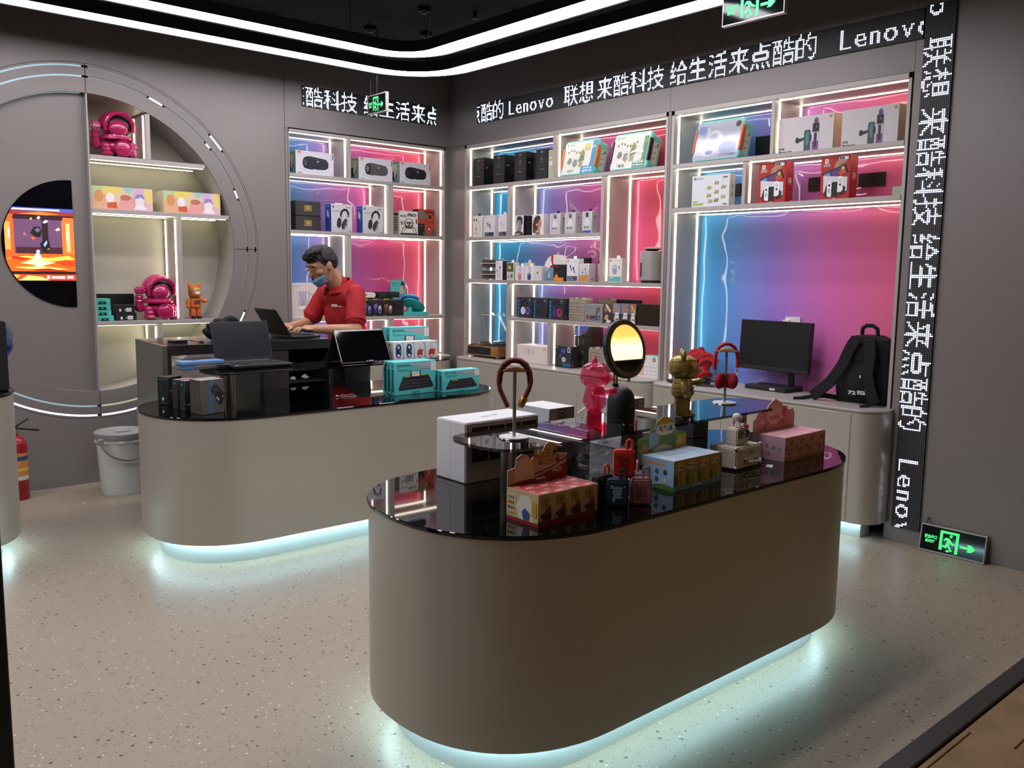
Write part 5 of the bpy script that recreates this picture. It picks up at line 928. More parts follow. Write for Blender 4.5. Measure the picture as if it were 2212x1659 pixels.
# ============================================================ goods on the back counter
ZC, ZR = .7725, .9605
KB = lambda small: [('t', '#1c4a4c', 'MULTI-DEVICE', .07, .86, .085, 'l', .03, .30), ('r', '#2a7a7a', .07, .81, .12, .825), ('r', '#2f8a88', .07, .755, .40, .77), ('r', '#2f8a88', .07, .72, .36, .735), ('p', '#a9b4c0', [(.36, .95), (.36, .89), (.74, .80), (.98, .80), (.98, .95)]), ('p', '#b9a4ac', [(.62, .86), (.62, .76), (.86, .76), (.86, .88)]), ('p', '#dfe0e6', [(.87, .97), (.87, .68), (1, .68), (1, .97)]),
    ('p', '#2a2b30', [(.20, .56), (.80, .60), (.94, .24), (.92, .18), (.10, .14), (.09, .20)])]+[('r', '#4a4b52', .2+.055*i+.01*(j % 2)-.02*(2-j), .22+.09*j, .24+.055*i+.01*(j % 2)-.02*(2-j), .27+.09*j) for i in range(11) for j in range(4) if small or j < 3]+([('r', '#d8d84a', .25, .53, .29, .555), ('r', '#d8d84a', .30, .53, .34, .555), ('r', '#d8d84a', .35, .53, .39, .555)] if small else [('p', '#a8b04a', [(.22, .56), (.78, .60), (.78, .565), (.22, .525)]), ('r', '#1c1d20', .37, .53, .61, .72), ('r', '#e6e8d8', .395, .55, .585, .705), ('r', '#8ab4d8', .48, .66, .57, .68), ('r', '#b8c87a', .41, .61, .5, .63)])+[('t', '#184446', 'logitech 罗技', .5, .045, .075, 'c', .03, .2), ('e', '#184446', .955, .13, .012, .03), ('r', '#2f8a88', .72, .05, .9, .06)]
SIDE = [('r', '#1d5a5c', .3, .1, .7, .78), ('r', '#2f8a88', .3, .84, .7, .92)]
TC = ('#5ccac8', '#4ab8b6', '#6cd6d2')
for i in range(3):
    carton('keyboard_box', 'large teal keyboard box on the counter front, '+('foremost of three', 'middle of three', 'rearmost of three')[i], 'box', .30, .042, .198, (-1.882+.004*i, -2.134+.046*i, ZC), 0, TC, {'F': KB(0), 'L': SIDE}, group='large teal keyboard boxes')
for i in range(2):
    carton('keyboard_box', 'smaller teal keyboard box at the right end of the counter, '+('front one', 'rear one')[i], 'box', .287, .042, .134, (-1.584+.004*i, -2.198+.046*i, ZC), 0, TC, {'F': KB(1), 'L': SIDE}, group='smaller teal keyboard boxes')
for i in range(2):
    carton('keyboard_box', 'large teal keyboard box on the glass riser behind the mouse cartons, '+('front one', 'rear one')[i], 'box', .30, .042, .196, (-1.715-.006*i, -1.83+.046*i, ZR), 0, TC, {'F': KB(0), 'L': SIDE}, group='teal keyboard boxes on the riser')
def mousebox(x0, x1, red, lb, y=-1.96):
    A = [('e', '#8a8a8c', .88, .9, .06, .045)]+([('e', '#c8322c', .5, .32, .26, .24), ('p', '#c8322c', [(.3, .4), (.55, .72), (.6, .5), (.86, .55), (.7, .3)]), ('e', '#d8d4d2', .5, .68, .14, .12), ('l', '#c8a8a8', .02, [(.5, .78), (.42, .92)]), ('e', '#f0e8e6', .5, .18, .12, .06)] if red else [('p', '#27408a', [(.22, .3), (.22, .72), (.35, .88), (.65, .88), (.78, .72), (.78, .3), (.65, .12), (.35, .12)]), ('e', '#1c1d24', .5, .55, .2, .22), ('e', '#d8dae4', .5, .7, .09, .09), ('e', '#7a3a4a', .45, .8, .04, .04), ('e', '#e6e8f0', .5, .25, .12, .08), ('p', '#5a6aa0', [(.5, .5), (.72, .6), (.7, .4)])])+[('r', '#a8a4a4', .3, .04, .66, .06), ('e', '#444444', .88, .05, .05, .03)]
    return carton('mouse_carton', lb, 'box', x1-x0, .095, .112, ((x0+x1)/2, y+.0475, ZR), 0, ('#e4e0de', '#d8d4d0', '#e8e2de'), {'F': A, 'L': [('r', '#222222', .1, .8, .22, .9), ('r', '#222222', .5, .8, .62, .9)]+[('r', '#a8a4a4', .1, .1+.06*k, .8, .12+.06*k) for k in range(7)]}, group='white mouse cartons on the riser')
mousebox(-1.911, -1.836, 0, 'white mouse carton with a blue oval, leftmost of the row'); mousebox(-1.832, -1.757, 0, 'white mouse carton with a blue oval, right beside the leftmost'); mousebox(-1.752, -1.674, 1, 'white mouse carton with a red mouse, left of the outermost'); mousebox(-1.668, -1.575, 1, 'white mouse carton with a red mouse, at the right end of the row')
# gaming mouse boxes at the left end
G5 = [('t', '#1f7ab0', 'G502', .53, .05, .20, 'l', .03, .92, PI/2), ('r', '#6a6258', .62, .90, .86, .915), ('p', '#1a191e', [(.42, .72), (.55, .86), (.78, .80), (.96, .62), (1, .42), (.92, .26), (.76, .24), (.66, .38), (.60, .54), (.44, .62)]), ('p', '#34323a', [(.44, .70), (.56, .82), (.76, .76), (.9, .62), (.7, .62), (.56, .64)]), ('l', '#55535a', .02, [(.5, .66), (.68, .52), (.76, .36)]), ('p', '#c8c8d0', [(.66, .46), (.70, .50), (.80, .38), (.77, .36)]), ('e', '#9a98a0', .94, .48, .025, .035)]
SD = [('r', '#8a8378', .4, y, .6, y+.012) for y in (.08, .14, .2, .28, .34, .42, .5, .6)]
for i in range(2):
    carton('mouse_box', 'grey gaming mouse box lettered G502 at the left end of the counter, '+('in front', 'behind the other')[i], 'box', .135, .052, .176, (-3.146-.004*i, -2.135+.055*i, ZC), .22, ('#5c5852', '#4c4843', '#a39d94'), {'F': G5, 'L': SD}, group='grey gaming mouse boxes')
for i, (x, y, h, top, lb) in enumerate(((-3.185, -1.985, .160, '#9a958e', 'slim dark mouse box with a pale top, behind the grey ones'), (-3.190, -1.90, .158, '#b08a84', 'slim dark mouse box with a pinkish top, second behind the grey ones'), (-3.10, -1.955, .150, '#8e8a84', 'slim dark mouse box with a grey top, inner side of the row'))):
    carton('mouse_box', lb, 'box', .10 if i < 2 else .08, .05, h, (x, y, ZC), .22, ('#2a2a2e', '#2c2c30', top), {'L': [('e', '#3a9ad0', .5, .88, .12, .04), ('r', '#8a8a90', .35, .1, .65, .12), ('r', '#77777c', .4, .5, .6, .52)], 'F': [('r', '#8a8a90', .1, .2, .3, .25)]})
carton('mouse_box', 'black box with cyan glow print at the far left of the counter', 'box', .10, .075, .152, (-3.19, -1.70, ZC), .45, ('#17181c', '#1b1d22', '#3c3c40'), {'F': [('r', '#3a3a40', .1, .8-.09*k, .8, .82-.09*k) for k in range(4)]+[('r', '#88888c', .1, .5, .4, .52)], 'L': [('l', '#2f4a5a', .05, [(.4, .85), (.3, .5), (.45, .2)]), ('e', '#a8f0ec', .5, .22, .1, .06), ('r', '#888888', .35, .08, .7, .1), ('r', '#1f5a50', .1, .9, .9, .95)]})
# laptop on the riser
def laptop(label, loc, rz, w=.355, d=.245, sh=.235, lean=.30, k='#101114', scr='#2b2b33', open_=1):
    t = thing('laptop', label, 'laptop', loc, rz); K = mat(k, .4)
    MB().prism(rrect(-w/2, w/2, -d, 0, .012, 3), .002, .019, K).build('base', t, bev=.003); ba = [c for c in t.children if c.name.startswith('base')][0]
    MB().box(-w/2+.02, w/2-.02, -d*.58, -.02, .0185, .0195, mat('#1a1b1e', .6)).build('keyboard_deck', ba, smooth=False)
    mb = MB()
    for r_ in range(5):
        for c_ in range(14): x = -w/2+.03+(w-.06)*c_/14; y = -.032-r_*.021; mb.box(x, x+.018, y-.016, y, .0195, .0212, mat('#26272b', .5))
    o = mb.build('keys', ba, smooth=False); o['kind'] = 'stuff'; MB().box(-.055, .055, -d+.02, -d*.62, .0188, .0196, mat('#232428', .35)).build('touchpad', ba, smooth=False)
    Q = TR(0, .0, .02) @ RX(-lean); MB().prism(rrect(-w/2, w/2, 0, sh, .008, 3), -.002, .006, K, 'y', Q).build('lid', t, bev=.001); ld = [c for c in t.children if c.name.startswith('lid')][0]
    MB().box(-w/2+.008, w/2-.008, -.0032, -.0018, .022, sh-.008, mat(scr, .22, name='laptop_screen'), Q).build('screen', ld, smooth=False); MB().tube([(-w/2+.03, 0, .018), (w/2-.03, 0, .018)], .007, mat('#4a4a4e', .4), 8).build('hinge', t)
    paint(t, ((-w/2+.012, -d+.012, .0192), (.05, 0, 0), (0, .02, 0), (0, 0, 1)), [('r', '#c8ccd0', 0, .1, .4, .9), ('r', '#6a8a6a', .55, .1, .75, .9)], 'stickers'); return t
laptop('black laptop open on the glass riser of the back counter', (-2.735, -1.655, ZR), .03)
t = thing('convertible_laptop', 'tent-folded laptop with a black screen and silver edge on the riser', 'laptop', (-2.118, -1.89, ZR), .02); SV = mat('#b9b3b0', .3, .8, name='laptop_silver')
for nm, s_, mt in (('screen_half', -1, mat('#08080a', .05, name='glossy_screen')), ('keyboard_half', 1, BLKM)):
    Q = TR(0, s_*.092, .004) @ RX(s_*.455); MB().prism(rrect(-.172, .172, 0, .205, .008, 3), -.004, .004, SV if s_ < 0 else BLKM, 'y', Q).build(nm, t, bev=.001)
    MB().box(-.169, .169, (-.0052 if s_ < 0 else .004), (-.004 if s_ < 0 else .0052), .003, .200, mt, Q).build('display' if s_ < 0 else 'key_panel', t, smooth=False)
MB().tube([(-.165, 0, .187), (.165, 0, .187)], .007, SV, 8).build('hinge', t)
paint(t, ((-.03, -.0985, .006), (.10, 0, 0), (0, .006, .012), (0, -1, .45)), [('e', '#d86a3a', .3, .5, .05, .35), ('r', '#8a8a90', .4, .2, .75, .8)], 'bezel_marks', lift=.002)
tag(MB().tube([(-2.05, -2.075, .962), (-2.06, -2.085, .955), (-2.075, -2.09, .90), (-2.075, -2.07, .82), (-2.06, -2.10, .7765), (-2.09, -2.16, .7765)], .0025, mat('#8a8a86', .5), 6)  .build('charging_cable'), 'thin white cord falling from the riser edge to the black counter top', 'cable')
t = thing('blue_parcel', 'light blue flat parcel in clear film at the left end of the riser', 'parcel', (-3.035, -1.74, ZR), .05)
MB().prism(rrect(-.12, .12, -.05, .05, .008, 3), .026, .046, mat('#6f9bd0', .4)).build('parcel', t, bev=.003); MB().box(-.11, -.05, -.045, .04, 0, .026, mat('#5a86bd', .4)).build('lower_part', t, bev=.003); MB().prism([(-.125, 0), (.12, .002), (.12, .05), (.05, .058), (-.06, .052), (-.14, .062)], -.055, .055, FILM, 'y').build('clear_film', t)
t = thing('cable_bundle', 'bundle of dark coiled cables with an orange tag under the blue parcel', 'cables', (-2.93, -1.80, ZR))
for j in range(4): MB().tube([(.055*math.cos(a)*(1-.1*j), .022*math.sin(a)-.01, .006+.005*j) for a in [2*PI*i/14 for i in range(14)]], .004, BLK, 6, True).build('cable', t)
MB().box(.03, .055, -.035, -.02, .0, .016, mat('#e0762c', .5)).build('orange_tag', t, bev=.002)
for x, y, s_, lb in ((-2.33, -1.26, .03, 'crumpled white paper on the desk shelf, larger one'), (-2.24, -1.27, .018, 'crumpled white paper scrap on the desk shelf, right one'), (-2.14, -1.25, .022, 'crumpled white paper on the desk shelf, small one furthest right')):
    mb = MB(); mb.ell((0, 0, s_*.7), (s_*1.2, s_, s_*.7), mat('#bcbcb6', .7), 9, 6); random.seed(int(s_*1000)); mb.v = [(v[0]*random.uniform(.7, 1.2), v[1]*random.uniform(.7, 1.2), max(0, v[2]*random.uniform(.7, 1.2))) for v in mb.v]
    o = mb.build('crumpled_paper', smooth=False); o.location = (x, y, .7905); tag(o, lb, 'paper')
t = thing('earphones', 'thin white wired earphones lying on the black counter top', 'earphones', (-2.27, -2.0, ZC)); MB().tube([(-.06, 0, .004), (-.03, .02, .004), (.02, .02, .004), (.05, .03, .004), (.05, -.02, .004), (.03, -.06, .004), (.0, -.05, .004), (-.04, -.02, .004)], .0018, mat('#c8c8c4', .4), 6).build('cord', t); MB().ell((-.062, 0, .006), (.008, .008, .006), WHT, 10, 6).build('earbud', t); MB().ell((-.01, .022, .006), (.008, .006, .005), mat('#c8582c', .5), 10, 6).build('remote', t)
# on the high desk
t = thing('card_reader', 'small black card reader with a cable at the left of the desk', 'device', (-2.955, -1.20, 1.0605)); MB().prism(rrect(-.05, .05, -.035, .035, .008, 3), .004, .02, BLK).build('body', t, bev=.002); MB().box(-.05, .05, -.035, .035, 0, .004, STEEL).build('foot_plate', t); MB().tube([(.05, 0, .012), (.08, .01, .014), (.11, -.02, .006), (.13, -.02, .004)], .0025, BLK, 6).build('cord', t); MB().box(.125, .15, -.03, -.012, 0, .008, BLK).build('plug', t)
t = thing('black_bag', 'slumped black cloth bag on the desk behind the open laptop', 'bag', (-2.60, -1.08, 1.0605)); mb = MB(); 
for c, r in (((0, 0, .05), (.15, .09, .05)), ((.02, .02, .09), (.11, .07, .055)), ((-.10, -.02, .055), (.06, .06, .05)), ((.03, .0, .12), (.06, .045, .03)), ((.1, .0, .07), (.07, .06, .05))): mb.ell(c, r, FAB, 14, 9)
me = remesh(mb, 'cloth', .008, 3, FAB)
displace(me, lambda c: .008*math.sin(c.x*60+c.z*40)*math.sin(c.z*60))
for v in me.vertices: v.co.z = max(v.co.z, .0005)
put('cloth', me, t); MB().tube([(-.12, -.05, .06), (-.15, -.07, .1), (-.10, -.08, .12), (-.05, -.07, .09)], .008, FAB, 8).build('carry_loop', t)
laptop('black laptop at which the salesman is typing on the high desk', (-2.235, -1.10, 1.0605), PI/2, .31, .215, .205, .55, '#101012')
# ============================================================ goods on the foreground counter
t = thing('console_carton', 'white game projector carton with dark pictures, at the left on the foreground counter', 'box', (-2.885, -4.055, ZC)); 
mb = MB(); mb.box(-.173, .173, -.085, .085, 0, .214, mat('#dcdcde', .5)); mb.build('box_body', t, bev=.004, seg=2)
fr = frames(.346, .17, .214); A = []
for j in range(2):
    for i in range(4):
        u, v = .085+.225*i, .66-.325*j; A += [('r', '#15161b', u, v, u+.205, v+.25), ('r', ('#7a5a34', '#3c4048', '#2b2f3a', '#353c48', '#23262c', '#2c2430', '#2a2a30', '#26262c')[i+4*j], u+.02, v+.05, u+.185, v+.16), ('e', ('#c8a060', '#6a6058', '#4a5568', '#56657c', '#7a6a50', '#55405a', '#445', '#445')[i+4*j].ljust(7, '0') if 0 else '#6a6258', u+.1, v+.14, .05, .05), ('r', '#3a3c44', u+.01, v+.19, u+.19, v+.23)]
paint(t, fr['F'], A, 'printed_front'); paint(t, fr['L'], [('r', '#8e8f94', .498, 0, .503, 1), ('r', '#c4c5ca', .0, .09, 1, .095)], 'side_seam'); paint(t, fr['T'], [('r', '#8a8a8c', .38, .42, .50, .48), ('r', '#8a8a8c', .55, .5, .64, .56)], 'top_mark')
for k, (x, y, n_, lbs) in enumerate(((-2.52, -3.968, 3, 'left stack'), (-2.10, -3.975, 3, 'right stack behind the mirror foot'))):
    for i in range(n_):
        t = carton('handle_carton', 'white carton with a cut-out handle, '+lbs+', '+('bottom one', 'middle one', 'top one')[i], 'box', .14, .185, .069, (x+.003*i, y, ZC+.0705*i), 0, ('#c4bfbd', '#b8bcc4', '#e0dedd'), {'F': [('p', '#8a8482', [(.3, .35), (.36, .95), (.64, .95), (.7, .35)]), ('e', '#e8e4e2', .5, .68, .13, .12), ('e', '#4a4644', .5, .66, .10, .07)]}, group='white handle cartons')
t = carton('small_carton', 'small white carton with a round dark mark, between carton stack and pink bear', 'box', .10, .07, .11, (-2.385, -4.02, ZC), .3, '#d4d2d0', {'F': [('e', '#333338', .75, .75, .07, .09), ('r', '#a8a8ac', .2, .5, .5, .53)]})
random.seed(11)
def plastic(label, loc, sx, sy, sz, n=3):
    t = thing('plastic_bag', label, 'bag', loc)
    mb = MB(); mb.ell((0, 0, sz), (sx, sy, sz), FILM, 22, 14)
    vs = []
    for v in mb.v:
        k = 1+.22*math.sin(v[0]*90+v[2]*60)*math.sin(v[1]*80+v[2]*110)+random.uniform(-.06, .06); vs.append((v[0]*k, v[1]*k, max(0, v[2]*k)))
    mb.v = vs; mb.build('film', t, smooth=False); MB().prism([(-.02, 0), (.03, .0), (.045, .05), (.0, .03), (-.03, .055)], -.002, .002, FILM, 'y', TR(0, 0, sz*1.7)).build('knot_ears', t); return t
plastic('crumpled clear plastic bag lying under the glass riser', (-2.52, -4.30, ZC), .14, .06, .055); plastic('crumpled clear plastic bag on the white carton behind the pink bear', (-2.385, -4.02, ZC+.111), .05, .035, .018)
plastic('small scrap of clear plastic film behind the stacked speakers', (-2.80, -4.50, ZC), .05, .03, .015)
for i in range(2): carton('dark_box', 'dark slate box with sketchy pattern behind the blue display, '+('lower', 'upper')[i], 'box', .11, .12, .075, (-1.67, -4.045, ZC+.0765*i), 0, ('#2f333b', '#2a2e36', '#3a3e46'), {'F': [('l', '#565b66', .02, [(.2, .3), (.4, .6), (.5, .4), (.7, .7)]), ('l', '#565b66', .02, [(.6, .2), (.8, .5)]), ('r', '#6a6f7a', .1, .82, .3, .86)]}, group='dark slate boxes')
def blind_set(name, lab, x0, yf, w, d, h, cols, header, hdr_art, boxart, topart, sideart, lip):
    """open display tray with header card, and eight small boxes standing in it"""
    t = thing(name, lab, 'display box', (x0+w/2, yf+d/2, ZC)); C1 = mat(lip, .5)
    MB().box(-w/2, w/2, -d/2, d/2, 0, .003, C1).build('tray_floor', t); MB().box(-w/2, w/2, -d/2, -d/2+.0015, .003, h*.16, C1).build('front_lip', t)
    MB().box(-w/2, -w/2+.0015, -d/2, d/2, .003, h*.99, mat(cols[1], .5)).build('side_wall', t); MB().box(w/2-.0015, w/2, -d/2, d/2, .003, h*.99, mat(cols[1], .5)).build('side_wall', t)
    MB().prism([(-w/2+p[0]*w, p[1]) for p in header], d/2-.003, d/2, mat(cols[3], .5), 'y').build('header_card', t)
    top = max(p[1] for p in header); paint(t, ((-w/2, d/2-.003, 0), (w, 0, 0), (0, 0, top), (0, -1, 0)), hdr_art, 'printed_header')
    paint(t, ((-w/2, d/2, 0), (0, -d, 0), (0, 0, h), (-1, 0, 0)), sideart, 'printed_side'); paint(t, ((-w/2, -d/2, .0), (w, 0, 0), (0, 0, h*.16), (0, -1, 0)), [('r', cols[4], .4, .3, .6, .7)], 'printed_lip')
    bw = (w-.004)/4; bd = (d-.008)/2
    for j in range(2):
        for i in range(4):
            carton('small_box', lab.split(' with ')[0]+': small box, '+('front row' if j == 0 else 'back row')+', '+('first', 'second', 'third', 'fourth')[i]+' from the left', 'box', bw-.0008, bd-.001, h-.004+random.uniform(-.0012, .0012), (x0+.002+bw*(i+.5), yf+.003+bd*(j+.5), ZC+.0032), 0, cols, {'F': boxart, 'T': topart} if j == 0 else {'T': topart}, group='small boxes of the '+name.replace('_', ' '), bev=.0008)
hx = [(0, .02), (1, .02), (1, .168), (.84, .172), (.80, .205), (.68, .214), (.62, .206), (.56, .18), (.44, .178), (.38, .165), (.32, .182), (.22, .188), (.14, .178), (.12, .15), (0, .145)]
blind_set('red_display', 'red toy display with a cut-out header card', -3.222, -4.690, .248, .139, .097, ('#c8a878', '#c9b98a', '#b03034', '#c0a088', '#7a1a1c'), hx,
    [('p', '#8e2226', [(.0, .46), (.3, .5), (.5, .52), (1, .68), (1, .2), (0, .2)]), ('p', '#d8c0a4', [(.1, .5), (.13, .78), (.32, .84), (.42, .72), (.44, .5)]), ('p', '#c8b096', [(.55, .6), (.6, .9), (.78, .94), (.84, .76), (.98, .74), (.98, .66), (.7, .58)]), ('l', '#2a1a14', .016, [(.44, .56), (.72, .62), (1, .74)]), ('t', '#2a160c', '吾皇巴扎黑', .405, .805, .125, 'l', .06, .42), ('t', '#d8a83a', '吾皇巴扎黑', .41, .81, .12, 'l', .02, .41), ('t', '#2a160c', 'の日常', .5, .69, .11, 'l', .06, .25), ('t', '#d8a83a', 'の日常', .505, .695, .105, 'l', .02, .24), ('t', '#8e2226', '4', .78, .67, .16, 'l', .06), ('r', '#e0c8b0', .46, .47, .62, .50), ('r', '#e0c8b0', .5, .42, .68, .45), ('t', '#e8c060', 'NO!', .74, .54, .1, 'l', .05)],
    [('r', '#7a1a1c', 0, 0, 1, .1), ('t', '#3a2410', '吾皇', .2, .74, .18, 'l', .06, .6), ('t', '#c89a34', '吾皇', .21, .745, .175, 'l', .02, .59), ('t', '#3a2410', '日常', .25, .58, .15, 'l', .06, .5), ('t', '#c89a34', '日常', .26, .585, .145, 'l', .02, .49), ('p', '#8a3a2a', [(.5, .5), (.8, .62), (.9, .3), (.6, .2)]), ('p', '#3a3438', [(.1, .14), (.2, .36), (.5, .42), (.9, .3), (.85, .14)]), ('r', '#c89a34', .1, .1, .5, .13), ('e', '#b8884a', .2, .2, .12, .06)],
    [('t', '#e8d0c8', '吾皇万睡', .35, .12, .2, 'l', .04, .55), ('r', '#d8c0b8', .1, .5, .3, .75), ('r', '#5a2226', .14, .56, .26, .7), ('l', '#5a2226', .05, [(.4, .6), (.6, .75), (.9, .7)])],
    [('r', '#c9b98a', 0, .12, 1, 1), ('r', '#8e2226', 0, 0, 1, .12), ('p', '#e4dfd0', [(.4, .12), (.3, .5), (.45, .85), (.7, .9), (.85, .6), (.85, .12)]), ('r', '#d8c690', .03, .2, .28, .85)]+[('e', c, .08+.07*(q % 3), .72-.16*(q//3), .025, .05) for q, c in enumerate(('#5a5a78', '#6a6a6a', '#4a5a8a', '#8a3a3a', '#b03034', '#7a7a78', '#3a3a44', '#5a5a8a', '#6a6a6a'))]+[('r', '#b8983a', .05, .22, .26, .27), ('p', '#3a5a8a', [(.55, .14), (.5, .36), (.6, .5), (.75, .36), (.72, .14)]), ('p', '#c9a23a', [(.8, .3), (.82, .75), (.95, .75), (.95, .3)])], '#7c2024')
hb = [(0, .02), (1, .02), (1, .158), (.80, .165), (.74, .185), (.70, .205), (.60, .222), (.48, .224), (.38, .208), (.34, .186), (.26, .184), (.22, .170), (0, .155)]
blind_set('blue_display', 'blue toy display with a rounded cloud header', -2.573, -4.665, .272, .165, .105, ('#b09a58', '#9cc0dc', '#a9cbe4', '#8fae6a', '#a8c4d8'), hb,
    [('r', '#6f9a52', 0, 0, 1, .68), ('p', '#a8c4d8', [(.22, .5), (.22, .78), (.42, .78), (.42, .55)]), ('p', '#e0c050', [(.74, .3), (.8, .66), (1, .68), (1, .3)]), ('e', '#f0e8d8', .55, .80, .20, .1), ('e', '#e0a83a', .54, .93, .13, .06), ('t', '#8a2a2a', '蜡', .42, .765, .1, 'l', .04, .07), ('t', '#3a2a1a', '笔', .51, .765, .1, 'l', .04, .07), ('t', '#c8822a', '小', .58, .765, .1, 'l', .04, .06), ('t', '#2a3a7a', '新', .64, .765, .1, 'l', .04, .07), ('p', '#d89a4a', [(.04, .3), (.04, .5), (.12, .62), (.2, .5), (.2, .3)]), ('r', '#a8c4d8', .09, .38, .15, .48), ('e', '#e0c8a0', .84, .56, .06, .05), ('p', '#e4e4e4', [(.3, .5), (.5, .56), (.7, .5), (.7, .45), (.3, .45)])],
    [('r', '#6f8fae', 0, 0, 1, .1), ('e', '#d8a23a', .5, .8, .4, .14), ('e', '#e0d4c0', .5, .74, .38, .11), ('t', '#4a3024', '蜡笔小新', .16, .70, .12, 'l', .05, .68), ('p', '#5a7a3a', [(0, .1), (0, .5), (.3, .45), (.4, .1)]), ('p', '#c8a84a', [(.6, .5), (1, .6), (1, .1), (.7, .1)]), ('r', '#7a8a5a', .05, .5, .35, .56)],
    [('e', '#d8b898', .5, .45, .26, .18), ('e', '#c8d8e4', .5, .42, .18, .1)],
    [('r', '#9cc0dc', 0, 0, 1, 1), ('e', '#5a8a3a', .2, .04, .25, .12), ('e', '#4a7a3a', .75, .06, .3, .12), ('r', '#d89a6a', .22, .78, .66, .86), ('e', '#d89a6a', .18, .82, .04, .05), ('e', '#d89a6a', .72, .82, .04, .05)]+[('e', c, .12+.22*(q % 4), .58-.26*(q//4), .05, .09) for q, c in enumerate(('#3a4a6a', '#5a4a3a', '#3a6a9a', '#2a4a3a', '#3a3a4a', '#5a6a6a', '#4a5a6a', '#d8d0b0'))], '#7fa0bc')
hp_ = [(0, .02), (1, .02), (1, .155), (.95, .175), (.84, .170), (.80, .188), (.70, .192), (.64, .205), (.56, .218), (.50, .226), (.44, .216), (.36, .205), (.30, .185), (.20, .188), (.10, .172), (.06, .152), (0, .146)]
blind_set('pink_display', 'pink toy display with a scalloped header', -1.845, -4.640, .305, .150, .098, ('#d8a090', '#d4a8b4', '#e0a4b0', '#e0a0a0', '#b07078'), hp_,
    [('p', '#d88a90', [(.1, .4), (.14, .7), (.4, .86), (.6, .9), (.86, .72), (.94, .5), (.9, .4)]), ('e', '#e8b4a8', .5, .72, .2, .2), ('e', '#c86068', .72, .74, .05, .09), ('e', '#d87078', .3, .56, .06, .05), ('t', '#b86070', 'QUEEN', .36, .62, .09, 'l', .04, .26), ('t', '#b86070', '甜梦', .58, .5, .1, 'l', .03, .18), ('e', '#e8c8c0', .2, .6, .04, .05), ('e', '#c86a70', .26, .48, .05, .03)],
    [('p', '#c0505a', [(.5, .68), (.7, .84), (.95, .8), (.7, .62)]), ('t', '#a86a50', 'Sweet', .1, .4, .16, 'l', .02, .7), ('e', '#c07060', .5, .3, .2, .1), ('r', '#b87a6a', .1, .12, .9, .14), ('e', '#8a3a3a', .2, .52, .05, .05)],
    [('p', '#e8b4bc', [(.05, .3), (.5, .5), (.95, .3), (.95, .1), (.05, .1)]), ('e', '#e4b8bc', .5, .65, .2, .12)],
    [('r', '#d4a8b8', 0, 0, 1, 1), ('r', '#e0b8a8', .3, .82, .7, .88), ('e', '#5a4048', .16, .6, .05, .06), ('e', '#6a4a50', .3, .58, .05, .06), ('e', '#c07078', .46, .56, .06, .08), ('e', '#7a8aa0', .66, .52, .06, .08), ('e', '#88b0b8', .84, .48, .06, .08), ('e', '#c09aa4', .3, .3, .06, .08), ('e', '#b88a98', .5, .28, .06, .08)], '#b88078')
# pocket speakers
def pocket(label, x, y, z, rz, hx_, stripe='#e05a3a', txt='#8fb0c0', loop=None):
    g = mat(hx_, .75, name='mesh_'+hx_.strip('#')); t = thing('pocket_speaker', label, 'speaker', (x, y, z), rz)
    MB().prism(rrect(-.034, .034, 0, .086, .010, 4), -.020, .020, g, 'y').build('body', t, bev=.006, seg=2)
    paint(t, ((-.034, -.0202, 0), (.068, 0, 0), (0, 0, .086), (0, -1, 0)), [('t', txt, 'JBL', .30, .82, .42, 'l', .06, .64, -PI/2), ('e', txt, .82, .76, .05, .03)], 'raised_logo', lift=.0012)
    mb = MB()
    for k in range(6): mb.box(-.0349, -.0335, -.012, .012, .018+.009*k, .021+.009*k, mat(stripe, .6), TR(0, 0, 0) @ Matrix.Shear('XZ', 4, (0, 0)) if 0 else None)
    o = mb.build('side_ribs', t, smooth=False); o['kind'] = 'stuff'
    MB().tube([(.008, 0, .083), (.006, 0, .100), (.008, 0, .114), (.016, 0, .119), (.024, 0, .114), (.026, 0, .100), (.024, 0, .083)], .0042, mat(loop or hx_, .8), 8).build('carry_loop', t); return t
pocket('navy pocket speaker standing in front of the pile', -2.852, -4.662, ZC, -.80, '#1c2e3f', '#1c2e3f', '#7fa0b4'); pocket('dusty pink pocket speaker right of the navy one', -2.776, -4.692, ZC, -.66, '#a8787a', '#a8787a', '#8a5a60')
pocket('black pocket speaker with orange ribs behind the navy one', -2.850, -4.595, ZC, -.1, '#141415', '#e06a48', '#55555a', '#e0643c'); pocket('grey pocket speaker behind the dusty pink one', -2.722, -4.630, ZC, .70, '#5a5654', '#7a7674', '#3a3836', '#c8806a'); pocket('bright red pocket speaker balanced on top of the pile', -2.805, -4.645, ZC+.0866, -.74, '#c22a24', '#e8857c', '#8e1a18', '#e04a3c')
# cream case, radio, rider
CR = mat('#d8cdbd', .45, name='cream_leather'); t = thing('cream_case', 'cream little suitcase with chrome corners and a strap handle', 'case', (-2.045, -4.548, ZC), .06)
MB().box(-.092, .092, -.06, .06, .004, .086, CR).build('shell', t, bev=.006, seg=2); MB().box(-.0925, .0925, -.0605, .0605, .062, .0635, mat('#a89c8c', .5)).build('lid_seam', t)
for sx in (-1, 1):
    for sy in (-1, 1):
        for z in (.082, .010): MB().ell((sx*.087, sy*.055, z), (.009, .009, .009), CHROME, 12, 8).build('corner_cap', t)
MB().tube([(-.03, -.062, .034), (-.028, -.078, .030), (.03, -.090, .030), (.05, -.078, .034), (.05, -.062, .038)], .004, mat('#e0d8cc', .5), 8).build('handle', t)
for x in (-.03, .05): MB().ell((x, -.061, .036), (.011, .004, .009), CHROME, 14, 8).build('handle_mount', t)
for x in (.0, .014): MB().box(x-.005, x+.005, -.064, -.06, .052, .074, CHROME).build('latch', t, bev=.001)
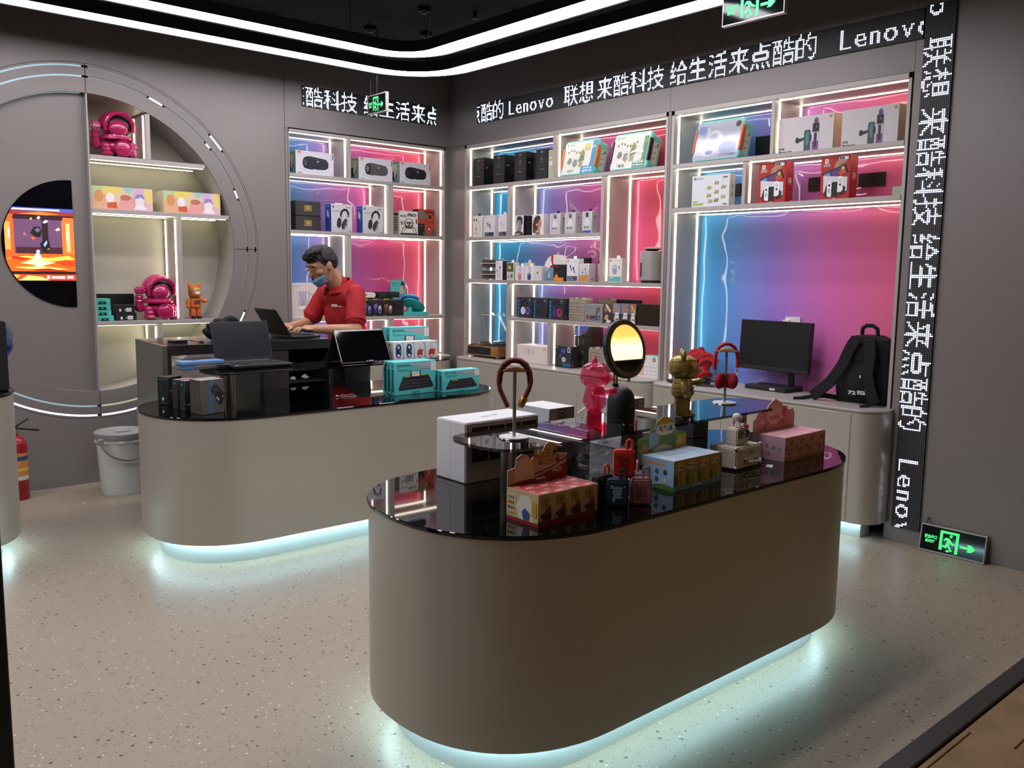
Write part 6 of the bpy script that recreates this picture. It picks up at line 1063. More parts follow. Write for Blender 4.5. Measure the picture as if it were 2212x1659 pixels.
t = thing('price_tag', 'small white tag lying beside the cream case handle', 'tag', (-1.95, -4.64, ZC), .5); MB().box(-.025, .025, -.012, .012, 0, .001, WHT).build('card', t)
t = thing('small_radio', 'white miniature radio with a black dial and grille on the cream case', 'radio', (-2.048, -4.555, ZC+.087), .05); RW = mat('#e2dcd4', .4)
MB().box(-.045, .045, -.026, .026, .004, .064, RW).build('body', t, bev=.005, seg=2); MB().box(-.0455, .0455, -.0265, .0265, .019, .0203, mat('#8a847c', .5)).build('seam', t); MB().box(-.042, .042, -.022, .022, 0, .004, CHROME).build('base_plate', t)
mb = MB(); 
for k in range(5): mb.box(-.038, -.004, -.0275, -.0258, .026+.007*k, .030+.007*k, mat('#1a1a1a', .5))
mb.build('grille', t, smooth=False)['kind'] = 'stuff'; MB().lathe([(.015, 0), (.016, .003), (1e-6, .003)], mat('#22242a', .2), n=24, M=TR(.02, -.0262, .043) @ RX(PI/2)).build('dial', t); MB().lathe([(.0165, .0), (.0175, .002), (.016, .0045), (.015, .003)], CHROME, n=24, M=TR(.02, -.0262, .043) @ RX(PI/2)).build('dial_ring', t)
for x in (.018, .033): MB().ell((x, -.0275, .012), (.004, .004, .004), CHROME, 10, 6).build('knob', t)
t = thing('rider_figurine', 'tiny sitting figure in a white helmet and red boots on the radio', 'figurine', (-2.05, -4.56, ZC+.087+.0642), .5); w_ = mat('#e6e2de', .35); r_ = mat('#c02028', .35)
MB().ell((0, .008, .040), (.017, .018, .016), w_, 18, 12).build('helmet', t); MB().ell((.0, -.008, .037), (.011, .007, .010), mat('#d8b096', .5), 14, 8).build('face', t); MB().ell((0, -.0135, .032), (.005, .003, .003), BLK, 10, 6).build('microphone', t)
mb = MB(); mb.capsule((0, .006, .012), (0, .006, .022), .013, .010, w_); mb.build('torso', t); MB().ell((0, .017, .017), (.010, .005, .010), r_, 12, 8).build('red_pack', t)
for s_ in (-1, 1):
    MB().capsule((s_*.007, 0, .008), (s_*.010, -.018, .012), .007, .006, w_, 10).build('leg', t); MB().capsule((s_*.010, -.020, .012), (s_*.012, -.032, .006), .006, .006, r_, 10).build('boot', t); MB().capsule((s_*.014, .004, .022), (s_*.016, -.006, .008), .005, .005, w_, 10).build('arm', t)
# bear figurines
def bear(label, loc, rz, h, body, extra=None, arms=('down', 'out'), feet=None, ear=None, face=None):
    t = thing('bear_figurine', label, 'figurine', loc, rz); s_ = h; g = body; P = lambda *p: tuple(q*s_ for q in p)
    mb = MB(); mb.lathe([(.13*s_, .60*s_), (.155*s_, .63*s_), (.172*s_, .70*s_), (.168*s_, .79*s_), (.145*s_, .86*s_), (.09*s_, .90*s_), (1e-6, .912*s_)], g, n=26); mb.build('head', t)
    for q in (-1, 1): MB().ell(P(q*.13, .01, .915), P(.062, .035, .085), ear or g, 16, 10).build('ear', t)
    MB().ell(P(0, -.135, .70), P(.085, .085, .062), face or g, 18, 10).build('muzzle', t)
    mb = MB(); mb.lathe([(.12*s_, .29*s_), (.165*s_, .33*s_), (.172*s_, .40*s_), (.150*s_, .50*s_), (.135*s_, .575*s_), (.11*s_, .595*s_)], g, n=24, M=Matrix.Diagonal((1, .8, 1, 1))); mb.build('torso', t)
    for q in (-1, 1):
        mb = MB(); mb.box(q*.085*s_-.068*s_, q*.085*s_+.068*s_, -.085*s_, .08*s_, .03*s_, .295*s_, g); mb.build('leg', t, bev=.018*s_, seg=2)
        mb = MB(); mb.ell(P(q*.085, -.075, .045), P(.075, .085, .05), feet or g, 14, 8); mb.v = [(v[0], v[1], max(0, v[2])) for v in mb.v]; mb.build('foot', t)
        mode = arms[0 if q < 0 else 1]; A = [P(q*.165, 0, .53), P(q*.215, -.01, .44), P(q*.225, -.04, .34)] if mode == 'down' else [P(q*.165, 0, .53), P(q*.22, -.10, .48), P(q*.20, -.22, .50)]
        MB().tube(A, [.055*s_, .052*s_, .045*s_], g, 12).build('arm', t); MB().ell(A[-1], P(.05, .05, .055), g, 12, 8).build('hand', t)
    return t
GB = mat('#a08a48', .35, .6, name='antique_gold'); LN = mat('#2c2412', .5)
t = bear('gold armoured bear figurine with a painted face, standing on the glass riser', (-2.20, -4.40, ZR), .75, .262, GB, face=mat('#d8a890', .5, name='peach'))
s_ = .262; t.scale = (1.22, 1.22, 1)
MB().ell((0, -.095*s_, .745*s_), (.135*s_, .092*s_, .10*s_), mat('#d8a890', .5, name='peach'), 20, 12).build('face', t)
for q in (-1, 1): MB().ell((q*.055*s_, -.163*s_, .77*s_), (.026*s_, .012*s_, .014*s_), BLK, 12, 8).build('eye', t); MB().tube([(q*.02*s_, -.172*s_, .795*s_), (q*.09*s_, -.155*s_, .815*s_)], .006*s_, LN, 6).build('brow', t)
MB().ell((0, -.218*s_, .675*s_), (.022*s_, .010*s_, .012*s_), mat('#b03a44', .4), 12, 8).build('lips', t)
for z, r in ((.36, .172), (.43, .168), (.50, .152)): MB().tube([(r*s_*math.cos(a), .8*r*s_*math.sin(a)-.001, (z+.02*math.sin(3*a))*s_) for a in [2*PI*i/30 for i in range(30)]], .0012, LN, 5, True).build('armour_line', t)
for z, r in ((.66, .166), (.82, .16), (.86, .14)): MB().tube([(r*s_*math.cos(a), r*s_*math.sin(a), (z+.02*math.cos(2*a))*s_) for a in [.2+(PI-.4)*i/16 for i in range(17)]], .0012, LN, 5).build('armour_line', t)
for q in (-1, 1):
    for z in (.12, .2, .26): MB().tube([((q*.085-.069)*s_, -.086*s_, z*s_), (q*.085*s_, -.087*s_, (z-.03)*s_), ((q*.085+.069)*s_, -.086*s_, z*s_)], .001, LN, 5).build('armour_line', t)
    MB().tube([(q*.20*s_, -.005, .48*s_), (q*.222*s_, -.02*s_, .40*s_)], [.058*s_, .054*s_], mat('#8a8478', .35, .6) if q < 0 else GB, 12).build('bracer', t)
bear('translucent pink bear figurine with one arm stretched out, on the glass riser', (-2.685, -4.395, ZR), .75, .262, PINKJ, arms=('down', 'out')).scale = (1.15, 1.15, 1)
OR = mat('#e0762a', .4, name='orange_suit'); t = bear('orange bear figurine with a yellow face and black feet in the round niche', (-2.335, .10, 1.1345), .12, .272, OR, feet=mat('#141214', .4), face=mat('#e8d8a8', .45))
s_ = .272; MB().ell((0, -.06*s_, .72*s_), (.14*s_, .115*s_, .10*s_), mat('#e8d8a8', .45), 18, 12).build('face', t)
for q in (-1, 1): MB().ell((q*.06*s_, -.165*s_, .755*s_), (.034*s_, .012*s_, .03*s_), mat('#7fd0c0', .4), 12, 8).build('eye', t)
MB().tube([(.168*s_*math.cos(a), .168*s_*math.sin(a)*.98, (.80+.03*math.sin(a))*s_) for a in [2*PI*i/24 for i in range(24)]], .011*s_, mat('#5a80c0', .4), 8, True).build('hood_band', t); MB().ell((0, -.10*s_, .83*s_), (.10*s_, .06*s_, .04*s_), mat('#e8d04a', .4), 14, 8).build('forehead', t)
MB().tube([(.12*s_*math.cos(a), .10*s_*math.sin(a), .585*s_) for a in [2*PI*i/20 for i in range(20)]], .02*s_, mat('#4a2430', .4), 8, True).build('collar', t); MB().box(-.09*s_, .09*s_, -.145*s_, -.12*s_, .40*s_, .52*s_, mat('#5a4038', .5)).build('chest_pack', t, bev=.004)
for q in (-1, 1): MB().ell((q*.085*s_, -.085*s_, .16*s_), (.03*s_, .01*s_, .02*s_), mat('#5a5ab0', .4), 10, 6).build('knee_patch', t)
# headphone stands
def hp_stand(label, x, y, rz, wd):
    t = thing('headphone_stand', label, 'stand', (x, y, ZR), rz); st = mat('#b4b0ae', .3, .8, name='stand_metal')
    MB().lathe([(.048, 0), (.050, .002), (.050, .006), (1e-6, .008)], mat('#dcdad8', .3, name='stand_white'), n=32).build('base', t); MB().lathe([(.0505, 0), (.0515, .0015), (.0505, .003)], CHROME, n=32).build('base_ring', t); MB().lathe([(.0058, .007), (.0058, .228)], st, n=12).build('pole', t)
    n = 12; pts = [(-.042+.084*i/n, .226+.013*math.sin(PI*i/n)) for i in range(n+1)]; MB().prism(pts+[(.042, .222), (-.042, .222)], -.020, .020, wd, 'y').build('cradle', t, bev=.002); return t
hp_stand('white headphone stand with walnut cradle, left on the riser', -3.01, -4.34, -.72, WOOD); hp_stand('white headphone stand with pale wood cradle, at the right end of the riser', -1.763, -4.29, -.72, WOODL)
def band(pts, w, th, mt, name, t):
    mb = MB(); vs = []; P = [Vector((p[0], 0, p[1])) for p in pts]
    for i, p in enumerate(P):
        d = (P[min(i+1, len(P)-1)]-P[max(i-1, 0)]).normalized(); nrm = Vector((-d.z, 0, d.x)); ww = w[i] if isinstance(w, list) else w
        for a in range(8):
            q = 2*PI*a/8+PI/8; vs.append(p+Vector((0, 1, 0))*ww/2*math.cos(q)*1.05+nrm*th/2*math.sin(q)*1.05)
    fs = [(8*i+a, 8*i+(a+1) % 8, 8*i+8+(a+1) % 8, 8*i+8+a) for i in range(len(P)-1) for a in range(8)]+[tuple(range(8))[::-1], tuple(8*(len(P)-1)+a for a in range(8))]
    return mb.add(vs, fs, mt).build(name, t)
t = thing('neckband_speaker', 'burgundy neckband speaker with gold tip hanging on the walnut cradle', 'speaker', (-3.01, -4.34, ZR), -.72); BU = mat('#6e1f26', .6, name='burgundy')
pts = [(-.022, .105), (-.034, .13), (-.048, .16), (-.053, .19), (-.050, .22), (-.038, .245), (-.018, .259), (0, .262), (.018, .259), (.038, .245), (.050, .22), (.053, .19), (.047, .165), (.038, .145), (.030, .128)]
band(pts, [.032, .032, .030, .028, .026, .024, .022, .022, .022, .024, .026, .028, .030, .030, .026], .016, BU, 'neckband', t); band([(p[0]*.86, p[1]-.008) for p in pts[3:12]], .018, .008, mat('#1c1414', .6), 'inner_lining', t)
MB().capsule((.030, -.002, .130), (.022, -.004, .112), .013, .011, GOLD, 14).build('gold_tip', t)
t = thing('red_headphones', 'red over-ear headphones hanging on the pale wood cradle', 'headphones', (-1.763, -4.29, ZR), -.72); RD = mat('#a3141e', .75, name='red_leather')
band([(-.048, .145), (-.050, .18), (-.046, .215), (-.032, .243), (-.010, .256), (.010, .256), (.032, .243), (.046, .215), (.050, .18), (.048, .155)], .026, .015, RD, 'headband', t)
for q in (-1, 1):
    MB().tube([(q*.047, 0, .150), (q*.043, -.004, .125), (q*.036, -.018, .110)], .0035, CHROME, 8).build('yoke', t)
    MB().ell((q*.026, -.004, .098), (.021, .032, .036), RD, 20, 14, RZ(q*.5)).build('ear_cup', t); MB().ell((q*.012, -.002, .098), (.010, .028, .032), mat('#7a0f18', .8), 18, 12, RZ(q*.5)).build('ear_pad', t)
# mirror
t = thing('vanity_mirror', 'round tilted vanity mirror on a black domed foot with brass rods', 'mirror', (-2.478, -4.335, ZR), 0)
MB().lathe([(.050, 0), (.0515, .004), (.0515, .075), (.048, .098), (.038, .118), (.022, .130), (1e-6, .134)], mat('#0d1112', .55, name='soft_black'), n=32).build('foot', t)
for x in (-.007, .007): MB().tube([(x-.012, .02, .12), (x-.012, .02, .27)], .004, GOLD, 8).build('rod', t)
MB().ell((.028, -.044, .052), (.006, .006, .007), GOLD, 12, 8).build('knob', t); MB().lathe([(.012, .132), (.012, .142)], BLK, (-.012, .02, 0), 12).build('rod_socket', t)
Q = TR(0, -.012, .272) @ RZ(.02) @ RX(-.20) @ RX(PI/2)
MB().lathe([(1e-6, -.014), (.104, -.014), (.109, -.010), (.109, .006), (.106, .009), (1e-6, .009)], mat('#101214', .4), n=44, M=Q).build('housing', t); MB().lathe([(.089, .0092), (.1055, .0092)], mat('#6f6a66', .35), n=44, M=Q).build('light_ring', t, smooth=False)
MB().prism(arc(0, 0, .0888, .0888, 0, 2*PI, 44)[:-1], .0090, .0098, mat('#e8e8e8', .0, 1, name='mirror_glass'), 'z', Q).build('glass', t, smooth=False); MB().ell(Q @ Vector((0, -.113, 0)), (.006, .006, .008), GOLD, 12, 8).build('bottom_knob', t)
paint(t, ((-.012, -.0518, .028), (.024, 0, 0), (0, 0, .05), (0, -1, 0)), [('p', '#6a5228', [(.5, .95), (.62, .8), (.9, .78), (.68, .66), (.5, .5), (.32, .66), (.1, .78), (.38, .8)])], 'emblem', lift=.0006)
# ============================================================ by the walls
t = thing('bucket', 'white plastic bucket with a grey lid and handle beside the cash desk', 'bucket', (-3.055, -.377, 0)); t.scale = (1.10, 1.10, 1.06); PW = mat('#dedcd8', .45, name='bucket_white'); PG = mat('#9a9894', .45, name='lid_grey')
MB().lathe([(1e-6, 0), (.118, 0), (.122, .008), (.140, .335), (.146, .337), (.146, .352), (.141, .356), (.141, .366)], PW, n=40).build('body', t); MB().lathe([(.148, .352), (.152, .362), (.152, .392), (.146, .398), (.138, .392), (.132, .384), (1e-6, .384)], PG, n=40).build('lid', t)
MB().tube([(.148*math.cos(a), .148*math.sin(a)*.4-.115, .35-.115*math.sin((a-PI)/PI*PI)) for a in [PI+PI*i/20 for i in range(21)]], .007, mat('#77756f', .5), 8).build('handle', t)
for q in (-1, 1): MB().box(q*.150-.014, q*.150+.014, -.125, -.095, .335, .372, PG, RZ(0)).build('handle_lug', t, bev=.003)
MB().ell((.02, .02, .388), (.05, .02, .008), PG, 16, 8).build('lid_grip', t)
mb = MB()
for k in range(10): a = 2*PI*k/10; mb.box(-.016, .016, -.004, .004, .335, .352, PW, TR(.147*math.cos(a), .147*math.sin(a), 0) @ RZ(a+PI/2))
mb.build('lid_clips', t)['kind'] = 'stuff'
t = thing('fire_extinguisher', 'red fire extinguisher half hidden behind the left counter end', 'extinguisher', (-3.645, -.17, 0)); RE = mat('#a01820', .3, name='extinguisher_red')
MB().lathe([(.060, 0), (.064, .006), (.064, .35), (.058, .385), (.035, .41), (.02, .418), (.02, .43)], RE, n=30).build('cylinder', t); MB().lathe([(.018, .43), (.018, .455), (.012, .46)], mat('#b89a3a', .35, .8), n=14).build('valve', t)
MB().box(-.01, .13, -.010, .010, .455, .467, BLK, RY(.2) @ TR(-.08, 0, 0)).build('carry_handle', t, bev=.003); MB().box(0, .10, -.009, .009, .0, .01, BLK, TR(0, 0, .47) @ RY(-.55)).build('lever', t, bev=.003); MB().lathe([(.0645, .195), (.0648, .197), (.0648, .208), (.0645, .21)], mat('#d8d040', .5), n=30).build('yellow_band', t)
mb = MB(); mb.lathe([(.0644, .13), (.0644, .31)], mat('#d08a4a', .5), n=12, a0=-PI*.62, a1=-PI*.12); mb.build('label_sheet', t); mb = MB(); mb.lathe([(.0647, .262), (.0647, .290)], mat('#2a4a7a', .5), n=12, a0=-PI*.55, a1=-PI*.15); mb.lathe([(.0647, .135), (.0647, .16)], mat('#d8d4c8', .5), n=12, a0=-PI*.55, a1=-PI*.15); mb.build('label_print', t)
tag(MB().prism([(-.01, -.006), (.006, -.008), (.012, .0), (.0, .008), (-.01, .006)], 0, .003, mat('#d8d0b8', .6), 'z', TR(-3.354, -.542, .0005)).build('paper_scrap'), 'tiny pale paper scrap on the floor between bucket and left counter', 'scrap')
t = thing('black_tower', 'tall black ribbed device box standing at the end of the left counter', 'device', (-4.035, -1.24, .8655)); MB().box(-.16, .14, -.13, .13, 0, .36, BLKM).build('body', t, bev=.006, seg=2)
for k in range(9): MB().box(.1405, .144, -.10, .10, .05+.032*k, .062+.032*k, BLK).build('vent_rib', t, bev=.001)
t = thing('water_globe', 'light blue clear globe half full of water, behind the black box', 'globe', (-3.905, -.98, .8655)); MB().lathe([(.07, 0), (.06, .01), (.045, .075), (.05, .125)], BLKM, n=24).build('stand', t); MB().ell((0, 0, .235), (.122, .122, .122), BLUEG, 32, 20).build('globe', t); MB().ell((0, 0, .235), (.118, .118, .118), clear_mat('blue_water', '#94b4f0', .02), 28, 12, t1=-.25).build('water', t)
t = thing('dark_stand', 'dark upright stand at the lower left edge', 'stand', (-4.62, -4.10, 0)); MB().box(-.13, .132, -.108, .10, .02, 1.5, mat('#0d0907', .6, name='dark_post')).build('panel', t, bev=.003); MB().box(-.15, .128, -.105, .16, 0, .02, BLK).build('foot', t, bev=.002)

# ============================================================ the salesman
SK = mat('#c0906f', .55, name='skin'); HAIR = mat('#0d0c0d', .6, name='hair'); RED = mat('#a5121a', .8, name='red_polo'); TROU = mat('#101114', .85, name='black_trousers')
t = thing('person', 'man in a red polo shirt and lowered blue mask, bent over a laptop, typing', 'person', (-1.665, -.98, 0), math.radians(-83))
hc = Vector((0, -.205, 1.545)); HQ = TR(*hc) @ RZ(-.12) @ RX(.50)          # head tipped forward and down
def hp(*p): return HQ @ Vector(p)
mb = MB()
mb.ell(hc, (.078, .098, .112), SK, 28, 18, HQ.to_3x3().to_4x4()); mb.ell(hp(0, -.028, -.058), (.060, .068, .066), SK, 22, 14, HQ.to_3x3().to_4x4()); mb.ell(hp(0, -.055, -.098), (.034, .032, .026), SK, 16, 10); mb.ell(hp(0, -.102, -.018), (.013, .022, .024), SK, 12, 8); mb.capsule(hp(0, -.088, .022), hp(0, -.112, -.022), .010, .014, SK, 12); mb.ell(hp(0, -.088, -.060), (.026, .012, .012), SK, 14, 8)
for q in (-1, 1): mb.ell(hp(q*.081, .012, -.012), (.012, .022, .032), SK, 12, 8); mb.ell(hp(q*.036, -.080, .034), (.030, .014, .010), SK, 12, 8); mb.ell(hp(q*.045, -.06, -.02), (.03, .03, .026), SK, 12, 8)
mb.capsule(hp(0, .03, -.07), (0, -.055, 1.36), .058, .066, SK); mb.ell((0, -.03, 1.30), (.12, .07, .08), SK, 18, 10); mb.ell((0, .0, 1.12), (.12, .08, .2), SK, 18, 12); mb.ell((0, .03, .93), (.16, .11, .12), SK, 18, 10)
for q in (-1, 1): mb.capsule((q*.085, .03, .90), (q*.10, .02, .48), .085, .058, SK); mb.capsule((q*.10, .02, .48), (q*.10, .06, .09), .058, .04, SK); mb.ell((q*.10, .0, .045), (.045, .12, .045), SK, 14, 8)
def limb(sh, el, wr): mb.capsule(sh, el, .052, .044, SK); mb.capsule(el, wr, .044, .029, SK); mb.ell(el, (.045, .045, .045), SK, 14, 10)
LE, LW = (.275, -.13, 1.105), (.135, -.37, 1.115); RE_, RW_ = (-.235, -.16, 1.13), (-.10, -.40, 1.12)
limb((.175, -.05, 1.36), LE, LW); limb((-.175, -.05, 1.36), RE_, RW_)
def hand(w, d, side):
    w = Vector(w); d = Vector(d).normalized(); s_ = Vector((d.y, -d.x, 0)).normalized()*side; up_ = Vector((0, 0, 1)); B = lambda a, b, c: w+d*a+s_*b+up_*c
    mb.ell(B(.05, 0, .0), (.044, .044, .016), SK, 16, 10); mb.capsule(B(.0, 0, 0), B(.06, 0, .004), .027, .026, SK); 
    for k, (b, L) in enumerate(((.030, .066), (.011, .076), (-.010, .070), (-.029, .056))):
        p0 = B(.075, b, .006); p1 = B(.075+L*.5, b*1.25, .010); p2 = B(.075+L*.82, b*1.35, -.006); p3 = B(.075+L*.98, b*1.35, -.020)
        mb.capsule(p0, p1, .0092, .0088, SK, 10); mb.capsule(p1, p2, .0088, .008, SK, 10); mb.capsule(p2, p3, .008, .0072, SK, 10)
    mb.capsule(B(.022, .036, -.004), B(.062, .062, -.008), .012, .010, SK, 10); mb.capsule(B(.062, .062, -.008), B(.092, .058, -.018), .010, .0085, SK, 10)
hand(LW, (-.28, -.96, -.02), -1 if 0 else 1); hand(RW_, (.20, -.96, -.02), -1)
put('body', remesh(mb, 'body', .0048, 5, SK), t)
mb = MB(); CQ = RX(.0)
mb.ell((0, -.035, 1.325), (.185, .112, .10), RED, 24, 14); mb.ell((0, -.015, 1.20), (.170, .120, .17), RED, 24, 14); mb.ell((0, .01, 1.05), (.168, .122, .16), RED, 24, 14); mb.lathe([(.150, .86), (.172, .90), (.175, 1.0)], RED, (0, .025, 0), 24, Matrix.Diagonal((1, .76, 1, 1))); mb.capsule((0, -.045, 1.36), (0, -.062, 1.41), .082, .072, RED)
for q, el in ((1, LE), (-1, RE_)):
    sh = Vector((q*.172, -.045, 1.355)); e = Vector(el); m_ = sh.lerp(e, .72); mb.capsule(sh, m_, .066, .068, RED, 16); mb.capsule(sh.lerp(e, .5), m_, .066, .070, RED, 16)
sh_me = remesh(mb, 'shirt', .006, 6, RED)
displace(sh_me, lambda c: .0035*math.sin(c.z*38+c.x*22)*math.sin(c.x*30+c.y*26+c.z*9))
sh_o = put('shirt', sh_me, t)
for q, el in ((1, LE), (-1, RE_)):
    sh = Vector((q*.172, -.045, 1.355)); e = Vector(el); d = (e-sh).normalized(); MB().lathe([(.066, 0), (.0715, .003), (.0715, .022), (.066, .025)], RED, sh.lerp(e, .70), 20, d.to_track_quat('Z', 'Y').to_matrix().to_4x4()).build('sleeve_cuff', sh_o)
nk = [(.088*math.cos(a), -.06+.084*math.sin(a), 1.405+.035*math.sin(a)) for a in [-PI*.42+PI*1.84*i/24 for i in range(25)]]
vs = []; 
for i, p in enumerate(nk):
    a = -PI*.42+PI*1.84*i/24; n = Vector((math.cos(a), math.sin(a), 0)); P0 = Vector(p); vs += [P0+Vector((0, 0, .022))-n*.008, P0+n*.010+Vector((0, 0, .018)), P0+n*.036-Vector((0, 0, .026)), P0+n*.024-Vector((0, 0, .024))]
fs = [(4*i+k, 4*i+4+k, 4*i+4+(k+1) % 4, 4*i+(k+1) % 4) for i in range(24) for k in range(4)]+[(0, 1, 2, 3), (99, 98, 97, 96)]
MB().add(vs, fs, RED).build('collar', sh_o); MB().box(-.014, .014, -.154, -.142, 1.20, 1.345, RED, RX(-.02)).build('button_placket', sh_o, bev=.003)
paint(sh_o, ((.045, -.152, 1.255), (.085, .022, -.004), (0, .002, .022), (.2, -1, .1)), [('r', '#e8dede', 0, .15, .52, .95), ('r', '#a5121a', .08, .4, .44, .62), ('t', '#e8dede', 'Lenovo', .56, .3, .5, 'l', .03, .42)], 'chest_logo', lift=.010)
mb = MB(); mb.ell((0, .035, .93), (.168, .118, .10), TROU, 22, 12)
for q in (-1, 1): mb.capsule((q*.085, .03, .90), (q*.10, .02, .48), .098, .076, TROU); mb.capsule((q*.10, .02, .48), (q*.10, .05, .10), .076, .066, TROU)
put('trousers', remesh(mb, 'trousers', .009, 4, TROU), t)
for q in (-1, 1): mb = MB(); mb.ell((q*.10, -.02, .045), (.055, .145, .05), BLK, 18, 10); mb.v = [(v[0], v[1], max(.001, v[2])) for v in mb.v]; mb.build('shoe', t)
mb = MB(); M3 = HQ.to_3x3().to_4x4()
mb.ell(hp(0, .018, .030), (.088, .108, .104), HAIR, 28, 18, M3, t0=.22); mb.ell(hp(0, .050, .012), (.083, .074, .085), HAIR, 24, 14, M3); mb.ell(hp(0, -.050, .095), (.068, .052, .030), HAIR, 20, 10, M3); mb.ell(hp(.02, -.02, .115), (.06, .07, .03), HAIR, 20, 10, M3)
for q in (-1, 1): mb.ell(hp(q*.074, .012, .040), (.014, .045, .035), HAIR, 14, 8, M3); mb.ell(hp(q*.079, -.012, .022), (.006, .010, .022), HAIR, 10, 6, M3)
hm = remesh(mb, 'hair', .005, 4, HAIR); random.seed(2)
displace(hm, lambda c: .0022*math.sin(c.x*300+c.z*120)+random.uniform(-.0012, .0012))
put('hair', hm, t)
for q in (-1, 1):
    MB().ell(hp(q*.033, -.094, .012), (.012, .005, .0045), mat('#1a1210', .3), 10, 6, M3).build('eye', t); MB().tube([hp(q*.012, -.100, .036), hp(q*.034, -.098, .043), hp(q*.056, -.086, .036)], .0035, HAIR, 6).build('eyebrow', t)
g_ = thing; GM = mat('#b8b0a4', .25, .9, name='glasses_metal'); gl = []
mb = MB()
for q in (-1, 1): mb.tube([hp(q*.036+.025*math.cos(a), -.112+.010*abs(math.cos(a)), .006+.021*math.sin(a)) for a in [2*PI*i/18 for i in range(18)]], .0015, GM, 6, True); mb.tube([hp(q*.061, -.102, .012), hp(q*.079, -.05, .010), hp(q*.083, .01, .004)], .0016, GM, 6)
mb.tube([hp(-.011, -.113, .010), hp(0, -.117, .014), hp(.011, -.113, .010)], .0015, GM, 6); mb.build('glasses', t)
MK = mat('#6f9cc4', .75, name='mask_blue'); vs = []; n, h = 16, 8
for j in range(h+1):
    for i in range(n+1):
        a = -1.25+2.5*i/n; v_ = j/h; z = -.062-.066*v_; r = .098-.030*v_**2+.004*math.sin(v_*9); vs.append(hp(r*.78*math.sin(a), -.012-r*1.02*math.cos(a)-.012*math.sin(PI*v_), z+.018*abs(math.sin(a))))
fs = [(j*(n+1)+i, j*(n+1)+i+1, (j+1)*(n+1)+i+1, (j+1)*(n+1)+i) for j in range(h) for i in range(n)]
mk = MB().add(vs, fs, MK).build('face_mask', t); sm = mk.modifiers.new('thick', 'SOLIDIFY'); sm.thickness = .003
for q in (-1, 1): MB().tube([hp(q*.070, -.035, -.048), hp(q*.084, -.005, .005), hp(q*.086, .022, .022), hp(q*.086, .03, -.01), hp(q*.070, -.030, -.11)], .0016, mat('#d8d8d4', .6), 6).build('mask_loop', mk)
# ============================================================ half-round screen and little round screen
def emit_screen(name, label, pts, loc, art, fr):
    t = thing(name, label, 'screen', loc); L = Vector(loc)
    MB().prism([(p[0]-L.x, p[1]-L.z) for p in pts], -.003, .003, mat('#07070f', .12, name='screen_black'), 'y').build('panel', t, smooth=False)
    return t
yc = .055; sx_, sz_, sr = -3.185+.01, CZ+.002, .428
pts = [(sx_, sz_+sr*.998), *arc(sx_-.012, sz_, sr, sr, PI/2, 1.5*PI, 48), (sx_, sz_-sr*.998)]
t = emit_screen('wall_screen', 'half-round video screen showing a fiery scene, in the left wall panel', pts, (sx_, yc-.0035, sz_), None, None)
z0, z1 = 1.418, 1.898
def clip(poly):
    """keep picture polygons inside the half disc and the picture band"""
    o = []
    for u, v in poly:
        x = -.42+.42*u; z = (z0-sz_)+(z1-z0)*v; lim = math.sqrt(max(0, (sr-.004)**2-z*z)); o.append((max(x, -lim-.010), z))
    return o
def band_(c, u0, v0, u1, v1, n=10): return (c, clip([(u0+(u1-u0)*i/n, v0) for i in range(n+1)]+[(u1, v0+(v1-v0)*i/n) for i in range(n+1)]+[(u1+(u0-u1)*i/n, v1) for i in range(n+1)]+[(u0, v1+(v0-v1)*i/n) for i in range(n+1)]))
def poly_(c, p): return (c, clip(p))
def ell_(c, u, v, a, b): return (c, clip([(u+a*math.cos(q*PI/10), v+b*math.sin(q*PI/10)) for q in range(20)]))
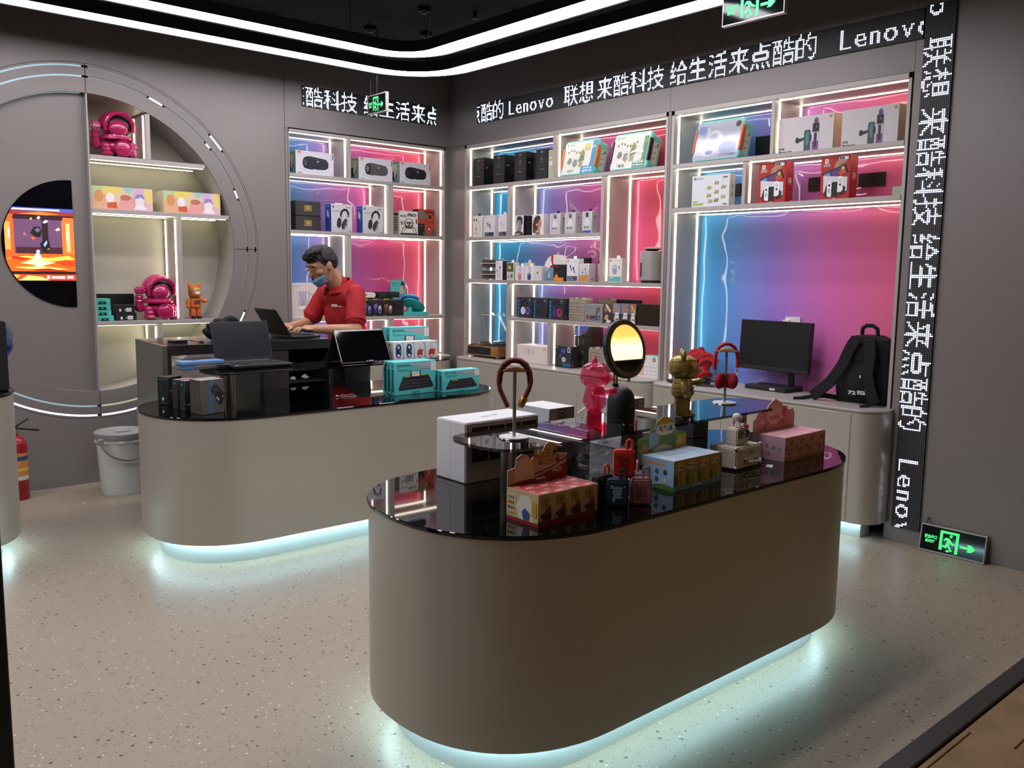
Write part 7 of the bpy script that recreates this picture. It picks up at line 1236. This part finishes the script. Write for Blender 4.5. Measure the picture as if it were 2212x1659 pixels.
PX = [band_('#180a12', 0, 0, 1, 1, 24), band_('#5f3f5c', .1, .36, .84, .86), band_('#e8561c', 0, .36, .13, .90), band_('#f89848', 0, .42, .08, .8), band_('#f8e0d0', .05, .58, .075, .70), band_('#ef6a2a', .82, .36, 1, .88), band_('#f8b070', .88, .4, .94, .8), band_('#ffffff', .885, .56, .91, .68), band_('#2a1018', .12, .84, .84, .88), band_('#3a1a24', .15, .36, .82, .46), band_('#241018', .53, .38, .62, .86),
      band_('#8a2a12', 0, .90, 1, .955), poly_('#e0702a', [(.2, .91), (.5, .95), (.8, .92), (.6, .90)]), band_('#3a50c8', 0, .955, 1, 1), band_('#dfe8ff', 0, .965, .8, .985),
      band_('#e85a14', 0, .10, 1, .37), poly_('#f8d048', [(.0, .30), (.3, .34), (.6, .31), (.9, .35), (1, .30), (.7, .27), (.3, .28)]), poly_('#f8f0a0', [(.2, .24), (.45, .30), (.7, .25), (.5, .20)]), poly_('#b8260c', [(.1, .33), (.3, .31), (.4, .29), (.2, .28), (.06, .30)]), poly_('#d83a10', [(.7, .26), (.85, .29), (1, .26), (1, .20), (.8, .21)]), poly_('#f8e068', [(.1, .18), (.5, .2), (.9, .16), (.5, .14)]), poly_('#a82008', [(.3, .15), (.6, .17), (.9, .13), (.6, .11)]), ell_('#f8f8e0', .45, .28, .06, .10), ell_('#f8f0a0', .45, .27, .10, .05),
      poly_('#120c10', [(.36, .66), (.42, .74), (.5, .74), (.53, .68), (.5, .60), (.42, .60)]), poly_('#5a5a6a', [(.42, .70), (.48, .73), (.51, .69), (.46, .66)]), poly_('#c8582a', [(.36, .60), (.40, .55), (.44, .60)]), poly_('#0e0a12', [(.50, .52), (.58, .58), (.63, .54), (.64, .46), (.56, .42), (.50, .46)]), poly_('#8aa0c0', [(.54, .50), (.59, .56), (.60, .52), (.56, .46)]), poly_('#e0863a', [(.58, .43), (.63, .45), (.62, .43)]), ell_('#a8b0f0', .46, .40, .03, .025),
      poly_('#ffffff', [(.54, .80), (.59, .84), (.63, .82), (.58, .79)]), poly_('#e8e070', [(.36, .84), (.39, .87), (.39, .83)]), poly_('#f0c8c0', [(.46, .86), (.49, .89), (.52, .87), (.49, .84)]), poly_('#f0d8a0', [(.72, .70), (.77, .74), (.80, .71), (.76, .69)]), poly_('#e8684a', [(.26, .62), (.27, .66), (.31, .62)]),
      band_('#200a08', 0, .085, 1, .125), band_('#e0401c', 0, 0, 1, .085), poly_('#f8e068', [(.1, .0), (.3, .07), (.5, .05), (.6, .0)]), poly_('#f0b040', [(.0, .085), (.2, .07), (.1, .03)])]
mb = MB()
for i, (c, p) in enumerate(PX): mb.add([(x, -.0036-.00008*i, z) for x, z in p], [tuple(range(len(p)))], mat(c, .6, emit=1.15, name='video_'+c.strip('#')))
mb.build('picture', t, smooth=False)
paint(t, ((-.16, -.0035, z0-sz_+.008), (.15, 0, 0), (0, 0, .028), (0, -1, 0)), [('r', '#f4e4e0', -.15, .1, -.02, .9), ('t', '#ffffff', 'SENNHEISER', .04, .2, .75, 'l', .05, .58), ('t', '#ffffff', '森海塞尔', .68, .2, .75, 'l', .05, .28)], 'caption', glow=1.0, lift=.004)
t = thing('round_screen', 'small round screen with pale text lines at the left edge', 'screen', (-3.681-.03, yc-.0035, 2.312)); MB().prism(arc(0, 0, .122, .122, 0, 2*PI, 36)[:-1], -.003, .003, mat('#060a10', .12, name='screen_dark'), 'y').build('panel', t, smooth=False)
paint(t, ((-.1, -.003, -.1), (.2, 0, 0), (0, 0, .2), (0, -1, 0)), [('r', '#9fd0c8', .3, .62, .97, .66), ('r', '#9fd0c8', .2, .52, .99, .55), ('r', '#58c0a0', .7, .44, .98, .48), ('r', '#6a8a90', .3, .34, .9, .36), ('r', '#30506a', .3, .1, .8, .25)], 'text_lines', glow=.8)
